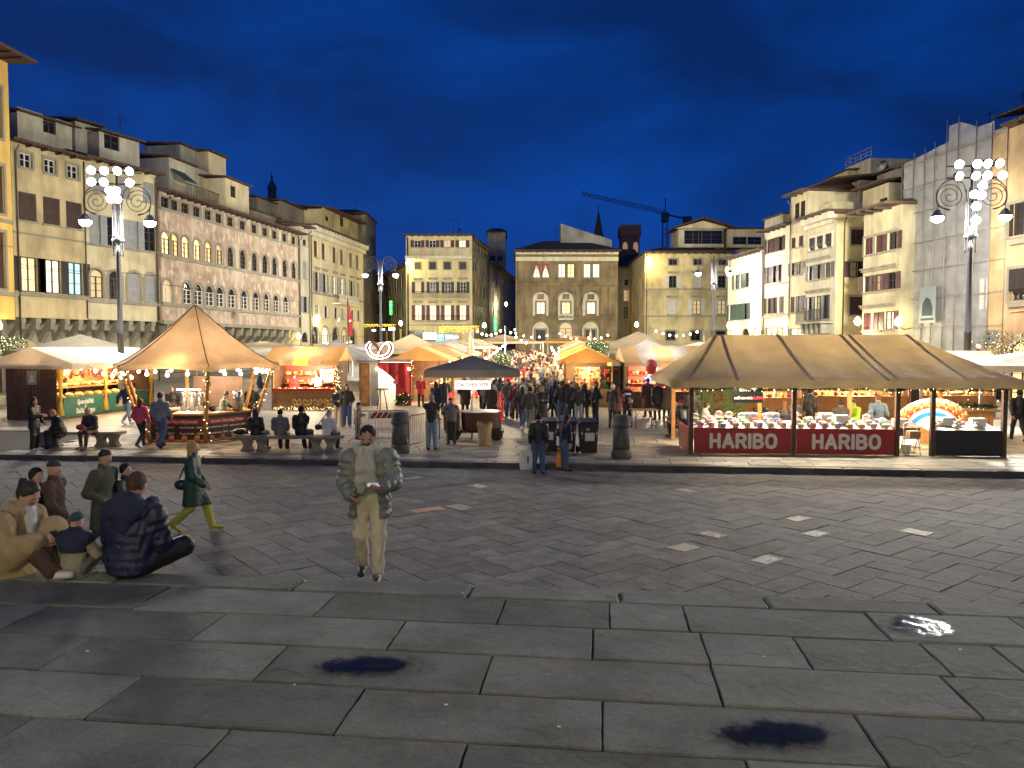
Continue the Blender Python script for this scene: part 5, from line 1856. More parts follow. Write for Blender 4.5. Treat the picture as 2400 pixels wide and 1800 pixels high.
def sag_roof(rings, closed=True):
	"""stack of outlines (list of lists of points) -> faces"""
	q = MB()
	n = len(rings[0])
	vs = [p for r in rings for p in r]
	fs = []
	for i in range(len(rings) - 1):
		for k in range(n if closed else n - 1):
			fs.append((i * n + k, i * n + (k + 1) % n, (i + 1) * n + (k + 1) % n, (i + 1) * n + k))
	q.add(vs, fs)
	return q

def garland(path, parent, r=.09, dens=150, name='garland', lights=14, label=None, mt=None, lit=M_fairy, seed=3):
	"""bushy evergreen rope with little lights"""
	R = random.Random(seed)
	P = [Vector(p) for p in path]
	q, lq = MB(), MB()
	L_ = [(P[i + 1] - P[i]).length for i in range(len(P) - 1)]
	for i in range(len(P) - 1):
		n = max(2, int(dens * L_[i]))
		for _ in range(n):
			c = P[i].lerp(P[i + 1], R.random())
			d = Vector((R.gauss(0, 1), R.gauss(0, 1), R.gauss(0, 1))).normalized()
			s = r * R.uniform(.6, 1.5)
			e = d.orthogonal().normalized() * s * .22
			q.add([c - e, c + d * s, c + e], [(0, 1, 2)])
		for _ in range(max(0, int(lights * L_[i]))):
			c = P[i].lerp(P[i + 1], R.random()) + Vector((R.gauss(0, .6), R.gauss(0, .6) - .4, R.gauss(0, .6))) * r
			lq.ball(c, R.uniform(.010, .02), 4)
	o = q.build(name, mt or M_leafg, parent)
	if lq.v:
		lq.build('fairy_lights', lit, o)
	return o

bulb_me = MB().ball((0, 0, -.07), .062, 8).lathe([(.025, 0), (.025, .07)], 6).mesh('bulb', [M_bulb])
bulb_s = MB().ball((0, 0, -.05), .075, 6).mesh('bulb', [M_bulb])
def festoon(points, parent=None, label=None, bulb=bulb_me, name='string_lights', k=1.0):
	o = thing(name, label, 'string lights') if parent is None else parent
	MB().tube(points, .012, 4).build('wire', M_iron, o)
	for p in points[1:-1]:
		b_ = put('bulb', bulb, o, p)
		b_.scale = (k, k, k)
	return o

# ---- sweets stall with the hipped awning (right)
hA, hB = on(1613, 1064, ZM), on(2360, 1071, ZM)
hW = (hB - hA).length
hrz = math.atan2(hB.y - hA.y, hB.x - hA.x)
sw = thing('sweets_stall', 'sweets stall with red lettered panels under a long hipped awning', 'market stall', hA, hrz)
def hx(u):
	return (u - 1613) / (2360 - 1613) * hW
HD = 3.9
def hip_awning(parent, x0, x1, y0, y1, ze, zr, rx0, rx1, ry, m, seams, val=.2, mseam=None, name='awning'):
	"""hipped awning with sagging panels; the four slopes sewn together, a valance below"""
	q = MB(); q.smooth = True
	N = 8
	rings = []
	nx = 60
	for i in range(N + 1):
		t = i / N
		sag = .07 * math.sin(PI * t) * (1 - .3 * t)
		ring = []
		xl, xr = x0 + (rx0 - x0) * t, x1 + (rx1 - x1) * t
		yf, yb = y0 + (ry - y0) * t, y1 + (ry - y1) * t
		z = ze + (zr - ze) * t - sag
		for k in range(nx):
			f = k / nx
			xx_ = xl + (xr - xl) * f
			ring.append((xx_, yf, z - .045 * abs(math.sin(xx_ * 1.7 + .6)) * math.sin(PI * min(1, t + .12)) + .014 * math.sin(xx_ * 6.3 + 4 * t)))
		for k in range(6):
			ring.append((xr, yf + (yb - yf) * k / 6, z))
		for k in range(nx):
			f = k / nx
			ring.append((xr + (xl - xr) * f, yb, z))
		for k in range(6):
			ring.append((xl, yb + (yf - yb) * k / 6, z))
		rings.append(ring)
	low = [(p[0], p[1], ze - val - .02 * math.sin(i * 1.1)) for i, p in enumerate(rings[0])]
	q2 = sag_roof([low] + rings)
	q2.sm = [True] * len(q2.f)
	o = q2.build(name, m, parent)
	for (xb, xt) in seams:                   # reinforcing strips
		s_ = MB()
		w = .055
		P = []
		for i in range(N + 1):
			t = i / N
			sag = .07 * math.sin(PI * t) * (1 - .3 * t)
			P.append((xb + (xt - xb) * t, y0 + (ry - y0) * t - .012, ze + (zr - ze) * t - sag + .018))
		vs = [(p[0] - w, p[1], p[2]) for p in P] + [(p[0] + w, p[1], p[2]) for p in P]
		n = len(P)
		s_.add(vs, [(i, i + n, i + n + 1, i + 1) for i in range(n - 1)])
		s_.build('seam', mseam or fabric('seam_canvas', (.36, .32, .22), .36), o)
	return o
ze_, zr_ = 2.2, 3.55
aw = hip_awning(sw, -.6, hW + .12, -.75, HD + .6, ze_, zr_, hx(1700), hx(2185), HD / 2 - .3, F_beige,
				[(hx(1600), hx(1702)), (hx(1716), hx(1716)), (hx(1888), hx(1858)), (hx(2060), hx(2015)), (hx(2085), hx(2036)), (hx(2240), hx(2180))], .2)
post_me = MB().box(-.06, -.06, 0, .06, .06, 2.2).mesh('post', M_woodd)
for u in (1619, 1864, 2106, 2188, 2352):
	put('post', post_me, sw, (hx(u), .02, 0))
for x in (.08, hW * .33, hW * .66, hW - .1):
	o = put('post', MB().box(-.06, -.06, 0, .06, .06, 2.25).mesh('post', M_woodo), sw, (x, HD - .1, 0))
def panel(parent, x0, x1, y0, y1, z0, z1, m, name='counter_panel'):
	return MB().box(x0, y0, z0, x1, y1, z1).build(name, m, parent)
pA = panel(sw, hx(1627), hx(1857), -.02, .04, .03, .78, M_red)
pB = panel(sw, hx(1871), hx(2100), -.02, .04, .03, .78, M_red)
pC = panel(sw, hx(2195), hx(2346), -.02, .04, .02, .76, M_black)
panel(sw, .0, .05, .09, 1.9, .03, .78, M_red, 'side_panel')
STROKE = {'H': [[(0, 0), (0, 1)], [(.62, 0), (.62, 1)], [(0, .5), (.62, .5)]],
		  'A': [[(0, 0), (.36, 1), (.72, 0)], [(.16, .32), (.56, .32)]],
		  'R': [[(0, 0), (0, 1), (.36, 1), (.56, .92), (.62, .74), (.56, .56), (.36, .48), (0, .48)], [(.36, .48), (.64, 0)]],
		  'I': [[(0, 0), (0, 1)]],
		  'B': [[(0, 0), (0, 1), (.34, 1), (.52, .93), (.57, .76), (.50, .58), (.3, .53), (0, .53)], [(.3, .53), (.55, .47), (.63, .27), (.55, .06), (.34, 0), (0, 0)]],
		  'O': [[(.34, 1), (.12, .93), (0, .7), (0, .3), (.12, .07), (.34, 0), (.56, .07), (.68, .3), (.68, .7), (.56, .93), (.34, 1)]]}
ADV = {'H': .98, 'A': 1.06, 'R': .98, 'I': .36, 'B': .97, 'O': 1.0}
def stroke_word(word, h, parent, cx, y, zb, m, r=.225):
	tot = sum(ADV[c] for c in word) - .34
	x = -tot / 2
	for ch in word:
		q = MB()
		for line in STROKE[ch]:
			for (a, b) in zip(line, line[1:]):
				ax, az, bx, bz = (x + a[0]) * h, a[1] * h, (x + b[0]) * h, b[1] * h
				L_ = math.hypot(bx - ax, bz - az)
				dx, dz = (bx - ax) / L_, (bz - az) / L_
				pts = []
				an0 = math.atan2(dz, dx)
				for k in range(9):
					an = an0 + PI / 2 + PI * k / 8
					pts.append((ax + r * h * .5 * 1.15 * math.cos(an), az + r * h * .5 * 1.15 * math.sin(an)))
				for k in range(9):
					an = an0 - PI / 2 + PI * k / 8
					pts.append((bx + r * h * .5 * 1.15 * math.cos(an), bz + r * h * .5 * 1.15 * math.sin(an)))
				q.extr(pts, -.012 - .0004 * len(q.v) / 36, 0)
		q.build('letter', m, parent, (cx, y, zb))
		x += ADV[ch]
for pn, ua, ub in ((pA, 1627, 1857), (pB, 1871, 2100)):
	stroke_word('HARIBO', .37, pn, hx((ua + ub) / 2) + .02, -.022, .22, M_txtw)
# counters with the bright trays
for x0, x1 in ((hx(1627), hx(2100)), (hx(2195), hx(2346))):
	MB().add([(x0, .05, .76), (x1, .05, .76), (x1, 1.0, .92), (x0, 1.0, .92), (x0, .05, .68), (x1, .05, .68), (x1, 1.0, .84), (x0, 1.0, .84)],
			 [(0, 1, 2, 3), (7, 6, 5, 4), (4, 5, 1, 0), (5, 6, 2, 1), (6, 7, 3, 2), (7, 4, 0, 3)]).build('counter', M_whitep, sw)
MB().box(hx(2110), .7, .5, hx(2185), 1.6, .75).build('counter', M_woodd, sw)
for x in (hW * .2, hW * .5, hW * .8):
	MB().tube([(x - .7, .75, 2.12), (x + .7, .75, 2.12)], .03, 6).build('lamp_tube', M_strip, sw)
	lamp('stall_light', 'AREA', (x, .9, 2.05), 190, (1.0, .9, .74), sw, (1.6, .3))
	MB().tube([(x - .5, 2.9, 2.2), (x + .5, 2.9, 2.2)], .03, 6).build('lamp_tube', M_strip, sw)
	lamp('stall_light', 'POINT', (x, 2.3, 2.2), 330, WARM, sw, .12)
garland(catmull([(-.6, -.3, 2.0)] + [(hW * i / 14, -.12, 1.98 - .07 * (i % 2)) for i in range(15)] + [(hW + .3, -.3, 2.0)], 3), sw, .085, 130, lights=5)
# candy tubs
tub_cols = [(.65, .08, .07), (.08, .32, .6), (.75, .6, .1), (.62, .62, .6), (.12, .42, .12), (.7, .25, .42), (.7, .32, .05), (.35, .1, .35), (.6, .5, .4)]
M_clear = mat('clear_plastic', (.72, .72, .70), .25, spec=.6)
m_pl, nt, b = new_mat('clear_lid'); N, L = nt.nodes, nt.links
b.inputs['Base Color'].default_value = (.85, .85, .85, 1); b.inputs['Roughness'].default_value = .15
tr = N.new('ShaderNodeBsdfTransparent'); ms = N.new('ShaderNodeMixShader'); ms.inputs[0].default_value = .35
L.new(tr.outputs[0], ms.inputs[1]); L.new(b.outputs[0], ms.inputs[2]); L.new(ms.outputs[0], N['Material Output'].inputs['Surface'])
tub_mes = [MB().lathe([(.10, 0), (.13, .14), (.14, .15)], 12).mesh('tub', mat(f'tinted_tub_{i}', tuple(.25 + .5 * v for v in c) if i != 3 else (.6, .6, .58), .3)) for i, c in enumerate(tub_cols)]
lid_me = MB().lathe([(.145, .0), (.14, .05), (.115, .10), (.06, .135), (.01, .145)], 12).mesh('lid', m_pl)
sweet_mes = []
for i, c in enumerate(tub_cols):
	q = MB(); R = random.Random(i)
	q.lathe([(.125, .14), (.10, .165), (.05, .18), (.01, .185)], 10)
	for _ in range(14):
		an, rr_ = R.uniform(0, 6.3), R.uniform(0, .1)
		q.ball((rr_ * math.cos(an), rr_ * math.sin(an), .17), .02, 4)
	sweet_mes.append(q.mesh('sweets', mat(f'sweets_{i}', c, .4)))
cname = ['red', 'blue', 'yellow', 'white', 'green', 'pink', 'orange', 'purple', 'pale']
k = 0
for row, (y, z) in enumerate(((.2, .79), (.5, .84), (.8, .89))):
	for x0, x1, lab in ((hx(1634), hx(1852), 'left'), (hx(1876), hx(2096), 'right')):
		n = 8
		for i in range(n):
			ci = (k * 5 + row * 2) % 9
			x = x0 + .12 + (x1 - x0 - .24) * i / (n - 1) + rnd.uniform(-.02, .02)
			wpos = Matrix.Translation(hA) @ Matrix.Rotation(hrz, 4, 'Z') @ Vector((x, y, z))
			t_ = thing('candy_tub', f'clear tub of {cname[ci]} sweets, {["front", "middle", "back"][row]} row of the {lab} sweets counter, {ORD[i]} from the left', 'candy tub', wpos, rnd.uniform(0, 3), 'candy tubs on the sweets stall')
			t_.scale = (.82, .82, .82 * rnd.uniform(.8, 1.1))
			put('tub', tub_mes[ci], t_); put('sweets', sweet_mes[ci], t_)
			if (row == 2 and (lab == 'left' or i % 3 == 0)) or rnd.random() < .2:
				lo = put('lid', lid_me, t_, (0, 0, .2))
				if row == 2:
					lo.rotation_euler = (rad(-38), 0, -t_.rotation_euler.z); lo.location = (0, .05, .24)
			k += 1
box_me = MB().add([(-.17, -.12, 0), (.17, -.12, 0), (.17, .12, 0), (-.17, .12, 0), (-.2, -.15, .22), (.2, -.15, .22), (.2, .15, .22), (-.2, .15, .22)],
				  [(3, 2, 1, 0), (0, 1, 5, 4), (1, 2, 6, 5), (2, 3, 7, 6), (3, 0, 4, 7), (4, 5, 6, 7)]).mesh('tub', M_clear)
for i, (u, y, z, c, w) in enumerate(((1780, .95, .92, (.45, .65, .66), 'teal'), (1833, .95, .92, (.75, .3, .3), 'red'), (1965, .95, .92, (.45, .6, .4), 'green'), (1990, .55, .9, (.8, .7, .5), 'cream'), (2240, .5, .85, (.75, .7, .6), 'cream'), (2310, .45, .84, (.7, .7, .68), 'white'), (2150, 1.1, .76, (.7, .68, .6), 'plain'))):
	wpos = Matrix.Translation(hA) @ Matrix.Rotation(hrz, 4, 'Z') @ Vector((hx(u), y, z))
	t_ = thing('plastic_box', f'square clear box of {w} sweets {"beside the doorway gap" if u == 2150 else f"among the tubs, {ORD[i]} from the left" if u < 2100 else "on the counter over the black panel"}', 'plastic box', wpos, hrz + rnd.uniform(-.1, .1), 'square boxes on the sweets stall')
	put('tub', box_me, t_)
	MB().box(-.175, -.125, .12, .175, .125, .24).build('sweets', mat(f'boxsweets_{i}', c, .5), t_)
# folded bags of wrapped sweets on the right counter
for i in range(9):
	wpos = Matrix.Translation(hA) @ Matrix.Rotation(hrz, 4, 'Z') @ Vector((hx(2202 + i * 16), .22 + .22 * (i % 3), .81 + .035 * (i % 3)))
	q = MB(); q.ball((0, 0, .05), .11, 8, .55); q.lathe([(.03, .08), (.06, .15), (.07, .17)], 6)
	o = q.build('sweet_bag', mat(f'cellophane_{i % 3}', [(.7, .68, .64), (.7, .6, .45), (.66, .3, .28)][i % 3], .3), None, wpos, rnd.uniform(0, 3))
	tag(o, f'{["white", "golden", "red"][i % 3]} cellophane sweet bag over the black panel, {ORD[i]} from the left', 'sweet bag', 'sweet bags over the black panel')
# price cards between the tubs
card = MB().add([(-.05, 0, 0), (.05, 0, 0), (.05, .03, .08), (-.05, .03, .08)], [(0, 1, 2, 3)]).box(-.004, .012, -.03, .004, .02, .01).mesh('price_card', M_whitep)
for i in range(11):
	u = 1645 + i * 43 if i < 11 else 0
	o = put('price_card', card, None, Matrix.Translation(hA) @ Matrix.Rotation(hrz, 4, 'Z') @ Vector((hx(u), .09, .80)), hrz + rnd.uniform(-.2, .2))
	MB().box(-.03, .008, .02, .03, .012, .035).build('price', mat('price_ink', (.4, .04, .04), .6), o, (0, -.004, .01))
	tag(o, f'small white price card before the sweet tubs, {ORD[i]} from the left', 'price card', 'price cards on the sweets stall')
# wheel-shaped display with rows of lollies
wpos = Matrix.Translation(hA) @ Matrix.Rotation(hrz, 4, 'Z') @ Vector((hx(2232), 1.15, .9))
ds = thing('lolly_display', 'arched bright display with rings of coloured lollies and a blue band', 'display', wpos, hrz)
def arc_band(r0, r1, m, nm, y=0.0):
	q = MB(); n = 20
	for i in range(n):
		a0, a1 = PI * (.18 + .64 * i / n), PI * (.18 + .64 * (i + 1) / n)
		q.extr([(r0 * math.cos(a1), r0 * math.sin(a1)), (r0 * math.cos(a0), r0 * math.sin(a0)), (r1 * math.cos(a0), r1 * math.sin(a0)), (r1 * math.cos(a1), r1 * math.sin(a1))][::1], y, y + .03)
	o = q.build(nm, m, ds, (0, 0, -.35)); o.scale = (1.1, 1, .95)
	return o
for r0, r1, m, nm in ((.0, .55, M_whitep, 'backing'), (.553, .68, mat('display_blue', (.02, .22, .6), .5), 'band'), (.683, .8, M_whitep, 'band'), (.803, .9, mat('display_red', (.6, .1, .06), .5), 'band'), (.903, 1.0, mat('display_orange', (.75, .32, .06), .5), 'band'), (1.003, 1.12, mat('display_cream', (.75, .55, .3), .5), 'band')):
	arc_band(r0, r1, m, nm)
lol = MB().tube([(0, 0, 0), (0, 0, .1)], .006, 4).ball((0, 0, .12), .03, 6).mesh('lolly', M_redc)
lol2 = MB().tube([(0, 0, 0), (0, 0, .1)], .006, 4).ball((0, 0, .12), .03, 6).mesh('lolly', mat('lolly_yellow', (.8, .55, .1), .4))
for rr_, n in ((.84, 15), (.95, 17), (1.06, 19)):
	for i in range(n):
		an = PI * (.2 + .6 * i / (n - 1))
		put('lolly', (lol, lol2)[(i + n) % 2], ds, (1.1 * rr_ * math.cos(an), -.04, .95 * rr_ * math.sin(an) - .43))
# chalkboard hanging at the back
wpos = Matrix.Translation(hA) @ Matrix.Rotation(hrz, 4, 'Z') @ Vector((hx(1800), 2.4, 1.66))
cb = thing('chalkboard', 'dark hanging chalkboard with white self-service lettering', 'sign', wpos, hrz)
MB().box(-.48, 0, -.3, .48, .03, .3).build('board', mat('slate', (.012, .015, .018), .95, spec=.1), cb)
put_text('corner', .2, (.0, -.006, .14), M_txtw, cb, .004)
put_text('self-service', .13, (-.14, -.006, -.14), M_txtw, cb, .003)
put_text('€ 3,50/hg', .13, (.3, -.006, -.14), mat('red_chalk', (.6, .05, .06), .6), cb, .003)
# stepladder chair with box and bucket in the doorway
wp = lambda x, y, z=0.0: Matrix.Translation(hA) @ Matrix.Rotation(hrz, 4, 'Z') @ Vector((x, y, z))
st = thing('step_stool', 'folding metal step stool standing in the stall doorway', 'stool', wp(hx(2148), .25), hrz)
M_alu = mat('aluminium', (.5, .5, .5), .35, .8)
for s_ in (-.2, .2):
	MB().tube(catmull([(s_, -.18, 0), (s_, .0, .5), (s_ * .9, .1, .86)], 4), .015, 6).build('leg', M_alu, st)
	MB().tube([(s_, .28, 0), (s_, .02, .52)], .015, 6).build('leg', M_alu, st)
MB().tube(catmull([(-.18, .1, .86), (-.12, .12, .93), (.12, .12, .93), (.18, .1, .86)], 4), .015, 6).build('handle', M_alu, st)
MB().box(-.2, -.1, .48, .2, .15, .51).build('seat', M_alu, st)
MB().box(-.19, -.22, .24, .19, -.06, .26).build('step', M_alu, st)
bx = MB().box(-.16, -.12, 0, .16, .12, .2).build('cardboard_box', mat('cardboard', (.35, .22, .1), .8), None, wp(hx(2153), .27, .512), hrz + .1)
tag(bx, 'small cardboard box on the step stool seat', 'box')
bk = MB().lathe([(.11, 0), (.14, .26), (.15, .27)], 14).build('bucket', M_whitep, None, wp(hx(2147), .55), 0)
tag(bk, 'white plastic bucket on the ground behind the step stool', 'bucket')
# decorated hedge screen behind the tables
hd_ = thing('hedge_screen', 'green evergreen screen hung with small wreaths behind the sweets stall', 'screen', wp(hx(1790), 6.4), hrz)
MB().box(-1.0, 0, 0, 1.0, .1, 1.9).build('board', mat('moss_board', (.10, .14, .05), .8, noise=.5, nscale=8), hd_)
for i in range(6):
	x_, z_ = -.8 + (i % 3) * .75, .7 + .6 * (i // 3)
	P_ = [(x_ + .16 * math.cos(a_ * PI / 5), -.05, z_ + .16 * math.sin(a_ * PI / 5)) for a_ in range(11)]
	garland(P_, hd_, .06, 110, 'wreath', 9, mt=(M_foil, M_redc, mat('gold_leaf', (.4, .28, .1), .5))[i % 3], seed=i)
# picnic tables behind the counter
M_tbl = mat('beer_table', (.40, .24, .11), .5, noise=.25, nscale=4)
def beer_table(p, rz, label, w=1.9, d=.6, h=.76, name='folding_table', cat='table', group=None):
	t_ = thing(name, label, cat, p, rz, group)
	MB().box(-w / 2, -d / 2, h - .04, w / 2, d / 2, h).build('top', M_tbl, t_)
	for s_ in (-1, 1):
		q = MB()
		for y in (-d * .4, d * .4):
			q.tube([(s_ * w * .4, y, 0), (s_ * w * .4, y, h - .045)], .018, 5)
		q.tube([(s_ * w * .4, -d * .4, .12), (s_ * w * .4, d * .4, .12)], .015, 5)
		q.tube([(s_ * w * .4, 0, h * .5), (s_ * w * .12, 0, h - .05)], .012, 5)
		q.build('leg', M_iron, t_)
	return t_
for i, (x, y, r_) in enumerate(((2.0, 4.9, 1.2), (3.9, 5.2, 1.3), (5.6, 5.0, 1.2))):
	beer_table(wp(x, y), hrz + r_, f'wooden folding table behind the sweets counter, {["first", "second", "third"][i]} from the aisle', group='tables behind the sweets stall')
beer_table(on(1512, 1006, ZM) + Vector((0, .3, 0)), .12, 'small folding table standing in the open by the bollard', 1.0, .7, .76)
t_ = beer_table(on(1580, 1008, ZM) + Vector((-.1, .3, 0)), .1, 'small wooden stool beside the folding table', .4, .4, .5, 'stool', 'stool')
# slatted bar behind the right end
br_ = thing('slatted_bar', 'orange wooden bar with vertical slats under evergreen decoration', 'bar', wp(hx(2300), 3.2), hrz)
for i in range(16):
	MB().box(-.065, 0, 0, .065, .05, 1.05).build('slat', M_woodo, br_, (-.2 + i * .145, rnd.uniform(-.01, .01), 0))
MB().box(-.35, -.12, 1.052, 2.3, .6, 1.12).build('top', M_wood, br_)
garland([(-.2, .1, 1.2), (.6, .15, 1.3), (1.4, .1, 1.25), (2.2, .1, 1.2)], br_, .16, 120, lights=6)
lamp('stall_light', 'POINT', (.8, -.2, 2.3), 110, WARM, br_, .12)
# white market tent beyond, cut by the right edge
def pyramid_tent(loc, w, d, ze, zp, m, label, rz=0.0, name='market_tent', light=90, lcol=WARM, val=.22, sag=.25, post=True, cat='tent'):
	t_ = thing(name, label, cat, loc, rz)
	rings = []
	N = 7
	for i in range(N + 1):
		t = i / N
		k = (1 - t)
		z = ze + (zp - ze) * (t ** (1.0 + sag))
		ring = []
		for (ax, ay, bx_, by) in ((-1, -1, 1, -1), (1, -1, 1, 1), (1, 1, -1, 1), (-1, 1, -1, -1)):
			for j in range(4):
				f = j / 4
				s_ = math.sin(PI * f)
				ring.append(((ax + (bx_ - ax) * f) * w / 2 * max(k, .004), (ay + (by - ay) * f) * d / 2 * max(k, .004), z - .06 * s_ * math.sin(PI * t)))
		rings.append(ring)
	low = [(p[0], p[1], ze - val) for p in rings[0]]
	q = sag_roof([low] + rings)
	q.build('canopy', m, t_)
	if post:
		for sx in (-1, 1):
			for sy in (-1, 1):
				MB().box(-.04, -.04, 0, .04, .04, ze).build('post', M_alu, t_, (sx * (w / 2 - .1), sy * (d / 2 - .1), 0))
	if light:
		MB().ball((0, 0, 0), .09, 8).build('bulb', M_bulb, t_, (0, 0, ze - .1))
		lamp('stall_light', 'POINT', (0, 0, ze - .35), light, lcol, t_, .12)
	return t_
def gp(u, d):
	p = at(u, 815, d); p.z = zg(d)
	return p
pyramid_tent(gp(2440, 27.5), 6.5, 4.5, 2.55, 3.1, F_white, 'white flat tent cut by the right edge', hrz, light=160)

# ---- hexagonal mulled wine stall (left)
HX = Vector(((414 - 1200) / 1800 * 25.2, 25.2 + 1.55, ZM))
hxs = thing('mulled_wine_stall', 'six sided drinks stall under a tall orange pointed canopy', 'market stall', HX, 0)
S6 = 1.78
def hexpt(r, k):
	an = -PI * 2 / 3 + k * PI / 3
	return (r * math.cos(an), r * math.sin(an))
rings = []
RC = 2.9
zE, zP = 2.55, 4.62
for i in range(15):
	t = i / 14
	r = RC * (1 - t) + .03 * t
	z = zE + (zP - zE) * (t ** 1.28)
	ring = []
	for k in range(6):
		p, q_ = hexpt(r, k), hexpt(r, k + 1)
		for j in range(6):
			f = j / 6
			sg = math.sin(PI * f)
			kk = 1 - .055 * sg * (1 - t)
			ring.append(((p[0] + (q_[0] - p[0]) * f) * kk, (p[1] + (q_[1] - p[1]) * f) * kk, z - .10 * sg * math.sin(PI * t) + .10 * sg * (1 - t) ** 6))
	rings.append(ring)
low = [(p[0], p[1], p[2] - .17) for p in rings[0]]
q = sag_roof([low] + rings); q.sm = [True] * len(q.f)
can = q.build('canopy', fabric('peach_canvas', (.46, .33, .21), .34), hxs)
for k in range(6):
	P = [Vector(r[k * 6]) * 1 + Vector((0, 0, .012)) for r in rings]
	MB().tube(P, .016, 5).build('seam', mat('brown_seam', (.12, .05, .025), .7), can)
for k in range(6):
	p = hexpt(S6, k); pt = hexpt(RC - .25, k)
	MB().tube([(p[0] * 1.02, p[1] * 1.02, 0), (pt[0], pt[1], zE - .05)], .065, 6).build('post', M_woodo, hxs)
	g_ = [(p[0] * 1.02 + (pt[0] - p[0] * 1.02) * t, p[1] * 1.02 + (pt[1] - p[1] * 1.02) * t, .1 + (zE - .2) * t) for t in (0, .25, .5, .75, 1)]
	if k in (0, 1, 2, 5):
		garland(g_, hxs, .12, 90, lights=9, mt=M_foil, seed=k)
M_menu = mat('menu_board', (.035, .014, .012), .5)
M_menur = mat('menu_red', (.36, .02, .02), .5)
M_cup = mat('copper_print', (.34, .10, .04), .5)
lines = {0: (['Bevanda Vino Inf(v)ernale'], ['Vin brulé   5,00 €', 'Vin brulé   7,00 €'], ['Punch di mele   5,00 €', 'Punch di mele   7,00 €']),
		 1: (['German Charming Winter'], ['in the mulled wine  5,00 €', 'in the mulled wine  7,00 €'], ['apple punch  5,00 €', 'apple punch  7,00 €'])}
for k in range(6):
	if k == 3:
		continue
	p, q_ = Vector((*hexpt(S6, k), 0)), Vector((*hexpt(S6, k + 1), 0))
	mid, L_ = (p + q_) / 2, (q_ - p).length
	an = math.atan2(q_.y - p.y, q_.x - p.x)
	cpn = MB().box(-L_ / 2 + .04, 0, .03, L_ / 2 - .04, .08, .92).build('counter_panel', M_menu, hxs, mid, an)
	MB().box(-L_ / 2 + .02, -.12, .924, L_ / 2 - .02, .42, .985).build('counter_top', M_wood, hxs, mid, an)
	MB().box(-L_ / 2 + .05, -.012, .06, L_ / 2 - .05, -.002, .12).build('baseboard', M_woodo, cpn)
	if k in lines:
		MB().box(-L_ / 2 + .06, -.012, .62, L_ / 2 - .06, -.002, .8).build('title_strip', M_menur, cpn)
		put_text(lines[k][0][0], .125, (0, -.016, .71), M_txtw, cpn, .003)
		for j in (0, 1):
			put_text(lines[k][1][j], .085, (-L_ * .24, -.006, .52 - .2 * j), M_txtw, cpn, .002)
			put_text(lines[k][2][j], .085, (L_ * .25, -.006, .52 - .2 * j), M_txtw, cpn, .002)
	for j in range(4):                          # printed cups and rings along the foot
		x = -L_ / 2 + .25 + j * (L_ - .5) / 3
		MB().lathe([(.05, 0), (.09, .0), (.1, .02), (.05, .02)], 12).build('cup_print', M_cup, cpn, (x, -.014, .17)).rotation_euler = (PI / 2 - .25, 0, 0)
# bulbs and inner works
for k in range(6):
	a_, b_ = hexpt(RC - .3, k), hexpt(RC - .3, k + 1)
	P = [(a_[0] + (b_[0] - a_[0]) * j / 4, a_[1] + (b_[1] - a_[1]) * j / 4, zE - .1 - .10 * math.sin(PI * j / 4)) for j in range(5)]
	MB().tube(P, .01, 4).build('wire', M_iron, hxs)
	for j in range(4):
		put('bulb', bulb_me, hxs, P[j])
lamp('stall_light', 'POINT', (0, 0, 2.15), 520, WARM2, hxs, .15)
lamp('stall_light', 'POINT', (.2, -1.9, 2.3), 130, WARM, hxs, .1)
lamp('stall_light', 'POINT', (2.0, .6, 2.3), 130, WARM, hxs, .1)
kn = thing('mulled_wine_urn', 'tall steel drink urns on the lit counter inside the drinks stall', 'urn', HX + Vector((.1, -.6, .99)), 0)
MB().box(-.5, -.3, -.2, .5, .3, -.005).build('stand', M_whitep, kn)
for x in (-.3, 0, .3):
	MB().lathe([(.11, 0), (.11, .6), (.08, .68), (.03, .72)], 12, (x, 0, 0)).build('tank', mat('bright_steel', (.6, .58, .55), .2, .9), kn)
MB().lathe([(.35, -.99), (.35, -.95), (.06, -.9), (.06, -.21), (.3, -.205)], 12).build('pedestal', M_woodd, kn)
lamp('urn_light', 'POINT', (0, -.32, .35), 25, (1, .95, .85), kn, .05)
MB().tube([(-.4, -.3, .75), (.4, -.3, .75)], .025, 6).build('lamp_tube', M_strip, kn)
cn = MB().lathe([(.17, 0), (.17, .62), (.14, .68), (.05, .7)], 14).build('steel_canister', mat('bright_steel', (.6, .58, .55), .2, .9), None, HX + Vector((1.55, -.35, 1.0)))
tag(cn, 'steel canister on the right counter corner of the drinks stall', 'canister')
MB().box(-.9, 0, 0, .9, .06, 1.1).build('back_board', M_woodd, hxs, (.2, 1.45, 1.0))

# ---- Salzburg specialities stall, far left
sl0, sl1 = on(136, 986, ZM), on(8, 986, ZM)
sax = (sq(0, 1) - sq(0, 0)).normalized()
sz = thing('delicatessen_stall', 'dark boarded stall with green banner and yellow curtains', 'market stall', sl0, math.atan2(sax.y, sax.x))
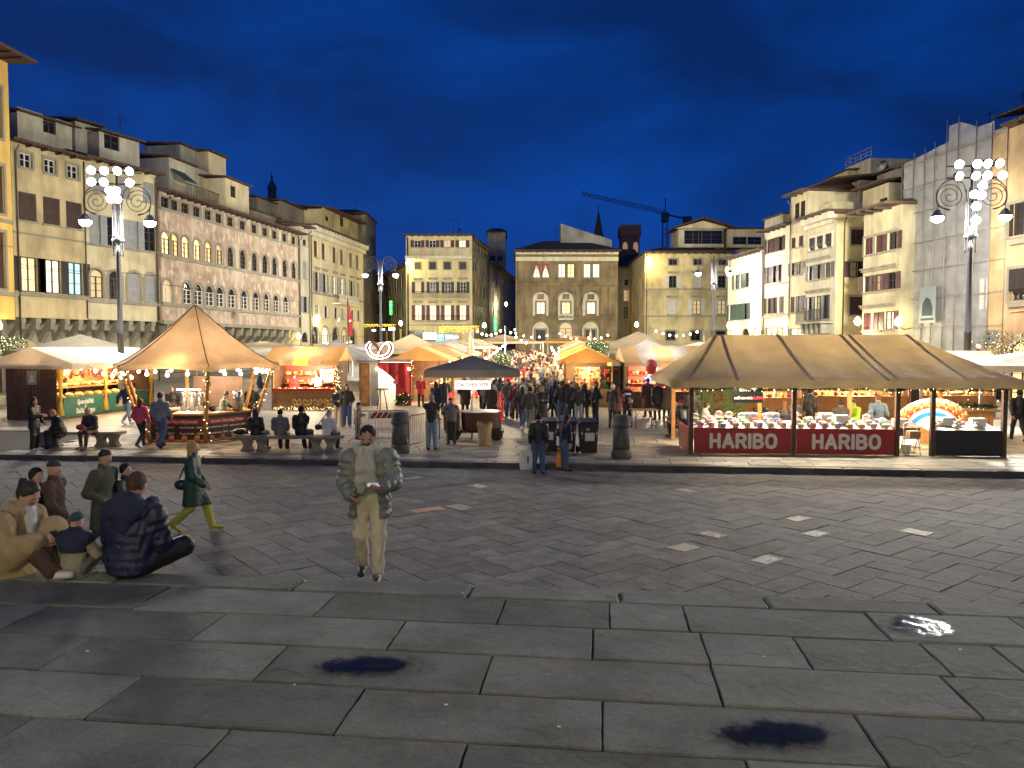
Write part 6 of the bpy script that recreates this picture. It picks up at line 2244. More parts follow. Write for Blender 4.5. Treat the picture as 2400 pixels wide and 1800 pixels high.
# local x runs away from the church, local y to the left; open front is y=0
LZ, DZ = 7.2, (sl0 - sl1).length
for i in range(15):
	w = DZ / 15
	MB().box(-.05, i * w + .006, 0, .0, (i + 1) * w - .006, 2.35).build('board', M_woodd, sz)
MB().box(-.01, .0, 0, LZ, .06, .9).build('counter', M_woodd, sz)
MB().box(.02, DZ - .08, 0, LZ, DZ, 2.4).build('back_wall', mat('red_backdrop', (.38, .12, .07), .7, noise=.5, nscale=2.5, col2=(.6, .4, .2)), sz)
MB().box(LZ - .06, 0, 0, LZ, DZ, 2.4).build('side_wall', M_woodd, sz)
bn = MB().box(.35, -.03, .12, 3.0, -.012, .98).box(3.4, -.03, .12, 6.6, -.012, .98).build('banner', M_green, sz)
tx = put_text('Specialità', .30, (1.75, -.034, .72), M_txtw, bn, .008, shear=.2)
put_text('di', .15, (1.75, -.034, .52), M_txtw, bn, .004, shear=.2)
put_text('Salisburgo', .32, (1.75, -.034, .32), M_txtw, bn, .008, shear=.2)
for x in (4.3, 5.2):
	MB().extr([(-.35, .3), (-.1, .75), (.05, .55), (.15, .7), (.4, .3)], -.036, -.031).build('print', mat('banner_print', (.5, .3, .14), .7), bn, (x, 0, 0))
for x in (.15, 3.2, 6.9):
	P = [(.0, 2.3, .16), (0, 1.7, .13), (.03, 1.0, .07), (.0, .85, .06), (-.02, .7, .12), (0, .2, .17)]
	q = MB(); n = 14
	vs, fs = [], []
	for (dx, z, w) in P:
		for j in range(n):
			an = 2 * PI * j / n
			rr_ = w * (1 + .2 * math.cos(5 * an))
			vs.append((x + dx + rr_ * math.cos(an), -.05 + rr_ * .6 * math.sin(an), z))
	for i in range(len(P) - 1):
		for j in range(n):
			fs.append((i * n + j, i * n + (j + 1) % n, (i + 1) * n + (j + 1) % n, (i + 1) * n + j))
	q.smooth = True; q.add(vs, fs); q.build('curtain', F_curt, sz)
q = MB()
zt = 2.42
q.add([(-.5, -1.1, zt + .05), (LZ + .3, -1.1, zt + .05), (LZ + .3, DZ * .45, zt + .75), (-.2, DZ * .45, zt + .75), (LZ + .3, DZ + .4, zt + .15), (-.5, DZ + .4, zt + .15)], [(0, 1, 2, 3), (3, 2, 4, 5), (0, 3, 5)])
q.add([(-.5, -1.1, zt + .05), (LZ + .3, -1.1, zt + .05), (LZ + .3, -1.1, zt - .2), (-.5, -1.1, zt - .2), (-.5, DZ + .4, zt + .15), (-.5, DZ + .4, zt - .15)], [(3, 2, 1, 0), (0, 4, 5, 3)])
q.build('awning', F_white, sz)
for x in (.6, 2.2, 3.8, 5.6):
	put('bulb', bulb_s, sz, (x, -.7, 2.3))
	MB().tube([(x, -.7, 2.3), (x, -.7, 2.55)], .01, 4).build('wire', M_iron, sz)
lamp('stall_light', 'POINT', (1.3, .6, 2.15), 380, WARM, sz, .12)
lamp('stall_light', 'POINT', (4.5, .6, 2.15), 380, WARM, sz, .12)
lamp('stall_light', 'POINT', (2.8, -.8, 2.2), 220, WARM, sz, .1)
po = MB().box(-.072, DZ * .38, 1.55, -.055, DZ * .38 + .45, 2.15).build('notice', mat('notice_print', (.22, .25, .26), .6), sz)
MB().add([(-.074, DZ * .38 + .08, 1.65), (-.074, DZ * .38 + .37, 1.65), (-.074, DZ * .38 + .3, 1.9), (-.074, DZ * .38 + .22, 2.02), (-.074, DZ * .38 + .15, 1.9)], [(4, 3, 2, 1, 0)]).build('notice_print', mat('notice_light', (.5, .52, .52), .6), po)
# hams, cheeses and sausages on the shelves
R = random.Random(5)
def stock(root_m, spots, kinds, group, where, endw='the left'):
	for i, (p, s_) in enumerate(spots):
		me, nm, cat, lb = kinds[i % len(kinds)]
		o = put(nm, me, None, root_m @ Vector(p), R.uniform(0, 3))
		o.scale = (s_, s_, s_)
		tag(o, f'{lb} {where}, {ORD[i % 25]} from {endw}', cat, group)
M_meat = mat('cured_meat', (.42, .12, .08), .5, noise=.4, nscale=12)
M_cheese = mat('cheese', (.72, .5, .16), .5)
M_bread = mat('bread', (.5, .28, .1), .7, noise=.4, nscale=10)
me_cheese = MB().lathe([(.16, 0), (.18, .05), (.18, .1), (.16, .14)], 14).mesh('cheese_wheel', M_cheese)
me_ham = MB().lathe([(.02, -.42), (.06, -.38), (.13, -.2), (.15, -.1), (.1, 0), (.03, .06), (.02, .12)], 10).mesh('ham', M_meat)
me_bread = MB().ball((0, 0, .09), .16, 10, .55).mesh('loaf', M_bread)
me_saus = MB().tube(catmull([(-.2, 0, 0), (-.12, 0, -.2), (0, 0, -.27), (.12, 0, -.2), (.2, 0, 0)], 5), .035, 7).mesh('sausage', M_meat)
szm = Matrix.Translation(sl0) @ Matrix.Rotation(sz.rotation_euler.z, 4, 'Z')
MB().box(.3, .06, .9, LZ - .1, .95, .96).build('shelf', M_wood, sz)
MB().box(.3, .95, 1.3, LZ - .1, DZ - .08, 1.36).build('shelf', M_wood, sz)
stock(szm, [((.5 + i * .33, .3 + .25 * (i % 2), .965), 1) for i in range(18)], [(me_cheese, 'cheese_wheel', 'cheese', 'yellow cheese wheel'), (me_bread, 'loaf', 'bread', 'round brown loaf')], 'food on the delicatessen counter', 'on the delicatessen counter')
stock(szm, [((.5 + i * .4, 1.3, 1.365), 1.1) for i in range(15)], [(me_cheese, 'cheese_wheel', 'cheese', 'cheese wheel'), (me_bread, 'loaf', 'bread', 'brown loaf')], 'food on the delicatessen back shelf', 'on the delicatessen back shelf')
MB().tube([(.3, .5, 2.3), (LZ - .2, .5, 2.3)], .02, 5).build('hanging_rail', M_iron, sz)
stock(szm, [((.7 + i * .42, .5, 2.15), 1) for i in range(14)], [(me_ham, 'ham', 'ham', 'cured ham'), (me_saus, 'sausage', 'sausage', 'sausage ring')], 'meat hanging in the delicatessen stall', 'hanging over the delicatessen counter')

# ---- other stalls: boarded huts with canvas awnings
M_glow = mat('pine_interior', (.52, .34, .15), .7, noise=.4, nscale=2)
me_ball = MB().ball((0, 0, 0), .09, 8).mesh('bauble', mat('red_bauble', (.5, .03, .03), .25))
me_ballg = MB().ball((0, 0, 0), .08, 8).mesh('bauble', mat('gold_bauble', (.7, .45, .1), .25, .6))
me_star = MB().extr([(.12 * (1 if i % 2 == 0 else .45) * math.cos(PI / 2 + i * PI / 5), .12 * (1 if i % 2 == 0 else .45) * math.sin(PI / 2 + i * PI / 5)) for i in range(10)], -.015, .015).mesh('star', mat('straw_star', (.7, .55, .3), .6))
me_gift = MB().box(-.1, -.08, 0, .1, .08, .13).box(-.015, -.083, 0, .015, .083, .134).mesh('gift_box', mat('gift_red', (.55, .06, .08), .5))
me_toy = MB().lathe([(.07, 0), (.08, .1), (.04, .16), (.06, .2), (.05, .27), (.01, .3)], 10).mesh('figurine', mat('figurine_white', (.7, .62, .5), .5))
me_jar = MB().lathe([(.06, 0), (.07, .02), (.07, .14), (.05, .16), (.05, .2)], 10).mesh('jar', mat('honey_jar', (.6, .3, .05), .3))
KIND = {'xmas': [(me_ball, 'bauble', 'bauble', 'red bauble'), (me_ballg, 'bauble', 'bauble', 'gold bauble'), (me_star, 'star', 'ornament', 'straw star')],
		'gift': [(me_gift, 'gift_box', 'gift', 'red gift box'), (me_toy, 'figurine', 'figurine', 'white figurine'), (me_jar, 'jar', 'jar', 'amber jar')],
		'food': [(me_bread, 'loaf', 'bread', 'brown loaf'), (me_jar, 'jar', 'jar', 'amber jar'), (me_cheese, 'cheese_wheel', 'cheese', 'cheese wheel')]}
def hut(loc, rz, w, d, label, roofm, where, kind='xmas', light=170, name='market_hut', h=2.25, rise=.75, col=WARM, counter=None, goods=1, roofstyle='gable', back=None, awn=.7, stripe=None, open_side=0):
	"""local: open front faces -y, centre of the front at the origin"""
	t_ = thing(name, label, 'market stall', loc, rz)
	n = max(4, int(w / .3))
	for i in range(n):
		MB().box(-.5 * w / n + .004, -.03, 0, .5 * w / n - .004, .02, .92).build('counter_board', counter or M_wood, t_, (-w / 2 + (i + .5) * w / n, 0, 0))
	MB().box(-w / 2, -.14, .922, w / 2, .5, .97).build('counter_top', M_wood, t_)
	MB().box(-w / 2, d - .06, 0, w / 2, d, h).build('back_wall', back or M_glow, t_)
	for s_ in (-1, 1):
		MB().box(s_ * w / 2 - .03, .03, 0, s_ * w / 2 + .03, d - .062, .9 if s_ == open_side else h).build('side_wall', M_wood if s_ == open_side else M_woodd, t_)
		MB().box(-.05, -.05, 0, .05, .05, h).build('post', M_wood, t_, (s_ * (w / 2 - .02), -.06, 0))
	W2 = w / 2 + .25
	n = 5
	stripes = stripe or [roofm] * n
	zr = h + rise
	for i in range(n):
		x0, x1 = -W2 + 2 * W2 * i / n, -W2 + 2 * W2 * (i + 1) / n
		q = MB()
		P = [(-awn, h - .02), (-awn * .2, h + .3 * rise), (d * .45, zr), (d + .3, h)]
		for (a, b) in zip(P, P[1:]):
			q.quad((x0, a[0], a[1]), (x1, a[0], a[1]), (x1, b[0], b[1]), (x0, b[0], b[1]))
		q.quad((x0, -awn, h - .22), (x1, -awn, h - .22), (x1, -awn, h - .02), (x0, -awn, h - .02))
		if i in (0, n - 1):
			xx = x0 if i == 0 else x1
			q.add([(xx, p[0], p[1]) for p in P], [(0, 1, 2, 3)])
		q.build('awning_panel', stripes[i % len(stripes)], t_)
	M = Matrix.Translation(loc) @ Matrix.Rotation(rz, 4, 'Z')
	for z in (1.3, 1.75):
		MB().box(-w / 2 + .06, d - .4, z - .04, w / 2 - .06, d - .062, z - .003).build('shelf', M_wood, t_)
	if goods:
		ks = KIND[kind]
		m_ = max(3, int(w / .34 * goods))
		for j, (y, z) in enumerate(((.2, .975), (d - .22, 1.3), (d - .22, 1.75))):
			nm2 = ['on the counter', 'on the lower shelf', 'on the upper shelf'][j]
			stock(M, [((-w / 2 + .2 + (w - .4) * i / (m_ - 1), y, z + (.09 if kind == 'xmas' else 0)), 1.0) for i in range(m_)], ks[j % 3:] + ks[:j % 3], f'goods {nm2} of {where}', f'{nm2} of {where}')
	for x in (-w * .3, w * .3):
		put('bulb', bulb_s, t_, (x, -awn + .15, h - .05))
	lamp('stall_light', 'POINT', (0, .55, h - .5), light * .8, col, t_, .12)
	return t_

# red lit sausage and pretzel stall (left centre)
fs0, fs1 = on(640, 962, ZM), on(792, 962, ZM)
fw = (fs1 - fs0).length
M_redw = mat('red_stall_wall', (.55, .07, .05), .6)
fst = hut((fs0 + fs1) / 2, 0, fw, 2.2, 'red lit pretzel stall with a board counter and fairy lights at its foot', F_tan, 'the pretzel stall', 'food', 750, 'pretzel_stall', 2.5, .7, WARM2, M_wood, 1, back=M_redw, awn=.9, stripe=[F_orange, F_tan, F_yellow, F_tan, F_orange])
MB().box(-fw / 2, -.16, .975, fw / 2, -.06, 1.1).build('red_trim', M_redc, fst)
PRZ = [(-.16, -.46), (.02, -.1), (.22, .2), (.46, .28), (.62, .06), (.5, -.28), (.2, -.46), (-.2, -.46), (-.5, -.28), (-.62, .06), (-.46, .28), (-.22, .2), (-.02, -.1), (.16, -.46)]
def pretzel(s, r, y=0):
	q = MB()
	q.tube(catmull([(p[0] * s, y + .03 * math.sin(i), p[1] * s) for i, p in enumerate(PRZ)], 5), r, 6)
	return q
pm_ = pretzel(.34, .045).mesh('pretzel_sign', mat('pretzel_gold', (.62, .42, .16), .5))
for i in range(4):
	put('pretzel_sign', pm_, fst, (-fw * .12 + i * fw * .16, -.09, .45))
garland([(-fw / 2, -.12, .1), (0, -.14, .08), (fw / 2, -.12, .1)], fst, .1, 60, lights=40)
garland([(fw / 2 + .05, -.2, .2), (fw / 2 + .05, -.25, 1.2), (fw / 2, -.3, 2.3)], fst, .16, 70, lights=60)
MB().box(.3, 1.9, 1.35, .95, 2.0, 2.0).build('screen', emit('white_screen', (1, .95, .85), 2.5), fst)
# pretzel booth with neon
pb0 = on(915, 956, ZM)
bo_ = thing('pretzel_booth', 'small booth with red drape and wooden door under the neon pretzel', 'market stall', pb0, .06)
MB().box(-.95, 1.6, 0, 1.0, 1.66, 2.5).build('back_wall', M_whitep, bo_)
MB().box(-1.0, 0, 0, -.62, .06, 2.4).build('white_panel', mat('grey_white_panel', (.45, .44, .40), .6), bo_)
dr = MB().box(-1.6, -.05, 0, -1.06, .01, 2.35).build('door', M_wood, bo_)
for i in range(3):
	MB().box(-1.5, -.07, .25 + i * .72, -1.16, -.052, .8 + i * .72).build('door_panel', M_woodo, dr)
q = MB()
vs = []
nd = 14
for i in range(nd + 1):
	t = i / nd
	zlow = 2.35 - (.25 + 1.5 * t ** 1.3)
	y = -.04 + .05 * math.sin(t * 20)
	vs += [(-.6 + 1.6 * t, y, 2.38), (-.6 + 1.6 * t, y - .03, zlow)]
q.smooth = True
q.add(vs, [(2 * i, 2 * i + 1, 2 * i + 3, 2 * i + 2) for i in range(nd)])
q.build('drape', M_redc, bo_)
MB().box(-1.7, -.1, 2.4, 1.1, 1.7, 2.5).build('roof', F_grey, bo_)
MB().box(.72, -.02, 0, 1.0, .05, 1.3).build('wood_post', M_woodd, bo_)
lamp('stall_light', 'POINT', (.1, .8, 2.2), 320, WARM2, bo_, .1)
for x in (-.65, 1.0):
	put('bulb', bulb_s, bo_, (x, -.2, 2.1))
np_ = thing('neon_pretzel', 'glowing outlined neon pretzel above the booth roof', 'neon sign', Vector((*at(890, 826, pb0.y - .2).xy, at(890, 826, pb0.y - .2).z + .22)), .06)
pretzel(1.0, .10).build('pretzel_body', mat('pretzel_brown', (.25, .09, .05), .6), np_)
for dy, s in ((-.07, 1.13), (-.07, .84)):
	q = MB()
	P_ = [(p[0] * s, dy, p[1] * s) for p in PRZ]
	q.tube(catmull(P_, 5), .022, 5)
	q.build('neon_tube', emit('pink_white_neon', (1.0, .72, .62), 12), np_)
MB().tube([(-.1, .05, -.95), (0, .05, -.4)], .03, 5).build('stand', M_iron, np_)
# bar table in front
tb = thing('bar_table', 'tall round bar table on three wooden legs before the booth', 'table', on(893, 964, ZM) + Vector((0, .2, 0)))
MB().lathe([(.36, 1.06), (.37, 1.1), (.36, 1.12)], 18).build('top', M_wood, tb)
for k in range(3):
	an = k * 2.1 + .4
	MB().tube([(.3 * math.cos(an), .3 * math.sin(an), 0), (.12 * math.cos(an), .12 * math.sin(an), 1.06)], .025, 6).build('leg', M_woodd, tb)
# red christmas panel stall with fir branches
xs0 = on(946, 955, ZM)
xp = thing('christmas_panel', 'tall red printed panel framed with fir branches and baubles', 'display panel', xs0, 0)
MB().box(-.42, 0, .05, .42, .06, 2.35).build('panel', mat('red_print', (.5, .03, .03), .5), xp)
garland([(-.35, -.08, 2.2), (0, -.1, 2.05), (.3, -.08, 2.15), (.38, -.08, 1.8)], xp, .24, 110, lights=6, mt=M_foil)
garland([(-.38, -.08, .2), (-.2, -.1, .5), (.1, -.1, .4), (.38, -.08, .55)], xp, .28, 130, lights=16, mt=M_foil)
tag(MB().ball((0, 0, 0), .12, 10).build('paper_ball', M_whitep, None, xs0 + Vector((-.42, -.14, 1.35))), 'pale round ornament at the edge of the red panel', 'ornament')

# aisle rows
AD = math.atan2(1, .03)
rowL = [(-3.9, 44, 4.2, F_orange, 'xmas', 'left aisle hut nearest the chestnut cart'), (-3.6, 50, 4.4, F_tan, 'gift', 'second left aisle hut'), (-3.2, 57, 4.6, F_grey, 'food', 'third left aisle hut'), (-2.7, 65, 5, F_tan, 'xmas', 'fourth left aisle hut'), (-2.2, 74, 5, F_cream, 'gift', 'last left aisle hut')]
rowR = [(2.9, 41.5, 4.0, F_orange, 'xmas', 'right aisle hut nearest the bins'), (3.3, 48, 4.2, F_olive, 'gift', 'second right aisle hut'), (3.8, 55, 4.6, F_tan, 'food', 'third right aisle hut'), (4.4, 63, 5, F_cream, 'xmas', 'fourth right aisle hut'), (5.0, 73, 5, F_tan, 'gift', 'last right aisle hut')]
for i, (x, y, w, m, kd, wh) in enumerate(rowL):
	hut((x, y, zg(y)), PI / 2 - .06, w, 2.4, f'{wh} with {["orange", "tan", "grey", "brown", "cream"][i]} awning', m, f'the {ORD[i]} left hut', kd, 900, stripe=[m, F_tan, m, F_orange, m] if i < 2 else None, goods=.8, open_side=-1 if i == 0 else 0)
for i, (x, y, w, m, kd, wh) in enumerate(rowR):
	hut((x, y, zg(y)), -PI / 2 - .06, w, 2.4, f'{wh} with {["orange", "olive", "tan", "cream", "brown"][i]} awning', m, f'the {ORD[i]} right hut', kd, 900, stripe=[F_orange, F_tan, F_yellow, F_olive, F_orange] if i == 0 else None, goods=.8, open_side=1 if i == 0 else 0)
# yellow-lit gable end of the first right hut: printed door panel with palm
dp = thing('printed_panel', 'dark tall panel printed with a palm and red flowers beside the gift hut', 'display panel', on(1428, 957, ZM), 0)
MB().box(-.5, 0, 0, .5, .06, 2.2).build('panel', mat('dark_print', (.05, .035, .025), .5), dp)
garland([(0, -.05, .9), (.05, -.06, 1.1)], dp, .42, 420, lights=0, mt=mat('palm_green', (.05, .15, .04), .6))
MB().ball((-.2, -.03, 1.85), .16, 8, 1.3).ball((.28, -.03, 1.95), .13, 8, 1.3).build('flower_print', M_redc, dp)
MB().box(.52, -.02, 0, .72, .1, 2.2).build('dark_door', M_black, dp)
# lit display at the open end of the first right hut
od = thing('ornament_display', 'bright display board hung with gold and red ornaments at the first right hut', 'display panel', on(1377, 957, ZM), 0)
MB().box(-.72, .02, .75, .72, .08, 2.15).build('board', mat('warm_board', (.62, .42, .16), .7, noise=.3, nscale=5), od)
MB().box(-.75, -.45, 0, .75, .0, .75).build('counter', M_wood, od)
R = random.Random(77)
for i in range(9):
	for j in range(6):
		put('ornament', (me_ball, me_ballg, me_star, me_gift, me_toy, me_jar)[R.randrange(6)], od, (-.62 + i * .155 + R.uniform(-.03, .03), -.06, .92 + j * .2 + R.uniform(-.02, .02))).scale = (.62,) * 3
for i in range(8):
	put('gift', (me_gift, me_jar, me_toy)[i % 3], od, (-.62 + i * .175, -.25, .752))
lamp('display_light', 'POINT', (0, -.7, 2.0), 130, WARM2, od, .1)
put('bulb', bulb_me, od, (0, -.7, 2.12))
MB().tube([(0, -.7, 2.12), (0, .05, 2.3), (0, .05, 2.1)], .012, 4).build('lamp_arm', M_iron, od)
# christmas goods stall behind the sweets stall
cg0, cg1 = on(1468, 962, ZM), on(1640, 962, ZM)
hut((cg0 + cg1) / 2, 0, (cg1 - cg0).length, 2.2, 'long ornament stall packed with red and gold goods under a grey awning', F_grey, 'the ornament stall', 'xmas', 750, 'ornament_stall', 2.45, .8, WARM2, M_woodd, 1.5, back=M_redw, stripe=[F_tan, F_grey, F_tan, F_grey, F_tan], awn=1.0)
sg = thing('star_sign', 'blue glowing star sign in the ornament stall', 'sign', at(1520, 888, cg0.y - .5), 0)
MB().extr([(.22 * (1 if i % 2 == 0 else .45) * math.cos(PI / 2 + i * PI / 5), .22 * (1 if i % 2 == 0 else .45) * math.sin(PI / 2 + i * PI / 5)) for i in range(10)], -.03, .03).build('star', emit('blue_star', (.1, .25, 1.0), 6), sg)
MB().tube([(0, 0, .1), (0, 0, .9)], .01, 4).build('cord', M_iron, sg)
ro = MB(); ro.ball((0, 0, .25), .3, 10, 1.25)
o = ro.build('hot_air_balloon', mat('balloon_red', (.6, .05, .05), .5), None, at(1527, 872, cg0.y - .8))
MB().box(-.06, -.06, -.3, .06, .06, -.2).build('basket', M_wood, o)
tag(o, 'red and white toy balloon hanging before the ornament stall', 'toy')
# stalls facing the steps behind the sweets stall
for i, (u0_, u1_, d_, m_, kd_, lb_) in enumerate(((1700, 1880, 33.5, F_tan, 'gift', 'wooden gift stall glowing behind the left sweets counter'), (1910, 2130, 34.5, F_orange, 'xmas', 'wooden ornament hut glowing behind the right sweets counter'), (2160, 2330, 35.0, F_cream, 'food', 'wooden food hut glowing behind the sweets stall doorway'))):
	pa, pb_ = gp(u0_, d_), gp(u1_, d_)
	hut((pa + pb_) / 2, hrz, (pb_ - pa).length, 2.2, lb_, m_, f'the {["left", "middle", "right"][i]} back hut', kd_, 800, 'market_hut', 2.3, .7, WARM2, M_woodo, 1.2)
# tents and roofs beyond
TENTS = [(790, 46, 4.6, 2.6, 3.9, F_grey, 'dark grey pointed tent behind the pretzel stall'), (965, 52, 5.2, 2.8, 4.2, F_cream, 'beige pointed tent left of the aisle roofs'), (905, 60, 7, 2.8, 3.4, F_grey, 'low blue grey tent behind the neon pretzel'),
		 (1060, 64, 7, 2.8, 3.6, F_white, 'pale low tent left of the far aisle'), (700, 52, 7.5, 2.7, 3.2, F_white, 'flat pale tent behind the drinks stall canopy'), (620, 60, 8, 2.8, 3.4, F_beige, 'wide beige tent before the frescoed palace'),
		 (1495, 50, 6.5, 2.9, 4.4, F_beige, 'big beige pointed tent behind the ornament stall'), (1518, 44, 3.6, 2.9, 3.9, F_grey, 'grey pointed tent with pale edges before the big beige tent'), (1640, 54, 6.5, 2.7, 3.5, F_white, 'pale lit tent under the right festoon'), (1710, 46, 6, 2.6, 3.7, F_tan, 'tan pointed tent left of the long awning'),
		 (1350, 86, 9, 2.8, 3.6, F_orange, 'orange tent at the far end of the aisle'), (1180, 84, 8, 2.8, 3.8, F_cream, 'cream tent at the far left end of the aisle')]
for (u, d, w, ze0, zp0, m, lb) in TENTS:
	pyramid_tent(gp(u, d), w, w * .85, ze0 - .25, ze0 - .25 + (zp0 - ze0) * .8, m, lb, rnd.uniform(-.15, .1), light=170)
pyramid_tent(gp(190, 40), 5.6, 4.0, 2.9, 3.75, F_beige, 'flat beige parasol tent behind the delicatessen stall', .1, 'parasol_tent', 0, val=.3)
pyramid_tent(gp(60, 47), 5, 4.0, 2.7, 3.4, F_beige, 'far beige parasol tent at the left edge', .1, 'parasol_tent', 60)

# festoon strings across the aisle
def fest(u0, v0, u1, v1, d0, d1, n, sag, label):
	A, B = at(u0, v0, d0), at(u1, v1, d1)
	P = [A.lerp(B, i / n) - Vector((0, 0, sag * math.sin(PI * i / n))) for i in range(n + 1)]
	return festoon(P, None, label, bulb_s, k=1.15)
fest(1108, 768, 1184, 766, 58, 58, 7, .55, 'string of warm bulbs between the two aisle posts')
fest(1184, 766, 1245, 806, 58, 62, 5, .2, 'string of bulbs dropping from the right aisle post')
fest(1190, 772, 1300, 780, 70, 72, 6, .5, 'string of bulbs over the middle of the crowd')
fest(1300, 772, 1365, 792, 70, 66, 5, .3, 'string of bulbs before the stone palace door')
fest(1365, 786, 1440, 775, 64, 62, 5, .4, 'string of bulbs left of the big beige tent')
fest(1522, 768, 1650, 770, 60, 60, 8, .55, 'string of warm bulbs before the straw coloured house')
fest(1118, 850, 1190, 800, 44, 66, 9, .1, 'dense bulb row along the left aisle eaves')
fest(1320, 852, 1290, 808, 42, 64, 7, .1, 'dense bulb row along the right aisle eaves')
fest(750, 800, 830, 798, 80, 84, 10, .3, 'glittering bulb row before the palace arcade')
fest(205, 858, 330, 880, 31, 27, 6, .15, 'bulb string from the delicatessen awning to the drinks stall')
for u, v, d, lb in ((1108, 766, 58, 'slim pale post at the left end of the aisle festoon'), (1184, 764, 58, 'slim pale post at the right end of the aisle festoon'), (1522, 766, 60, 'slim pale post left of the straw house festoon'), (1650, 768, 60, 'slim pale post right of the straw house festoon')):
	p = at(u, v, d)
	o = MB().tube([(0, 0, 0), (0, 0, p.z - zg(d))], .06, 6).lathe([(.12, 0), (.12, .06)], 8).build('festoon_post', M_alu, None, (p.x, p.y, zg(d)))
	tag(o, lb, 'post')
for x_, y_ in ((.4, 47), (.9, 56), (1.4, 66), (2.0, 77), (-.2, 40)):
	lamp('added_aisle_light', 'POINT', (x_, y_, 4.3 + zg(y_)), 1200, WARM2, None, .3)  # bare point lamps without bulbs, added to brighten crowd and aisle
# closed parasol and red flag
for u, d, lb in ((1102, 52, 'closed cream parasol left of the aisle'), (1384, 66, 'slim closed parasol before the stone palace')):
	p = gp(u, d)
	o = MB().tube([(0, 0, 0), (0, 0, 2.2)], .04, 6).build('closed_parasol', M_alu, None, p)
	MB().lathe([(.05, 1.6), (.2, 1.7), (.24, 2.2), (.14, 3.4), (.03, 4.0)], 8).build('folded_canopy', F_cream, o)
	tag(o, lb, 'parasol')
p = gp(816, 70)
o = MB().tube([(0, 0, 0), (0, 0, 6.7)], .05, 6).build('flagpole', M_iron, None, p)
q = MB(); q.add([(.02, 0, 6.6), (.05, 0, 3.4), (.42, .1, 3.3), (.4, .05, 5.0), (.2, 0, 5.9)], [(0, 1, 2, 3, 4)])
q.build('flag_cloth', fabric('red_flag', (.30, .025, .02), .2), o)
MB().ball((.2, -.02, 4.7), .12, 8).build('emblem', M_whitep, o)
tag(o, 'red flag with pale emblem hanging on a tall pole', 'flag')
for (u, d, sz_, lb) in ((1398, 47, .8, 'small tree wrapped in golden fairy lights right of the aisle'), (1180, 46, .55, 'pale flocked tree with fairy lights left of the aisle'), (2352, 42.0, 1.7, 'round tree sprinkled with white fairy lights by the rosy house'), (20, 44, 1.2, 'bush with white fairy lights at the left edge')):
	p = gp(u, d)
	t_ = thing('fairy_light_tree', lb, 'tree', p)
	H = 2.6 if u == 1180 else 3.4
	MB().tube([(0, 0, 0), (.05, 0, H * .4), (0, 0, H * .75)], [.09, .07, .03], 6).build('trunk', M_woodd, t_)
	R = random.Random(u)
	q, lq = MB(), MB()
	for _ in range(1100):
		v = Vector((R.gauss(0, 1), R.gauss(0, 1), R.gauss(0, 1))); v = v / v.length * sz_ * (R.random() ** .4)
		c = Vector((v.x, v.y, v.z * .62 + H * .85))
		e = Vector((R.gauss(0, 1), R.gauss(0, 1), R.gauss(0, 1))).normalized() * .07
		f = e.orthogonal().normalized() * .03
		q.add([c - e, c + f, c + e, c - f], [(0, 1, 2, 3)])
		if R.random() < .06:
			lq.ball(c, .022, 4)
	q.build('crown', M_foil, t_)
	lq.build('fairy_lights', emit('pale_fairy', (1, .82, .5), 6), t_)
# ================================================================ STREET FURNITURE
M_bench = stone_mat('bench_stone', (.25, .235, .20), .6, .1, .5, 2.0, .4)
def bench(u0, v0, u1, v1, label):
	A, B = on(u0, v0, ZM), on(u1, v1, ZM)
	L_ = (B - A).length
	t_ = thing('stone_bench', label, 'bench', (A + B) / 2, math.atan2(B.y - A.y, B.x - A.x))
	pts = []
	for k in range(9):
		an = -PI / 2 + PI * k / 8
		pts.append((L_ / 2 - .18 + .28 * math.cos(an), .3 * math.sin(an)))
	for k in range(9):
		an = PI / 2 + PI * k / 8
		pts.append((-L_ / 2 + .18 + .28 * math.cos(an), .3 * math.sin(an)))
	q = MB()
	q.prism([(p[0] * .985, p[1] * .93) for p in pts], .40, .42)
	q.prism(pts, .421, .475)
	q.prism([(p[0] * .99, p[1] * .96) for p in pts], .476, .49)
	q.build('seat', M_bench, t_)
	prof = [(.0, .17), (.05, .17), (.09, .12), (.2, .09), (.3, .13), (.37, .18), (.40, .18)]
	q = MB()
	vs, fs = [], []
	for z, w in prof:
		vs += [(-w, -.13, z), (w, -.13, z), (w, .13, z), (-w, .13, z)]
	for i in range(len(prof) - 1):
		for k in range(4):
			fs.append((i * 4 + k, i * 4 + (k + 1) % 4, (i + 1) * 4 + (k + 1) % 4, (i + 1) * 4 + k))
	fs.append((3, 2, 1, 0))
	q.add(vs, fs)
	me = q.mesh('leg', M_bench)
	for x in (-L_ * .40, -L_ * .26, L_ * .26, L_ * .40):
		put('leg', me, t_, (x, 0, 0))
	return t_
BEN1 = bench(82, 1046, 288, 1046, 'stone bench with three people by the left edge')
BEN2 = bench(556, 1057, 800, 1058, 'stone bench with four people sitting with their backs to the steps')

M_boll = stone_mat('bollard_stone', (.105, .105, .10), .7, .1, .6, 2.5, .3)
for (u, v, lb) in ((937, 1061, 'thick round stone bollard before the crowd barriers'), (1456, 1073, 'thick round stone bollard right of the rubbish bins')):
	p = on(u, v, ZM)
	t_ = thing('bollard', lb, 'bollard', p)
	MB().lathe([(.28, 0), (.295, .02), (.285, .15), (.26, .2), (.245, .26)], 20).build('base', M_boll, t_)
	MB().lathe([(.243, .26), (.235, .88)], 20).build('shaft', M_boll, t_)
	MB().lathe([(.25, .882), (.265, .91), (.265, .96), (.245, .99), (.25, 1.12), (.235, 1.2), (.15, 1.235), (.02, 1.24)], 20).build('cap', M_boll, t_)

